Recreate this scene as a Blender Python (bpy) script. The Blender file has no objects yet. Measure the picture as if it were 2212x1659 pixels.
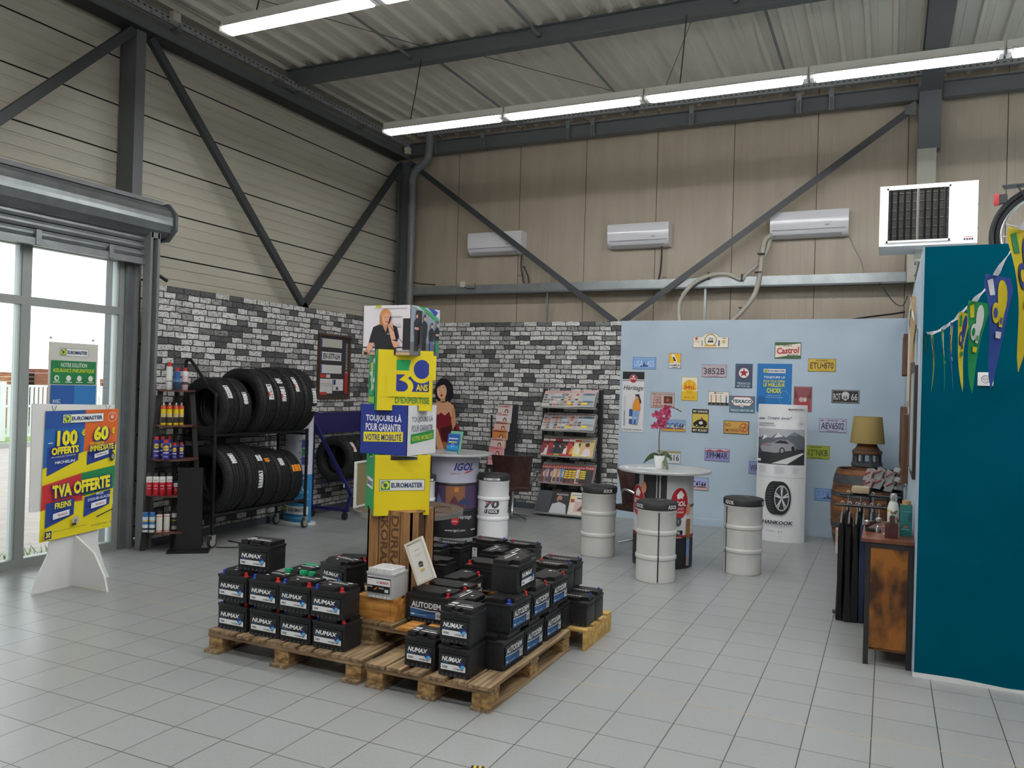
import bpy, bmesh, math, random
from math import sin, cos, pi, radians, hypot, atan2
from mathutils import Vector, Matrix
random.seed(7)
S = bpy.context.scene
COL = S.collection

# ------------------------------------------------------------------ camera
FPX, YAW, PITCH, ROLL = 1750.0, radians(24.93), radians(0.25), radians(1.64)
CAMZ = 5.525 * 0.32
_f = Vector((-sin(YAW) * cos(PITCH), cos(YAW) * cos(PITCH), sin(PITCH)))
_r = Vector((cos(YAW), sin(YAW), 0.0))
_u = _r.cross(_f)
CR = cos(ROLL) * _r + sin(ROLL) * _u
CU = -sin(ROLL) * _r + cos(ROLL) * _u
cam_data = bpy.data.cameras.new('camera')
cam_data.sensor_fit = 'HORIZONTAL'
cam_data.sensor_width = 36.0
cam_data.lens = FPX / 2212.0 * 36.0
cam_data.clip_start = 0.05
cam_data.clip_end = 300
cam = bpy.data.objects.new('camera', cam_data)
COL.objects.link(cam)
M = Matrix((CR, CU, -_f)).transposed().to_4x4()
M.translation = Vector((0, 0, CAMZ))
cam.matrix_world = M
S.camera = cam

# a point of the photograph (2212 x 1659) turned into a point on a plane of the room
def _ray(u, v):
    return _f + CR * ((u - 1106.0) / FPX) - CU * ((v - 829.5) / FPX)
def AX(u, v, x):
    d = _ray(u, v); return Vector((0, 0, CAMZ)) + d * (x / d.x)
def AY(u, v, y):
    d = _ray(u, v); return Vector((0, 0, CAMZ)) + d * (y / d.y)
def AZ(u, v, z):
    d = _ray(u, v); return Vector((0, 0, CAMZ)) + d * ((z - CAMZ) / d.z)

# ------------------------------------------------------------------ world, exposure
world = bpy.data.worlds.new('overcast_sky'); S.world = world
world.use_nodes = True
wn = world.node_tree.nodes; wl = world.node_tree.links
bg = wn['Background']
tcw = wn.new('ShaderNodeTexCoord'); sep = wn.new('ShaderNodeSeparateXYZ'); rp = wn.new('ShaderNodeValToRGB')
wl.new(tcw.outputs['Generated'], sep.inputs[0]); wl.new(sep.outputs['Z'], rp.inputs[0])
rp.color_ramp.elements[0].position = 0.0; rp.color_ramp.elements[0].color = (0.90, 0.94, 1.0, 1)
rp.color_ramp.elements[1].position = 0.6; rp.color_ramp.elements[1].color = (0.98, 0.99, 1.0, 1)
wl.new(rp.outputs[0], bg.inputs['Color'])
SKY = 2.3
bg.inputs['Strength'].default_value = SKY
TUBE_POWER = 37.0
S.view_settings.view_transform = 'Standard'
S.view_settings.look = 'None'
S.view_settings.gamma = 1.0
S.view_settings.use_curve_mapping = False
S.view_settings.exposure = 0.08

# ------------------------------------------------------------------ materials
def s2l(c):
    return c / 12.92 if c <= 0.04045 else ((c + 0.055) / 1.055) ** 2.4
def hexc(h):
    h = h.lstrip('#'); return tuple(s2l(int(h[i:i + 2], 16) / 255) for i in (0, 2, 4))
MATS = {}
def mat(name, col='#808080', rough=0.5, metal=0.0, spec=0.5, emis=None, estr=0.0, coat=0.0, trans=0.0, alpha=1.0):
    if name in MATS: return MATS[name]
    m = bpy.data.materials.new(name); m.use_nodes = True
    b = m.node_tree.nodes['Principled BSDF']
    c = hexc(col) if isinstance(col, str) else col
    b.inputs['Base Color'].default_value = (*c, 1)
    b.inputs['Roughness'].default_value = rough
    b.inputs['Metallic'].default_value = metal
    b.inputs['Specular IOR Level'].default_value = spec
    b.inputs['Coat Weight'].default_value = coat
    b.inputs['Transmission Weight'].default_value = trans
    b.inputs['Alpha'].default_value = alpha
    if emis:
        b.inputs['Emission Color'].default_value = (*hexc(emis), 1)
        b.inputs['Emission Strength'].default_value = estr
    MATS[name] = m
    return m
def C(h, rough=0.55):          # printed colour
    return mat('print_' + h.strip('#').lower() + ('' if rough == 0.55 else '_%d' % int(rough * 100)), h, rough)
def nodes(m):
    return m.node_tree.nodes, m.node_tree.links, m.node_tree.nodes['Principled BSDF']
def noise_mat(name, c1, c2, scale=(1, 1, 1), nscale=8.0, detail=6, rough=0.6, metal=0.0, bump=0.0, lo=0.35, hi=0.65, spec=0.4, dist=0.0, bscale=None):
    if name in MATS: return MATS[name]
    m = mat(name, c1, rough, metal, spec); n, l, b = nodes(m)
    tc = n.new('ShaderNodeTexCoord'); mp = n.new('ShaderNodeMapping'); mp.inputs['Scale'].default_value = scale
    no = n.new('ShaderNodeTexNoise'); no.inputs['Scale'].default_value = nscale; no.inputs['Detail'].default_value = detail
    no.inputs['Distortion'].default_value = dist
    cr = n.new('ShaderNodeValToRGB')
    cr.color_ramp.elements[0].position = lo; cr.color_ramp.elements[0].color = (*hexc(c1), 1)
    cr.color_ramp.elements[1].position = hi; cr.color_ramp.elements[1].color = (*hexc(c2), 1)
    l.new(tc.outputs['Object'], mp.inputs[0]); l.new(mp.outputs[0], no.inputs['Vector'])
    l.new(no.outputs['Fac'], cr.inputs[0]); l.new(cr.outputs[0], b.inputs['Base Color'])
    if bump:
        bp = n.new('ShaderNodeBump'); bp.inputs['Strength'].default_value = bump; bp.inputs['Distance'].default_value = 0.01
        src = no
        if bscale:
            src = n.new('ShaderNodeTexNoise'); src.inputs['Scale'].default_value = bscale; l.new(tc.outputs['Object'], src.inputs['Vector'])
        l.new(src.outputs['Fac'], bp.inputs['Height']); l.new(bp.outputs[0], b.inputs['Normal'])
    return m
def wood_x(): return noise_mat('pallet_wood_x', '#5b4634', '#a08663', (2, 30, 30), 1.2, 8, 0.8, bump=0.3)
def wood_y(): return noise_mat('pallet_wood_y', '#5e4a37', '#a58c6a', (30, 2, 30), 1.2, 8, 0.8, bump=0.3)
def wood_or(): return noise_mat('pallet_wood_orange', '#9a6226', '#c99148', (4, 18, 18), 1.5, 8, 0.75, bump=0.2)
def block_w(): return noise_mat('pallet_block_wood', '#6e5437', '#b28f5c', (14, 14, 22), 1.5, 8, 0.8, bump=0.3)
def crate_w(): return noise_mat('crate_wood', '#7f5a36', '#a67c4f', (30, 30, 3), 1.2, 8, 0.75, bump=0.2)

# ------------------------------------------------------------------ mesh builder
class MB:
    def __init__(s):
        s.v = []; s.f = []; s.mi = []; s.sm = []; s.m = []
    def mid(s, m):
        if m not in s.m: s.m.append(m)
        return s.m.index(m)
    def add(s, vs, fs, m, smooth=False):
        k = len(s.v); i = s.mid(m)
        s.v += [tuple(v) for v in vs]
        for f in fs:
            s.f.append([k + a for a in f]); s.mi.append(i); s.sm.append(smooth)
        return s
    def box(s, x0, x1, y0, y1, z0, z1, m, bev=0.0):
        if bev > 0: return s.rbox(x0, x1, y0, y1, z0, z1, m, bev)
        vs = [(x, y, z) for z in (z0, z1) for y in (y0, y1) for x in (x0, x1)]
        fs = [(0, 2, 3, 1), (4, 5, 7, 6), (0, 1, 5, 4), (2, 6, 7, 3), (0, 4, 6, 2), (1, 3, 7, 5)]
        return s.add(vs, fs, m)
    def rbox(s, x0, x1, y0, y1, z0, z1, m, b):   # bevelled box
        bm = bmesh.new(); bmesh.ops.create_cube(bm, size=1)
        for v in bm.verts:
            v.co = Vector(((x0 + x1) / 2 + v.co.x * (x1 - x0), (y0 + y1) / 2 + v.co.y * (y1 - y0), (z0 + z1) / 2 + v.co.z * (z1 - z0)))
        bmesh.ops.bevel(bm, geom=bm.edges[:], offset=b, segments=2, affect='EDGES', profile=0.7)
        bm.verts.index_update()
        s.add([v.co[:] for v in bm.verts], [[v.index for v in f.verts] for f in bm.faces], m, True); bm.free(); return s
    def obox(s, c, ex, ey, ez, m):               # oriented box: centre and three half-extent vectors
        c, ex, ey, ez = map(Vector, (c, ex, ey, ez))
        vs = [c + i * ex + j * ey + k * ez for k in (-1, 1) for j in (-1, 1) for i in (-1, 1)]
        return s.add(vs, [(0, 2, 3, 1), (4, 5, 7, 6), (0, 1, 5, 4), (2, 6, 7, 3), (0, 4, 6, 2), (1, 3, 7, 5)], m)
    def beam(s, a, b, w, h, m, up=(0, 0, 1)):    # rectangular bar a -> b
        a, b = Vector(a), Vector(b); d = b - a; L = d.length; d.normalize()
        up = Vector(up)
        sd = d.cross(up); 
        if sd.length < 1e-4: sd = d.cross(Vector((0, 1, 0)))
        sd.normalize(); u2 = sd.cross(d)
        return s.obox((a + b) / 2, d * L / 2, sd * w / 2, u2 * h / 2, m)
    def lathe(s, prof, m, c=(0, 0, 0), n=32, axis='z', smooth=True, close=False):
        # prof: list of (r, h) or (r, h, material)
        vs = []; c = Vector(c)
        for q in prof:
            r, h = q[0], q[1]
            for i in range(n):
                a = 2 * pi * i / n
                p = (r * cos(a), r * sin(a), h)
                if axis == 'y': p = (p[0], h, p[1])
                elif axis == 'x': p = (h, p[0], p[1])
                vs.append((c[0] + p[0], c[1] + p[1], c[2] + p[2]))
        k = len(s.v); s.v += vs
        np_ = len(prof); rng = range(np_ if close else np_ - 1)
        for j in rng:
            j2 = (j + 1) % np_
            mm = prof[j][2] if len(prof[j]) > 2 else m
            i_m = s.mid(mm)
            for i in range(n):
                i2 = (i + 1) % n
                f = [k + j * n + i, k + j * n + i2, k + j2 * n + i2, k + j2 * n + i]
                if axis == 'y': f = f[::-1]
                s.f.append(f); s.mi.append(i_m); s.sm.append(smooth)
        if not close:
            for j, rev in ((0, True), (np_ - 1, False)):
                if prof[j][0] > 1e-5:
                    f = [k + j * n + i for i in range(n)]
                    if rev: f = f[::-1]
                    if axis == 'y': f = f[::-1]
                    mm = prof[j][2] if len(prof[j]) > 2 else m
                    s.f.append(f); s.mi.append(s.mid(mm)); s.sm.append(False)
        return s
    def tube(s, pts, r, m, n=8, caps=True):
        P = [Vector(p) for p in pts]
        R = r if isinstance(r, (list, tuple)) else [r] * len(P)
        k = len(s.v); i_m = s.mid(m); prev = None
        for j, p in enumerate(P):
            t = (P[min(j + 1, len(P) - 1)] - P[max(j - 1, 0)])
            if t.length < 1e-9: t = Vector((0, 0, 1))
            t.normalize()
            if prev is None:
                ref = Vector((0, 0, 1)) if abs(t.z) < 0.9 else Vector((1, 0, 0))
                nx = t.cross(ref).normalized()
            else:
                nx = (prev - t * prev.dot(t)).normalized()
            prev = nx; ny = t.cross(nx)
            for i in range(n):
                a = 2 * pi * i / n
                s.v.append(tuple(p + nx * R[j] * cos(a) + ny * R[j] * sin(a)))
        for j in range(len(P) - 1):
            for i in range(n):
                i2 = (i + 1) % n
                s.f.append([k + j * n + i, k + (j + 1) * n + i, k + (j + 1) * n + i2, k + j * n + i2]); s.mi.append(i_m); s.sm.append(True)
        if caps:
            s.f.append([k + i for i in range(n)]); s.mi.append(i_m); s.sm.append(False)
            e = k + (len(P) - 1) * n
            s.f.append([e + i for i in range(n)][::-1]); s.mi.append(i_m); s.sm.append(False)
        return s
    def prism(s, poly, z0, z1, m, mp=None, smooth=False):   # polygon (CCW) extruded from z0 to z1; mp maps (a,b,c)->xyz
        n = len(poly); mp = mp or (lambda a, b, c: (a, b, c))
        vs = [mp(a, b, z0) for a, b in poly] + [mp(a, b, z1) for a, b in poly]
        fs = [list(range(n))[::-1], list(range(n, 2 * n))]
        k = len(s.v); i_m = s.mid(m); s.v += [tuple(v) for v in vs]
        for f in fs: s.f.append([k + a for a in f]); s.mi.append(i_m); s.sm.append(False)
        for i in range(n):
            j = (i + 1) % n
            s.f.append([k + i, k + j, k + n + j, k + n + i]); s.mi.append(i_m); s.sm.append(smooth)
        return s
    def mesh(s, name):
        me = bpy.data.meshes.new(name)
        me.from_pydata(s.v, [], s.f)
        for m in s.m: me.materials.append(m)
        me.polygons.foreach_set('material_index', s.mi)
        me.polygons.foreach_set('use_smooth', s.sm)
        me.update()
        if any(s.sm): me.set_sharp_from_angle(angle=radians(38))
        return me
    def build(s, name, parent=None, loc=None, rot=None, label=None):
        o = bpy.data.objects.new(name, s.mesh(name)); COL.objects.link(o)
        if parent is not None: o.parent = parent
        if loc is not None: o.location = loc
        if rot is not None: o.rotation_euler = rot
        if label: o['label'] = label
        return o

def tag(o, label, cat, group=None):
    o['label'] = label; o['category'] = cat
    if group: o['group'] = group
    return o
def thing(name, label, cat, loc=(0, 0, 0), rz=0.0, group=None, rot=None):
    o = bpy.data.objects.new(name, None); COL.objects.link(o)
    o.empty_display_size = 0.1
    o.location = loc; o.rotation_euler = rot if rot else (0, 0, rz)
    return tag(o, label, cat, group)
def struct(name, mb):
    o = mb.build(name); o['kind'] = 'structure'; return o
def dup(root, loc=None, rz=None, label=None, group=None, rot=None):
    r = root.copy(); COL.objects.link(r)
    if loc is not None: r.location = loc
    if rz is not None: r.rotation_euler = (0, 0, rz)
    if rot is not None: r.rotation_euler = rot
    if label: r['label'] = label
    if group: r['group'] = group
    for ch in list(root.children):
        c = ch.copy(); COL.objects.link(c); c.parent = r
        for g in list(ch.children):
            d = g.copy(); COL.objects.link(d); d.parent = c
    return r
ORD = ['first', 'second', 'third', 'fourth', 'fifth', 'sixth', 'seventh', 'eighth', 'ninth', 'tenth', 'eleventh', 'twelfth', 'thirteenth']

# ------------------------------------------------------------------ flat artwork laid on surfaces
TXT = {}
def text_geo(s, bold):
    key = (s, bold)
    if key in TXT: return TXT[key]
    cu = bpy.data.curves.new('t', 'FONT'); cu.body = s; cu.size = 1.0; cu.offset = bold; cu.resolution_u = 2
    cu.fill_mode = 'FRONT'
    ob = bpy.data.objects.new('t', cu)
    me = bpy.data.meshes.new_from_object(ob)
    vs = [(v.co.x, v.co.y) for v in me.vertices]; fs = [list(p.vertices) for p in me.polygons]
    bpy.data.objects.remove(ob); bpy.data.curves.remove(cu); bpy.data.meshes.remove(me)
    if vs:
        x0 = min(v[0] for v in vs); x1 = max(v[0] for v in vs); y0 = min(v[1] for v in vs); y1 = max(v[1] for v in vs)
    else: x0 = x1 = y0 = y1 = 0
    TXT[key] = (vs, fs, (x0, x1, y0, y1)); return TXT[key]
def pmap(o, u, v):
    o, u, v = Vector(o), Vector(u), Vector(v); n = u.cross(v)
    return lambda a, b, d: tuple(o + u * a + v * b + n * d)
def cmap(cx, cy, R, tc):
    return lambda a, b, d: (cx + (R + d) * cos(tc + a / R), cy + (R + d) * sin(tc + a / R), b)
class Art:
    def __init__(s, mb, mp, curved=0.0, d=0.0008, dd=0.0005):
        s.mb, s.mp, s.cv, s.d, s.dd = mb, mp, curved, d, dd
    def _m(s, c): return C(c) if isinstance(c, str) else c
    def flat(s, pts, fs, c):       # flat faces cut into strips so that they follow a curved map
        bm = bmesh.new(); vv = [bm.verts.new((a, b, 0)) for a, b in pts]
        for f in fs:
            try: bm.faces.new([vv[i] for i in f])
            except ValueError: pass
        x0 = min(p[0] for p in pts); x1 = max(p[0] for p in pts); k = math.floor(x0 / s.cv) + 1
        while k * s.cv < x1 - 1e-5:
            bmesh.ops.bisect_plane(bm, geom=bm.verts[:] + bm.edges[:] + bm.faces[:], dist=1e-6, plane_co=(k * s.cv, 0, 0), plane_no=(1, 0, 0)); k += 1
        bm.verts.index_update()
        s.mb.add([s.mp(v.co.x, v.co.y, s.d) for v in bm.verts], [[v.index for v in f.verts] for f in bm.faces], s._m(c)); bm.free(); s.d += s.dd; return s
    def poly(s, pts, c):
        if s.cv: return s.flat(pts, [list(range(len(pts)))], c)
        s.mb.add([s.mp(a, b, s.d) for a, b in pts], [list(range(len(pts)))], s._m(c)); s.d += s.dd; return s
    def rect(s, x0, y0, x1, y1, c, sl=0.0):
        if s.cv:
            n = max(1, int(math.ceil(abs(x1 - x0) / s.cv)))
            vs = []; fs = []
            for i in range(n + 1):
                x = x0 + (x1 - x0) * i / n; vs += [s.mp(x, y0, s.d), s.mp(x + sl * (y1 - y0), y1, s.d)]
            for i in range(n): fs.append([2 * i, 2 * i + 2, 2 * i + 3, 2 * i + 1])
            s.mb.add(vs, fs, s._m(c), True); s.d += s.dd; return s
        h = sl * (y1 - y0)
        return s.poly([(x0, y0), (x1, y0), (x1 + h, y1), (x0 + h, y1)], c)
    def rrect(s, x0, y0, x1, y1, r, c):
        pts = []
        for cx, cy, a0 in ((x1 - r, y0 + r, -90), (x1 - r, y1 - r, 0), (x0 + r, y1 - r, 90), (x0 + r, y0 + r, 180)):
            for k in range(4):
                a = radians(a0 + 30 * k); pts.append((cx + r * cos(a), cy + r * sin(a)))
        return s.poly(pts, c)
    def ell(s, cx, cy, rx, ry, c, n=20, a0=0, a1=360, inner=0.0):
        if inner > 0 or a1 - a0 < 360:
            vs = []; fs = []
            for i in range(n + 1):
                a = radians(a0 + (a1 - a0) * i / n)
                vs += [s.mp(cx + rx * inner * cos(a), cy + ry * inner * sin(a), s.d), s.mp(cx + rx * cos(a), cy + ry * sin(a), s.d)]
            for i in range(n): fs.append([2 * i, 2 * i + 1, 2 * i + 3, 2 * i + 2])
            s.mb.add(vs, fs, s._m(c)); s.d += s.dd; return s
        return s.poly([(cx + rx * cos(2 * pi * i / n), cy + ry * sin(2 * pi * i / n)) for i in range(n)], c)
    def text(s, t, cx, cy, w, h, c, bold=0.02, sl=0.0, rot=0.0):
        vs, fs, (x0, x1, y0, y1) = text_geo(t, bold)
        if not vs: return s
        tw, th = x1 - x0, y1 - y0
        sx = w / tw if w else h / th; sy = h / th if h else w / tw
        cr, sr = cos(rot), sin(rot); out = []
        for x, y in vs:
            X = (x - (x0 + x1) / 2) * sx; Y = (y - (y0 + y1) / 2) * sy; X += sl * Y
            out.append((cx + X * cr - Y * sr, cy + X * sr + Y * cr))
        if s.cv: return s.flat(out, fs, c)
        out = [s.mp(p, q, s.d) for p, q in out]
        s.mb.add(out, fs, s._m(c)); s.d += s.dd; return s
    def star(s, cx, cy, r, c, n=5, q=0.4):
        pts = []
        for i in range(2 * n):
            a = pi / 2 + pi * i / n; rr = r if i % 2 == 0 else r * q
            pts.append((cx + rr * cos(a), cy + rr * sin(a)))
        return s.poly(pts, c)
def smooth_path(pts, n=6):     # Catmull-Rom
    P = [Vector(p) for p in pts]; out = []
    for i in range(len(P) - 1):
        a = P[max(i - 1, 0)]; b = P[i]; c = P[i + 1]; d = P[min(i + 2, len(P) - 1)]
        for k in range(n):
            t = k / n
            out.append(0.5 * ((2 * b) + (c - a) * t + (2 * a - 5 * b + 4 * c - d) * t * t + (3 * b - a - 3 * c + d) * t ** 3))
    out.append(P[-1]); return out

# ================================================================== THE ROOM
XL, YBK = -7.45, 11.40          # cladding planes
XB, YB = -6.94, 10.916          # partition faces
ZP, ZC = 2.74, 5.85
steel = mat('dark_grey_steel', '#5d6164', 0.45, 0.0, 0.4)
steel_l = mat('grey_steel', '#777a7c', 0.45, 0.0, 0.4)
galv = noise_mat('galvanised_steel', '#8b9193', '#979da0', (3, 3, 3), 2, 3, 0.33, metal=0.7)
whitep = mat('white_plastic', '#e4e5e6', 0.35)
black = mat('black_metal', '#1c1c1d', 0.4)
blackp = mat('black_plastic', '#1d1e20', 0.45)
chrome = mat('chrome', '#c4c4c4', 0.28, 1.0)
rubber = noise_mat('tyre_rubber', '#18191a', '#232425', (1, 1, 1), 30, 3, 0.62, bump=0.15)

# floor tiles
fl = mat('floor_tiles', '#a3a5a4', 0.32, 0, 0.45); n, l, b = nodes(fl)
tc = n.new('ShaderNodeTexCoord'); mp = n.new('ShaderNodeMapping'); mp.inputs['Location'].default_value = (5.12 * 0.32, -14.48 * 0.32 + 32, 0)
br = n.new('ShaderNodeTexBrick'); br.offset = 0.0; br.squash = 1.0
for k, v in (('Scale', 1.0), ('Brick Width', 0.32), ('Row Height', 0.32), ('Mortar Size', 0.003), ('Mortar Smooth', 0.3), ('Bias', 0.0)): br.inputs[k].default_value = v
br.inputs['Color1'].default_value = (*hexc('#979a9a'), 1); br.inputs['Color2'].default_value = (*hexc('#949797'), 1); br.inputs['Mortar'].default_value = (*hexc('#46423d'), 1)
l.new(tc.outputs['Object'], mp.inputs[0]); l.new(mp.outputs[0], br.inputs['Vector'])
no = n.new('ShaderNodeTexNoise'); no.inputs['Scale'].default_value = 60; no.inputs['Detail'].default_value = 6; l.new(tc.outputs['Object'], no.inputs['Vector'])
mx = n.new('ShaderNodeMixRGB'); mx.blend_type = 'MULTIPLY'; mx.inputs[0].default_value = 1
cr = n.new('ShaderNodeValToRGB'); cr.color_ramp.elements[0].color = (0.86, 0.86, 0.86, 1); cr.color_ramp.elements[1].color = (1.05, 1.05, 1.04, 1)
l.new(no.outputs['Fac'], cr.inputs[0]); l.new(br.outputs['Color'], mx.inputs[1]); l.new(cr.outputs[0], mx.inputs[2])
l.new(mx.outputs[0], b.inputs['Base Color'])
bp = n.new('ShaderNodeBump'); bp.inputs['Strength'].default_value = 0.25; bp.inputs['Distance'].default_value = 0.003; bp.invert = True
l.new(br.outputs['Fac'], bp.inputs['Height']); l.new(bp.outputs[0], b.inputs['Normal'])
mb = MB().box(-7.3, 6.5, -5.2, 11.6, -0.1, 0.0, fl)
struct('floor', mb)
mb = MB().box(-7.05, 6.4, 4.6336 - 0.0035, 4.6336 + 0.0035, 0.0, 0.0012, mat('joint_brass', '#b3a588', 0.4))
struct('trim_1', mb)

# left cladding: horizontal ribbed sandwich panels
pan = noise_mat('cladding_cream', '#b8b3a5', '#c0bbad', (0.3, 0.3, 2), 3, 3, 0.42, spec=0.4)
joint = mat('cladding_joint', '#2c2b29', 0.8)
def clad_profile(z0, z1):
    pts = []; z = z0
    k = 0
    while z < z1 - 0.01:
        if abs((z - 0.13) / 0.5 - round((z - 0.13) / 0.5)) < 0.01:
            pts += [(z - 0.008, 0, 1), (z - 0.006, -0.02, 1), (z + 0.006, -0.02, 1), (z + 0.008, 0, 0)]
        else:
            pts += [(z - 0.016, 0, 0), (z - 0.008, -0.009, 0), (z + 0.008, -0.009, 0), (z + 0.016, 0, 0)]
        z += 0.125
    return [(z0 - 0.03, 0, 0)] + pts + [(z1, 0, 0)]
mb = MB(); pr_ = clad_profile(0.13, 5.9)
for (z, d, j), (z2, d2, j2) in zip(pr_[:-1], pr_[1:]):
    for ya, yb, zlo in ((-5.0, 6.0, 3.0), (6.0, 11.6, 0.1)):
        if z < zlo: continue
        mb.add([(XL + d, ya, z), (XL + d, yb, z), (XL + d2, yb, z2), (XL + d2, ya, z2)], [(0, 1, 2, 3)], joint if (j and d < 0) or (j and d2 < 0) else pan)
mb.box(XL - 0.1, XL - 0.03, -5.0, 11.6, 3.0, 6.2, pan); mb.box(XL - 0.1, XL - 0.03, 6.0, 11.6, 0, 3.0, pan)
mb.box(XL - 0.05, -7.12, -5.0, 6.0, 2.98, 3.05, steel_l)
mb.box(XL - 0.1, -7.14, -5.0, 1.4, 0.0, 3.0, pan)
mb.box(XL - 0.1, -7.1, 5.96, 6.02, 0.0, 3.0, steel_l)
struct('wall_left', mb)

# back cladding: vertical panels
panb = noise_mat('cladding_beige', '#a59a8a', '#aca191', (2, 2, 0.3), 3, 3, 0.42, spec=0.4)
joint_b = mat('back_joint', '#4e483f', 0.8)
mb = MB(); xs = [(-7.6, 0, 0)]; x = -7.5
seams = [-7.42 + 1.082 * i for i in range(14)]
while x < 6.5:
    sm_ = [q for q in seams if abs(q - x) < 0.045]
    if sm_:
        q = sm_[0]; xs += [(q - 0.004, 0, 1), (q - 0.002, -0.012, 1), (q + 0.002, -0.012, 1), (q + 0.004, 0, 0)]; 
    else:
        xs += [(x - 0.006, 0, 0), (x, -0.0012, 0), (x + 0.006, 0, 0)]
    x += 0.09
xs.append((6.5, 0, 0))
for (a, d, j), (a2, d2, j2) in zip(xs[:-1], xs[1:]):
    mb.add([(a, YBK - d, 0), (a2, YBK - d2, 0), (a2, YBK - d2, 5.95), (a, YBK - d, 5.95)], [(0, 1, 2, 3)], joint_b if (j and (d < 0 or d2 < 0)) else panb)
mb.box(-7.6, 6.5, YBK + 0.03, YBK + 0.12, 0, 6.2, panb)
struct('wall_back', mb)
struct('wall_right', MB().box(6.4, 6.5, -5.2, 11.5, 0, 6.0, panb))
struct('wall_front', MB().box(-7.6, 6.5, -5.2, -5.1, 0, 6.0, panb))

# ceiling deck with ribs along Y
deck = noise_mat('roof_deck', '#d0cdc1', '#d8d5c9', (1, 0.2, 1), 3, 3, 0.45, spec=0.4)
mb = MB(); xs = [(-7.6, 0)]; x = -7.6
while x < 6.4:
    xs += [(x + 0.07, 0), (x + 0.085, -0.05), (x + 0.13, -0.05), (x + 0.145, 0), (x + 0.205, 0), (x + 0.21, -0.006), (x + 0.215, 0)]; x += 0.2766
xs.append((6.5, 0))
for (a, d), (a2, d2) in zip(xs[:-1], xs[1:]):
    mb.add([(a, -5.2, ZC + d), (a2, -5.2, ZC + d2), (a2, 11.5, ZC + d2), (a, 11.5, ZC + d)], [(0, 3, 2, 1)], deck)
mb.box(-7.6, 6.5, -5.2, 11.5, ZC + 0.02, ZC + 0.1, deck)
struct('ceiling', mb)

# brick-print partitions
def brick_mat(name, rot):
    m = mat(name, '#808080', 0.7); n, l, b = nodes(m)
    tc = n.new('ShaderNodeTexCoord'); sx = n.new('ShaderNodeSeparateXYZ'); cb = n.new('ShaderNodeCombineXYZ')
    l.new(tc.outputs['Object'], sx.inputs[0])
    l.new(sx.outputs['Y' if rot else 'X'], cb.inputs[0]); l.new(sx.outputs['Z'], cb.inputs[1])
    nz = n.new('ShaderNodeTexNoise'); nz.inputs['Scale'].default_value = 9; nz.inputs['Detail'].default_value = 3; l.new(cb.outputs[0], nz.inputs['Vector'])
    va = n.new('ShaderNodeVectorMath'); va.operation = 'SCALE'; va.inputs['Scale'].default_value = 0.03; l.new(nz.outputs['Color'], va.inputs[0])
    vb = n.new('ShaderNodeVectorMath'); vb.operation = 'ADD'; l.new(cb.outputs[0], vb.inputs[0]); l.new(va.outputs[0], vb.inputs[1])
    br = n.new('ShaderNodeTexBrick'); br.offset = 0.5; br.squash = 1.35; br.squash_frequency = 3
    for k, v in (('Scale', 1.0), ('Brick Width', 0.165), ('Row Height', 0.069), ('Mortar Size', 0.0062), ('Mortar Smooth', 0.1), ('Bias', 0.0)): br.inputs[k].default_value = v
    br.inputs['Color1'].default_value = (0, 0, 0, 1); br.inputs['Color2'].default_value = (1, 1, 1, 1); br.inputs['Mortar'].default_value = (0, 0, 0, 1)
    l.new(vb.outputs[0], br.inputs['Vector'])
    # one grey per brick
    cr = n.new('ShaderNodeValToRGB'); e = cr.color_ramp.elements
    e[0].position = 0.0; e[0].color = (*hexc('#58585a'), 1); e[1].position = 1.0; e[1].color = (*hexc('#d9d8d6'), 1)
    for p, c in ((0.20, '#525254'), (0.24, '#767676'), (0.36, '#a09f9e'), (0.48, '#c4c3c1')):
        q = e.new(p); q.color = (*hexc(c), 1)
    l.new(br.outputs['Color'], cr.inputs[0])
    # sketch marks inside the bricks
    n2 = n.new('ShaderNodeTexNoise'); n2.inputs['Scale'].default_value = 34; n2.inputs['Detail'].default_value = 5; n2.inputs['Distortion'].default_value = 1.2
    mp2 = n.new('ShaderNodeMapping'); mp2.inputs['Scale'].default_value = (1, 2.2, 1); l.new(cb.outputs[0], mp2.inputs[0]); l.new(mp2.outputs[0], n2.inputs['Vector'])
    c2 = n.new('ShaderNodeValToRGB'); e = c2.color_ramp.elements
    e[0].position = 0.39; e[0].color = (0.12, 0.12, 0.12, 1); e[1].position = 0.48; e[1].color = (1, 1, 1, 1)
    l.new(n2.outputs['Fac'], c2.inputs[0])
    m1 = n.new('ShaderNodeMixRGB'); m1.blend_type = 'MULTIPLY'; m1.inputs[0].default_value = 0.85
    l.new(cr.outputs[0], m1.inputs[1]); l.new(c2.outputs[0], m1.inputs[2])
    m2 = n.new('ShaderNodeMixRGB'); m2.inputs[2].default_value = (*hexc('#232325'), 1)
    l.new(br.outputs['Fac'], m2.inputs[0]); l.new(m1.outputs[0], m2.inputs[1])
    l.new(m2.outputs[0], b.inputs['Base Color'])
    return m
bk_l = brick_mat('brick_wallpaper_left', True); bk_b = brick_mat('brick_wallpaper_back', False)
edge = mat('partition_edge', '#7c7c7c', 0.7)
skirt = mat('skirting_grey', '#4f555b', 0.5)
mb = MB().box(XB - 0.07, XB - 0.002, 5.98, YB + 0.07, 0, ZP - 0.002, edge)
mb.add([(XB, 5.98, 0), (XB, YB, 0), (XB, YB, ZP), (XB, 5.98, ZP)], [(0, 1, 2, 3)], bk_l)
mb.add([(XB, 5.98, 0), (XB - 0.07, 5.98, 0), (XB - 0.07, 5.98, ZP), (XB, 5.98, ZP)], [(0, 3, 2, 1)], edge)
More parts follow.
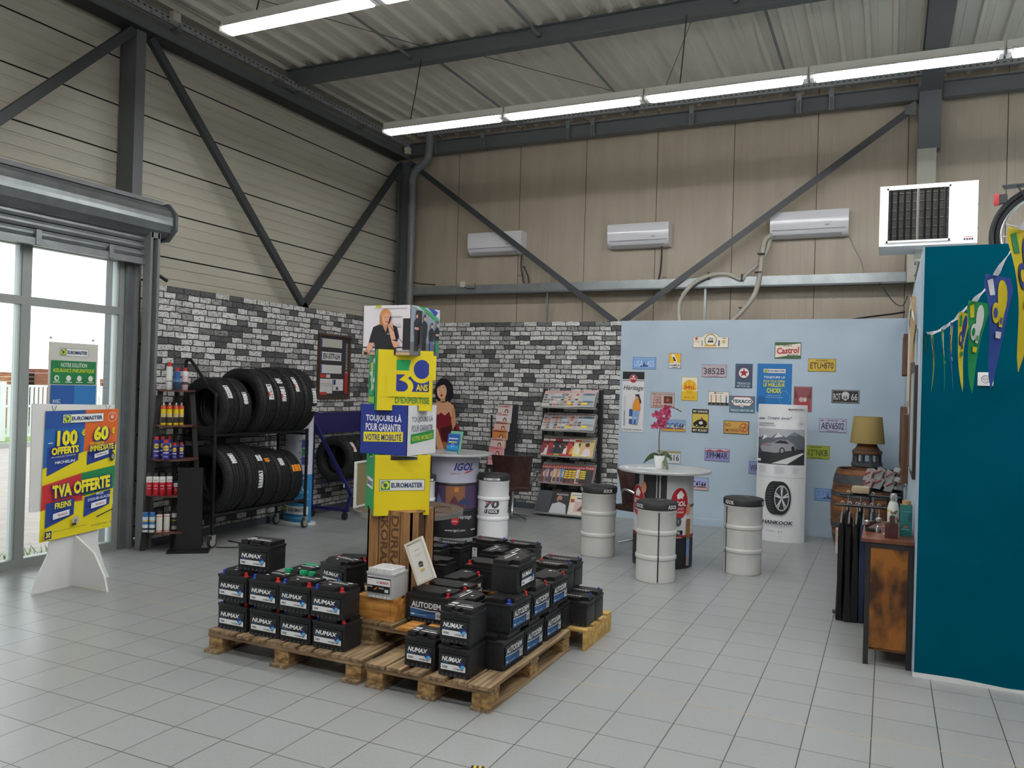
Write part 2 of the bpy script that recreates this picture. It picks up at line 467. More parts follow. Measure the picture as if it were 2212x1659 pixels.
mb.add([(XB, 5.98, ZP), (XB, YB, ZP), (XB - 0.07, YB, ZP), (XB - 0.07, 5.98, ZP)], [(0, 1, 2, 3)], edge)
struct('wall_left_brick', mb)
mb = MB().box(XB, -3.41, YB + 0.002, YB + 0.07, 0, ZP - 0.002, edge)
mb.add([(XB, YB, 0), (-3.41, YB, 0), (-3.41, YB, ZP), (XB, YB, ZP)], [(0, 1, 2, 3)], bk_b)
mb.add([(XB, YB, ZP), (-3.41, YB, ZP), (-3.41, YB + 0.07, ZP), (XB, YB + 0.07, ZP)], [(0, 1, 2, 3)], edge)
struct('wall_back_brick', mb)
bluew = noise_mat('pale_blue_paint', '#aabccb', '#b0c2d1', (1, 1, 1), 2, 3, 0.55)
struct('wall_back_blue', MB().box(-3.41, 0.18, YB, YB + 0.07, 0, ZP + 0.005, bluew))
struct('baseboard_left', MB().box(XB, XB + 0.012, 6.05, YB, 0, 0.085, skirt))
struct('baseboard_back', MB().box(XB, -3.41, YB - 0.012, YB, 0, 0.085, skirt))
struct('baseboard_blue', MB().box(-3.41, 0.16, YB - 0.01, YB, 0, 0.10, bluew))
teal = noise_mat('teal_paint', '#01495c', '#024f62', (1, 1, 1), 2, 3, 0.9, spec=0.0)
mb = MB().box(0.19, 5.0, 5.787, 5.86, 0.0, ZP, teal)
mb.box(0.19, 5.0, 5.86, 11.0, ZP - 0.06, ZP - 0.01, bluew)
struct('wall_teal', mb)
mb = MB().box(0.18, 0.26, 5.86, YB + 0.07, 0.0, ZP, bluew)
mb.box(0.178, 0.19, 5.785, 5.86, 0.0, ZP, mat('pale_edge', '#8ea0ad', 0.6))
struct('wall_teal_side', mb)
mb = MB().prism([(0.18, 0), (5.0, 0), (5.0, 0.022), (2.2, 0.02), (1.1, 0.03), (0.7, 0.018), (0.45, 0.032), (0.18, 0.03)], 5.784, 5.787, mat('bare_plaster', '#cfd2d2', 0.8), mp=lambda a, b_, c: (a, c, b_))
struct('baseboard_teal', mb)

# window and shutter
alu = mat('aluminium_frame', '#9aa09e', 0.4, 0.3)
alud = mat('aluminium_frame_inner', '#c9d3d2', 0.4, 0.2)
XW = -7.11
def frame_mb():
    mb = MB()
    for y in (1.45, 2.47, 3.66, 4.81, 5.85):
        w = 0.055 if y < 5.8 else 0.075
        mb.box(XW - 0.09, XW, y - w, y + w * 0.6, 0, 3.0, alu)
        mb.box(XW - 0.085, XW - 0.02, y - w - 0.02, y - w, 0.08, 2.95, alud)
    mb.box(XW - 0.088, XW + 0.002, 1.4, 5.9, 0.0, 0.085, alu)
    mb.box(XW - 0.088, XW + 0.002, 1.4, 5.9, 2.395, 2.47, alu)
    mb.box(XW - 0.088, XW + 0.002, 1.4, 5.9, 2.93, 3.0, alu)
    return mb
glass = bpy.data.materials.new('window_glass'); glass.use_nodes = True
gn, gl_ = glass.node_tree.nodes, glass.node_tree.links
for q in list(gn): gn.remove(q)
go = gn.new('ShaderNodeOutputMaterial'); gt = gn.new('ShaderNodeBsdfTransparent'); gt.inputs[0].default_value = (0.94, 0.97, 0.96, 1)
gg = gn.new('ShaderNodeBsdfGlossy'); gg.inputs['Roughness'].default_value = 0.02
gf = gn.new('ShaderNodeFresnel'); gf.inputs[0].default_value = 1.35; gm = gn.new('ShaderNodeMixShader')
gl_.new(gf.outputs[0], gm.inputs[0]); gl_.new(gt.outputs[0], gm.inputs[1]); gl_.new(gg.outputs[0], gm.inputs[2]); gl_.new(gm.outputs[0], go.inputs[0])
win = MB().build('window_1') if False else struct('window_1', frame_mb())
for a, b2 in ((1.5, 2.42), (2.5, 3.6), (3.69, 4.75), (4.85, 5.78)):
    for z0, z1 in ((0.085, 2.395), (2.47, 2.93)):
        MB().box(XW - 0.05, XW - 0.045, a, b2, z0, z1, glass).build('pane', win)
mb = MB().box(-7.12, -7.04, 5.9, 5.95, 0, 3.0, steel_l); mb.box(-7.1, -7.07, 5.83, 5.96, 0, 2.95, galv)
struct('trim_2', mb)

sh = thing('roller_shutter', 'galvanised roller shutter rolled up above the shop window', 'roller shutter', (-7.0, 4.0, 0))
mb = MB(); prof = []
for i in range(28):     # faceted roll
    a = 2 * pi * i / 28; r = 0.175 + (0.004 if i % 2 else -0.002); prof.append((r * cos(a), r * sin(a)))
mb.prism(prof[::-1], -5.0, 2.15, galv, mp=lambda a, b_, c: (a + 0.02, c, b_ + 3.39), smooth=False)
mb.build('shutter_roll', sh)
mb = MB(); z = 2.99; k = 0
while z < 3.32:
    mb.prism([(-0.02, z), (0.03, z + 0.005), (0.045, z + 0.03), (0.045, z + 0.05), (0.03, z + 0.075), (-0.02, z + 0.078)], -5.0, 1.93, galv, mp=lambda a, b_, c: (a, -c if False else c, b_)); z += 0.08
mb.build('shutter_curtain', sh)
mb = MB().box(-0.01, 0.06, -5.0, 1.94, 2.92, 2.985, galv)
for y in (-0.3, 0.75, 1.5): mb.box(0.058, 0.072, y, y + 0.05, 2.925, 3.06, galv)
mb.build('bottom_rail', sh)
oct_ = [(0.215 * cos(pi / 8 + i * pi / 4), 0.215 * sin(pi / 8 + i * pi / 4)) for i in range(8)]
mb = MB().prism(oct_, 2.16, 2.19, steel, mp=lambda a, b_, c: (a + 0.02, c, b_ + 3.39))
for i in range(8): mb.lathe([(0.008, 0), (0.008, 0.006)], chrome, (0.02 + 0.19 * cos(i * pi / 4), 2.19, 3.39 + 0.19 * sin(i * pi / 4)), 6, 'y')
mb.build('end_plate', sh)
mb = MB().box(0.03, 0.13, 1.93, 1.96, 0, 3.3, steel_l); mb.box(0.03, 0.13, 2.02, 2.05, 0, 3.3, steel_l); mb.box(0.03, 0.05, 1.95, 2.03, 0, 3.3, steel_l); mb.box(0.03, 0.13, 1.94, 2.04, 3.2, 3.3, steel_l)
mb.build('guide_rail', sh)
mb = MB().box(-0.13, 0.1, -5.0, 2.1, 3.56, 3.60, steel_l); mb.build('top_angle', sh)
tag(MB().box(XL + 0.02, -7.0, 6.06, 6.1, 2.78, 2.80, blackp).tube([(-6.93, 6.03, 3.1), (-6.93, 6.04, 2.86), (-6.95, 6.08, 2.76)], 0.012, blackp).tube([(-6.95, 6.0, 2.76), (-6.93, 6.1, 2.83), (-6.93, 6.2, 2.79)], 0.02, blackp).build('cable'), 'short black cable coming down beside the shutter guide onto the brick partition', 'cable')

# ---- steel frame
def ibeam(mb, a, b, h, w, m, up=(0, 0, 1), tf=0.012, tw=0.008):
    a, b = Vector(a), Vector(b); up = Vector(up).normalized(); d = (b - a).normalized(); sd = d.cross(up)
    mb.beam(a + up * (h / 2 - tf / 2), b + up * (h / 2 - tf / 2), w, tf, m, up)
    mb.beam(a - up * (h / 2 - tf / 2), b - up * (h / 2 - tf / 2), w, tf, m, up)
    mb.beam(a, b, tw, h - 2 * tf, m, up)
    return mb
def st(mb, name, label, cat, group=None): return tag(mb.build(name), label, cat, group)
mb = ibeam(MB(), (-7.32, 6.02, 0), (-7.32, 6.02, 5.5), 0.24, 0.12, steel, up=(1, 0, 0))
mb.box(-7.44, -7.2, 5.965, 5.975, 0, 5.5, steel)
st(mb, 'steel_column', 'dark steel column standing behind the roller shutter end at the left', 'column')
mb = ibeam(MB(), (-7.22, 11.24, 0), (-7.22, 11.24, 5.4), 0.2, 0.2, steel, up=(1, 0, 0))
st(mb, 'steel_column', 'dark steel column in the room corner behind the grey downpipe', 'column')
mb = ibeam(MB(), (0.38, 11.2, 4.84), (0.38, 11.2, 5.6), 0.22, 0.25, steel, up=(0, 1, 0))
mb.box(0.25, 0.46, 11.08, 11.38, 0.0, 4.84, mat('boxing_beige', '#a8a69c', 0.6))
st(mb, 'steel_column', 'column behind the unit heater, dark above and boxed in cream below', 'column')
mb = ibeam(MB(), (0.385, -5.0, 5.68), (0.385, 11.1, 5.68), 0.26, 0.24, steel)
st(mb, 'roof_rafter', 'dark steel rafter running from the front to the back wall column', 'beam')
for y, lab in ((8.28, 'long dark steel purlin crossing the ceiling between the two rows of lamps'), (5.0, 'dark steel purlin crossing the ceiling above the nearer lamp row'), (1.8, None), (-1.5, None)):
    if lab is None: continue
    for xa, xb, pl in ((-7.2, 0.26, 'left of the rafter'), ):
        mb = ibeam(MB(), (xa, y, 5.705), (xb, y, 5.705), 0.2, 0.12, steel)
        st(mb, 'roof_purlin', lab, 'beam')
mb = ibeam(MB(), (-7.2, 11.16, 5.56), (0.25, 11.16, 5.56), 0.2, 0.12, steel)
o = st(mb, 'eaves_beam', 'dark steel beam along the top of the back wall, left of the column', 'beam')
for u in (945, 1047, 1230, 1283, 1495, 1725, 1795):
    x = AY(u, 300, 11.16).x
    MB().box(x - 0.03, x + 0.03, 11.08, 11.1, 5.45, 5.72, galv).box(x - 0.015, x + 0.015, 11.06, 11.08, 5.43, 5.6, steel).build('beam_clamp', o)
mb = ibeam(MB(), (0.52, 11.16, 5.56), (6.4, 11.16, 5.56), 0.2, 0.12, steel)
st(mb, 'eaves_beam', 'dark steel beam along the top of the back wall, right of the column', 'beam')
perf = mat('perforation_dark', '#3a3a39', 0.8); tray = mat('tray_grey', '#86888a', 0.45)
mb = MB().box(-6.9, 6.3, 11.0, 11.06, 5.72, 5.79, tray)
x = -6.85
while x < 3: mb.box(x, x + 0.03, 10.996, 11.0, 5.75, 5.762, perf); x += 0.07
st(mb, 'cable_tray', 'perforated grey cable tray above the back wall beam', 'cable tray')
mb = MB().box(-7.35, -7.12, -5.0, 11.1, 5.4, 5.47, mat('black_gap_steel', '#2a2b2e', 0.6)).box(-7.12, -7.1, -5.0, 11.1, 5.4, 5.5, steel)
st(mb, 'eaves_beam', 'dark steel beam along the top of the ribbed left wall', 'beam')
mb = MB().box(-7.09, -7.02, -5.0, 11.0, 5.53, 5.535, tray).box(-7.025, -7.02, -5.0, 11.0, 5.53, 5.62, tray).box(-7.09, -7.085, -5.0, 11.0, 5.53, 5.62, tray)
y = 4.6
while y < 11: mb.box(-7.02, -7.017, y, y + 0.03, 5.585, 5.60, perf); mb.box(-7.02, -7.017, y + .01, y + 0.035, 5.55, 5.56, perf) if int(y * 10) % 2 else None; y += 0.075
tr = st(mb, 'cable_tray', 'perforated grey cable tray along the top of the ribbed left wall', 'cable tray')
for y in (6.3, 7.9, 8.3, 9.7): MB().box(-7.12, -7.0, y, y + 0.05, 5.49, 5.53, steel).build('tray_bracket', tr)
for (u, v, lab) in ((376, 38, 'small cream junction box on the left cable tray, near the tall column'), (879, 326, 'small cream junction box at the corner end of the left cable tray')):
    p = AX(u, v, -7.0)
    tag(MB().box(-7.015, -6.95, p.y - 0.05, p.y + 0.05, p.z - 0.05, p.z + 0.05, mat('cream_plastic', '#b9b5a8', 0.5), 0.006).build('junction_box'), lab, 'junction box')
# braces
brace_m = mat('dark_brace_steel', '#3b3e42', 0.45)
def angle_bar(a, b, nrm, m=brace_m, w=0.09):
    a, b, nrm = Vector(a), Vector(b), Vector(nrm); d = (b - a).normalized(); sd = d.cross(nrm)
    return MB().beam(a, b, w, 0.01, m, nrm).beam(a + sd * (w / 2 - 0.005) - nrm * 0.03, b + sd * (w / 2 - 0.005) - nrm * 0.03, 0.01, 0.06, m, nrm)
X1 = -7.2
for a, b_, lab in (((X1, 6.15, 5.38), (X1, 8.83, 2.72), 'long dark diagonal brace falling from the left column to the brick partition'),
                   ((X1, 11.05, 5.3), (X1, 8.72, 2.74), 'dark diagonal brace rising from the brick partition to the room corner'),
                   ((X1, 5.93, 5.38), (X1, 3.27, 2.72), 'dark diagonal brace left of the tall column, falling towards the shutter')):
    o = st(angle_bar(a, b_, (1, 0, 0)), 'steel_brace', lab, 'brace')
Y1 = 11.1
for a, b_, lab in (((-7.05, Y1, 5.32), (-3.55, Y1, 2.74), 'dark diagonal brace falling from the corner downpipe across the first air conditioner'),
                   ((0.2, Y1, 5.36), (-3.46, Y1, 2.74), 'dark diagonal brace rising right from the blue partition to the back column')):
    st(angle_bar(a, b_, (0, -1, 0), w=0.085), 'steel_brace', lab, 'brace')
tag(MB().prism([(0, 0), (0.12, -0.02), (0.12, 0.16), (0.0, 0.1)], 0, 0.012, steel, mp=lambda a, b_, c: (0.1 + a, 11.085 - c, 5.28 + b_)).build('gusset_plate'), 'steel gusset plate joining the diagonal brace to the back column', 'plate')
# rail of the back wall with small posts
rail = MB().box(-7.1, 0.22, 11.12, 11.22, 3.22, 3.34, galv).box(-7.1, 0.22, 11.12, 11.26, 3.2, 3.222, steel)
o = st(rail, 'wall_rail', 'galvanised horizontal steel rail across the back wall above the partition', 'rail')
for u in (1182, 1523):
    x = AY(u, 660, 11.18).x; MB().box(x - 0.015, x + 0.015, 11.17, 11.2, 2.6, 3.21, galv).build('rail_post', o)
mb = MB().box(0.17, 0.30, 11.05, 11.06, 3.2, 3.62, mat('bracket_beige', '#b7b3a8', 0.6))
for z in (3.28, 3.42, 3.55): mb.lathe([(0.014, 0), (0.014, 0.01)], steel, (0.26, 11.04, z), 8, 'y')
st(mb, 'bracket_plate', 'cream bolted bracket plate at the right end of the wall rail', 'plate')
# tie rods and cross wires of the roof
for i, (u, v) in enumerate(((908, 138), (1183, 94), (1598, 28))):
    x = AZ(u, v, 5.7).x
    mb = MB().tube([(x, 5.06, 5.7), (x, 8.22, 5.7)], 0.016, steel_l).lathe([(0.0, -0.03), (0.03, -0.01), (0.03, 0.02), (0, 0.03)], steel, (x, 8.21, 5.7), 10, 'y')
    st(mb, 'tie_rod', 'thin steel tie rod under the roof, %s from the left, ending on the long purlin' % ORD[i], 'rod', )
    mb = MB().tube([(x + 0.25, 8.34, 5.7), (x + 0.25, 11.1, 5.7)], 0.016, steel_l)
    st(mb, 'tie_rod', 'thin steel tie rod between the long purlin and the back wall, %s from the left' % ORD[i], 'rod')
for a, b_, lab in (((-6.9, 5.1, 5.74), (-5.0, 8.2, 5.74), 'thin bracing wire slanting under the roof near the left wall'), ((-4.7, 8.35, 5.74), (-2.9, 11.0, 5.74), 'thin bracing wire slanting between purlin and back wall'), ((-1.9, 8.35, 5.74), (-3.0, 11.0, 5.74), 'thin bracing wire crossing above the middle of the rear lamp row')):
    st(MB().tube([a, b_], 0.004, blackp, 5), 'bracing_wire', lab, 'wire')
# downpipe
pipe = mat('pipe_grey', '#6f7275', 0.4)
pts = smooth_path([(-7.02, 11.1, 0), (-7.02, 11.1, 4.6), (-7.02, 11.08, 5.0), (-6.95, 11.05, 5.18), (-6.8, 11.02, 5.27), (-6.7, 11.0, 5.35), (-6.67, 11.0, 5.5), (-6.67, 11.0, 5.84)], 4)
mb = MB().tube(pts, 0.062, pipe, 14)
o = thing('downpipe', 'thick grey rainwater downpipe in the room corner with a bend at its top', 'pipe', (0, 0, 0))
mb.build('pipe', o)
for z in (3.3, 4.62): MB().lathe([(0.062, -0.03), (0.072, -0.03), (0.072, 0.03), (0.062, 0.03)], pipe, (-7.02, 11.1, z), 14).build('pipe_collar', o)

# ================================================================== lamps
tube_m = mat('lamp_tube_light', '#ffffff', 0.5, emis='#fbfbfa', estr=TUBE_POWER)
bodym = mat('lamp_body_white', '#c4c4be', 0.5)
def make_lamp(label):
    t = thing('strip_light', label, 'lamp')
    mb = MB().prism([(-0.035, 0.05), (0.035, 0.05), (0.035, 0.12), (-0.035, 0.12)], 0, 1.56, bodym, mp=lambda a, b_, c: (c, a, b_))
    mb.prism([(-0.08, 0.024), (-0.075, 0.022), (-0.036, 0.05), (0.036, 0.05), (0.075, 0.022), (0.08, 0.024), (0.036, 0.056), (-0.036, 0.056)], 0, 1.56, bodym, mp=lambda a, b_, c: (c, a, b_))
    mb.build('lamp_housing', t)
    for y in (-0.036, 0.036):
        MB().lathe([(0.0, 0.05), (0.024, 0.052), (0.029, 0.06), (0.029, 1.5), (0.024, 1.508), (0, 1.51)], tube_m, (0, y, 0.015), 10, 'x').build('lamp_tube', t)
    for x in (0.02, 1.54): MB().box(x - 0.018, x + 0.018, -0.055, 0.055, -0.005, 0.05, whitep).build('lamp_holder', t)
    MB().tube([(0.35, 0, 0.12), (0.352, 0.1, 0.5), (0.35, 0.2, 0.905)], 0.006, blackp, 5).build('lamp_wire', t)
    return t
lamp0 = make_lamp('fluorescent strip light')
usedl = False
ZL = 4.72
rows = [(8.0, -5.47, 6, 'rear'), (5.19, -5.22, 6, 'middle'), (2.45, -5.2, 6, None), (-0.4, -5.2, 6, None)]  # last two rows are unseen, added for fill light
for y, x0, cnt, nm in rows:
    for i in range(cnt):
        if nm: lab = '%s fluorescent strip light from the left in the %s hanging row' % (ORD[i], 'rear' if nm == 'rear' else 'nearer')
        else: lab = 'added fluorescent strip light giving fill from a hanging row out of view'
        g = {'rear': 'strip lights of the rear row', 'middle': 'strip lights of the nearer row', None: 'added fill strip lights out of view'}[nm]
        x = x0 + i * 1.578
        if not usedl:
            lamp0.location = (x, y, ZL); lamp0['label'] = lab; lamp0['group'] = g; usedl = True
        else:
            o = dup(lamp0, (x, y, ZL), 0, lab, g)
            if i % 2: bpy.data.objects.remove([c for c in o.children if c.name.startswith('lamp_wire')][0])

# ================================================================== air conditioners, heater
def make_ac(label, w):
    t = thing('air_conditioner', label, 'air conditioner', group='wall air conditioners')
    prof = [(0, 0.0), (0.10, 0.0), (0.17, 0.04), (0.20, 0.10), (0.21, 0.2), (0.205, 0.31), (0.19, 0.335), (0, 0.335)]
    MB().prism(prof, -w / 2, w / 2, mat('ac_white', '#dedee4', 0.15, coat=0.5), mp=lambda a, b_, c: (c, -a, b_), smooth=True).build('casing', t)
    MB().prism([(0.115, 0.002), (0.17, 0.034), (0.166, 0.042), (0.112, 0.01)], -w / 2 + 0.05, w / 2 - 0.08, mat('ac_flap', '#b9bac0', 0.4), mp=lambda a, b_, c: (c, -a - 0.006, b_ - 0.002)).build('air_flap', t)
    MB().box(-w / 2 + 0.03, w / 2 - 0.03, -0.2085, -0.204, 0.088, 0.092, mat('ac_gap', '#6c6d72', 0.6)).build('panel_gap', t)
    return t
acs = [(-5.58, 3.83, 0.92, 'left', 'leftmost of three white wall air conditioners, crossed by a diagonal brace'), (-3.3, 3.83, 0.9, 'mid', 'middle white wall air conditioner, with a black cable hanging below it'), (-1.0, 3.86, 0.97, 'right', 'rightmost white wall air conditioner, with pale hoses looping down')]
for x, z, w, k, lab in acs:
    o = make_ac(lab, w); o.location = (x, YBK, z); o = o.children[0]
    mb = MB(); Art(mb, pmap((0.2, -0.2115, 0.13), (1, 0, 0), (0, 0, 1))).rect(0, 0, 0.06, 0.012, '#8f9096'); mb.build('badge', o)
def cable(pts, r, m, lab, name='cable'):
    return tag(MB().tube(smooth_path(pts, 5), r, m, 6).build(name), lab, 'cable')
bc = [AY(1127, 555, 11.3), AY(1130, 590, 11.3), AY(1136, 626, 11.25)]
mb = MB().tube(smooth_path([AY(1127, 553, 11.3), AY(1126, 580, 11.3), AY(1135, 622, 11.28), AY(1142, 612, 11.28), AY(1140, 595, 11.3), AY(1131, 575, 11.3)], 5), 0.012, blackp, 6)
mb.tube([AY(1117, 596, 11.3), AY(1130, 594, 11.3)], 0.004, blackp, 5).tube([AY(1128, 576, 11.3), AY(1138, 577, 11.3)], 0.004, blackp, 5)
tag(mb.build('cable'), 'black looped cable hanging below the leftmost air conditioner', 'cable')
mb = MB().tube(smooth_path([AY(1430, 532, 11.3), AY(1429, 560, 11.3), AY(1426, 590, 11.3), AY(1419, 617, 11.25)], 5), 0.013, blackp, 6).tube([AY(1430, 600, 11.3), AY(1440, 599, 11.3)], 0.004, blackp, 5)
tag(mb.build('cable'), 'black cable hanging from the middle air conditioner to the rail', 'cable')
hose = mat('hose_cream', '#aaa69c', 0.6)
mb = MB().tube(smooth_path([AY(1668, 508, 11.2), AY(1652, 520, 11.2), AY(1645, 560, 11.15), AY(1640, 600, 11.1), AY(1628, 640, 11.08), AY(1600, 675, 11.06), AY(1575, 700, 11.06)], 6), 0.032, hose, 10)
for u, v in ((1644, 548), (1638, 588), (1604, 665)):
    p = AY(u, v, 11.1); mb.box(p.x - 0.045, p.x + 0.045, p.y - 0.04, p.y + 0.04, p.z - 0.006, p.z + 0.006, blackp)
tag(mb.build('hose'), 'pale insulated hose curving down from the right air conditioner to the partition', 'hose')
mb = MB().tube(smooth_path([AY(1664, 515, 11.25), AY(1655, 545, 11.22), AY(1638, 570, 11.2), AY(1612, 592, 11.15), AY(1600, 603, 11.1), AY(1570, 592, 11.08), AY(1530, 596, 11.08), AY(1490, 620, 11.08), AY(1468, 655, 11.08), AY(1469, 700, 11.06)], 6), 0.03, hose, 10)
for u, v in ((1603, 600), (1531, 596), (1471, 645)):
    p = AY(u, v, 11.1); mb.box(p.x - 0.01, p.x + 0.01, p.y - 0.04, p.y + 0.04, p.z - 0.045, p.z + 0.045, blackp)
tag(mb.build('hose'), 'pale insulated hose making a wide loop left of the right air conditioner', 'hose')
cable([AY(1833, 508, 11.3), AY(1845, 535, 11.3), AY(1862, 570, 11.3), AY(1868, 603, 11.25)], 0.007, mat('grey_cable', '#8a8a86', 0.6), 'thin grey cable hanging from the right end of the right air conditioner')
cable([AY(1900, 610, 11.1), AY(1930, 652, 11.05), AY(1950, 660, 11.05), AY(1960, 640, 11.05)], 0.006, blackp, 'thin dark cable dangling under the right end of the rail')
cable([AY(1840, 690, 10.98), AY(1890, 683, 10.98), AY(1930, 678, 10.98), AY(1955, 674, 10.98)], 0.012, blackp, 'black cable lying along the top of the blue partition')
p0 = AY(1000, 632, 11.1)
mb = MB().box(p0.x - 0.05, p0.x + 0.03, 11.09, 11.115, 3.31, 3.40, mat('cream_plastic2', '#c9c7c0', 0.5)).tube(smooth_path([(p0.x, 11.1, 3.33), (p0.x + 0.1, 11.1, 3.28), (p0.x + 0.22, 11.1, 3.3), (p0.x + 0.2, 11.1, 3.36)], 4), 0.005, blackp, 5)
tag(mb.build('socket_box'), 'small white open socket box on the wall rail near the corner', 'socket')
cable([(-7.0, 11.1, 3.42), (-6.8, 11.1, 3.38), (-6.55, 11.1, 3.36)], 0.01, blackp, 'black cable end lying on the wall rail in the corner')

ht = thing('unit_heater', 'large white box heater with dark louvres hanging above the teal wall', 'heater', (0.31, 9.0, 3.3))
wh = mat('heater_white', '#d9dad8', 0.4)
w2 = 0.435
mb = MB().box(-w2, w2, 0.0201, 0.55, 0, 0.61, wh); mb.box(-w2, -w2 + 0.079, 0, 0.02, 0, 0.61, wh); mb.box(0.19, w2, 0, 0.02, 0, 0.61, wh); mb.box(-w2 + 0.0791, 0.1899, 0, 0.02, 0, 0.053, wh); mb.box(-w2 + 0.0791, 0.1899, 0, 0.02, 0.567, 0.61, wh)
mb.build('casing', ht)
mb = MB()
for a in ((-0.37, 0.2, 0.035, 0.055), (-0.37, 0.2, 0.565, 0.585)): mb.box(a[0], a[1], -0.012, 0.0, a[2], a[3], whitep)
mb.box(-0.375, -0.355, -0.012, 0, 0.035, 0.585, whitep).box(0.185, 0.205, -0.012, 0, 0.035, 0.585, whitep); mb.build('grille_frame', ht)
MB().box(-0.355, 0.185, 0.012, 0.019, 0.055, 0.565, mat('heater_inside', '#1b1a19', 0.5)).build('dark_inside', ht)  # flat near-black sheet stands in for the dark inside of the heater
for i in range(9):
    x = -0.33 + i * 0.0605
    MB().obox((x, -0.012, 0.31), (0.010, 0.016, 0), (-0.002, 0.001, 0), (0, 0, 0.252), black if i != 4 else mat('louvre_grey', '#8b8780', 0.4)).build('louvre', ht)
for i in range(6): MB().box(-0.352, 0.182, 0.002, 0.008, 0.10 + i * 0.085, 0.106 + i * 0.085, mat('louvre_bar', '#5a544d', 0.4, 0.5)).build('cross_bar', ht)
mb = MB(); a = Art(mb, pmap((0.33, -0.001, 0.045), (1, 0, 0), (0, 0, 1)))
a.text('Climatech', 0.03, 0.02, 0.075, 0.014, '#c23b32') if False else a.rect(-0.01, 0.014, 0.065, 0.02, '#c0605a')
for i in range(4): a.rect(-0.012 + i * 0.022, -0.012, 0.004 + i * 0.022, 0.004, '#222222')
mb.build('control_panel', ht)
mb = MB().box(-0.1, 0.0, 0.25, 0.35, -0.12, 0.0, mat('bracket_beige', '#b7b3a8')).box(-0.05, 0.02, 0.3, 2.05, -0.08, -0.02, steel_l); mb.build('mounting_arm', ht)
for z in (0.18, 0.42): MB().lathe([(0.012, 0), (0.012, 0.02)], black, (w2, 0.2, z), 8, 'x').build('side_bolt', ht)

# ================================================================== pallets
def make_pallet(label, x0, y0, w, l, z0=0.0, nb=7, wood=None, seed=1, boards=None, foot=0.0):
    rnd = random.Random(seed)
    t = thing('pallet', label, 'pallet', (x0, y0, z0))
    wd = wood or wood_y(); wx = wood if wood else wood_x(); bl = wood if wood else block_w()
    bw = 0.098
    for i in range(nb):
        if boards and i not in boards: continue
        x = (w - bw) * i / (nb - 1)
        j = rnd.uniform(-0.006, 0.006)
        bb = bw * (1.35 if (i in (0, nb - 1) and not wood) else 1.0)
        xx = 0 if i == 0 else (w - bb if i == nb - 1 else x)
        mm = wd if not isinstance(wd, (list,)) else wd[i % len(wd)]
        MB().box(xx, xx + bb, -0.004 + j, l + j, 0.122, 0.144, mm, 0.003).build('deck_board', t)
    for y in (0.0, l / 2 - 0.06, l - 0.12):
        MB().box(0.0, w, y, y + 0.12, 0.100, 0.1215, wx, 0.003).build('stringer_board', t)
    for x in (0.0, w / 2 - 0.06, w - 0.12):
        for y in (0.004, l / 2 - 0.06, l - 0.124):
            MB().box(x + 0.005, x + 0.115, y, y + 0.12, 0.0225, 0.0995, bl, 0.006).build('block', t)
        MB().box(x - 0.004, x + 0.116, -foot, l + 0.0, 0.0, 0.022, wd, 0.003).build('bottom_board', t)
    return t
PW_L = wood_y()
make_pallet('weathered wooden pallet under the two rows of batteries at the left', -3.97, 3.97, 1.2, 1.2, nb=10, seed=2, foot=0.03)
make_pallet('weathered wooden pallet nearest the viewer, its corner block facing the camera', -2.72, 3.945, 0.81, 1.22, nb=6, seed=3)
make_pallet('wooden pallet mostly hidden behind the piled batteries at the back left', -4.25, 5.22, 1.2, 0.8, nb=8, seed=4)
make_pallet('wooden pallet mostly hidden behind the piled batteries at the back', -3.03, 5.24, 0.8, 0.95, nb=6, seed=5)
mixw = [noise_mat('pallet_dark_board', '#57452f', '#86704e', (30, 2, 30), 1.2, 8, 0.8, bump=0.3)]
t2 = make_pallet('second pallet stacked on top, with one dark corner block showing', -2.96, 4.215, 0.8, 1.2, 0.144, nb=6, seed=6)
t2.children[0].data.materials[0] = mixw[0]
for c_ in list(t2.children):
    if c_.name.startswith('deck_board') and c_.data.vertices[0].co.x > 0.2: c_.data.materials[0] = wood_or()
    elif c_.name.startswith('deck_board') or c_.name.startswith('block'): c_.data.materials[0] = mixw[0]
def small_pallet(label, x0, y0, w, l, z0, seed):
    t = thing('display_pallet', label, 'pallet', (x0, y0, z0)); wm = wood_or() if z0 > 0.1 else noise_mat('pine_yellow', '#a98748', '#cbaa68', (4, 18, 18), 1.5, 8, 0.75, bump=0.2)
    for x in ((0, 0.022), (w / 2 - 0.011, w / 2 + 0.011), (w - 0.022, w)):
        MB().box(x[0], x[1], 0, l, 0.0, 0.122, wm, 0.003).build('runner', t)
    if z0 > 0.1: MB().box(0.023, w - 0.023, -0.001, 0.02, 0.0, 0.121, wm, 0.003).build('front_board', t)
    k = 4; 
    for i in range(k):
        y = (l - 0.09) * i / (k - 1); MB().box(0, w, y, y + 0.09, 0.1225, 0.140, wm, 0.003).build('slat', t)
    return t
small_pallet('orange wooden half pallet under the silver battery', -3.03, 4.27, 0.28, 0.5, 0.288, 1)
small_pallet('yellow pine display pallet at the right end of the battery pile', -2.2, 5.2, 0.385, 0.56, 0.0, 2)

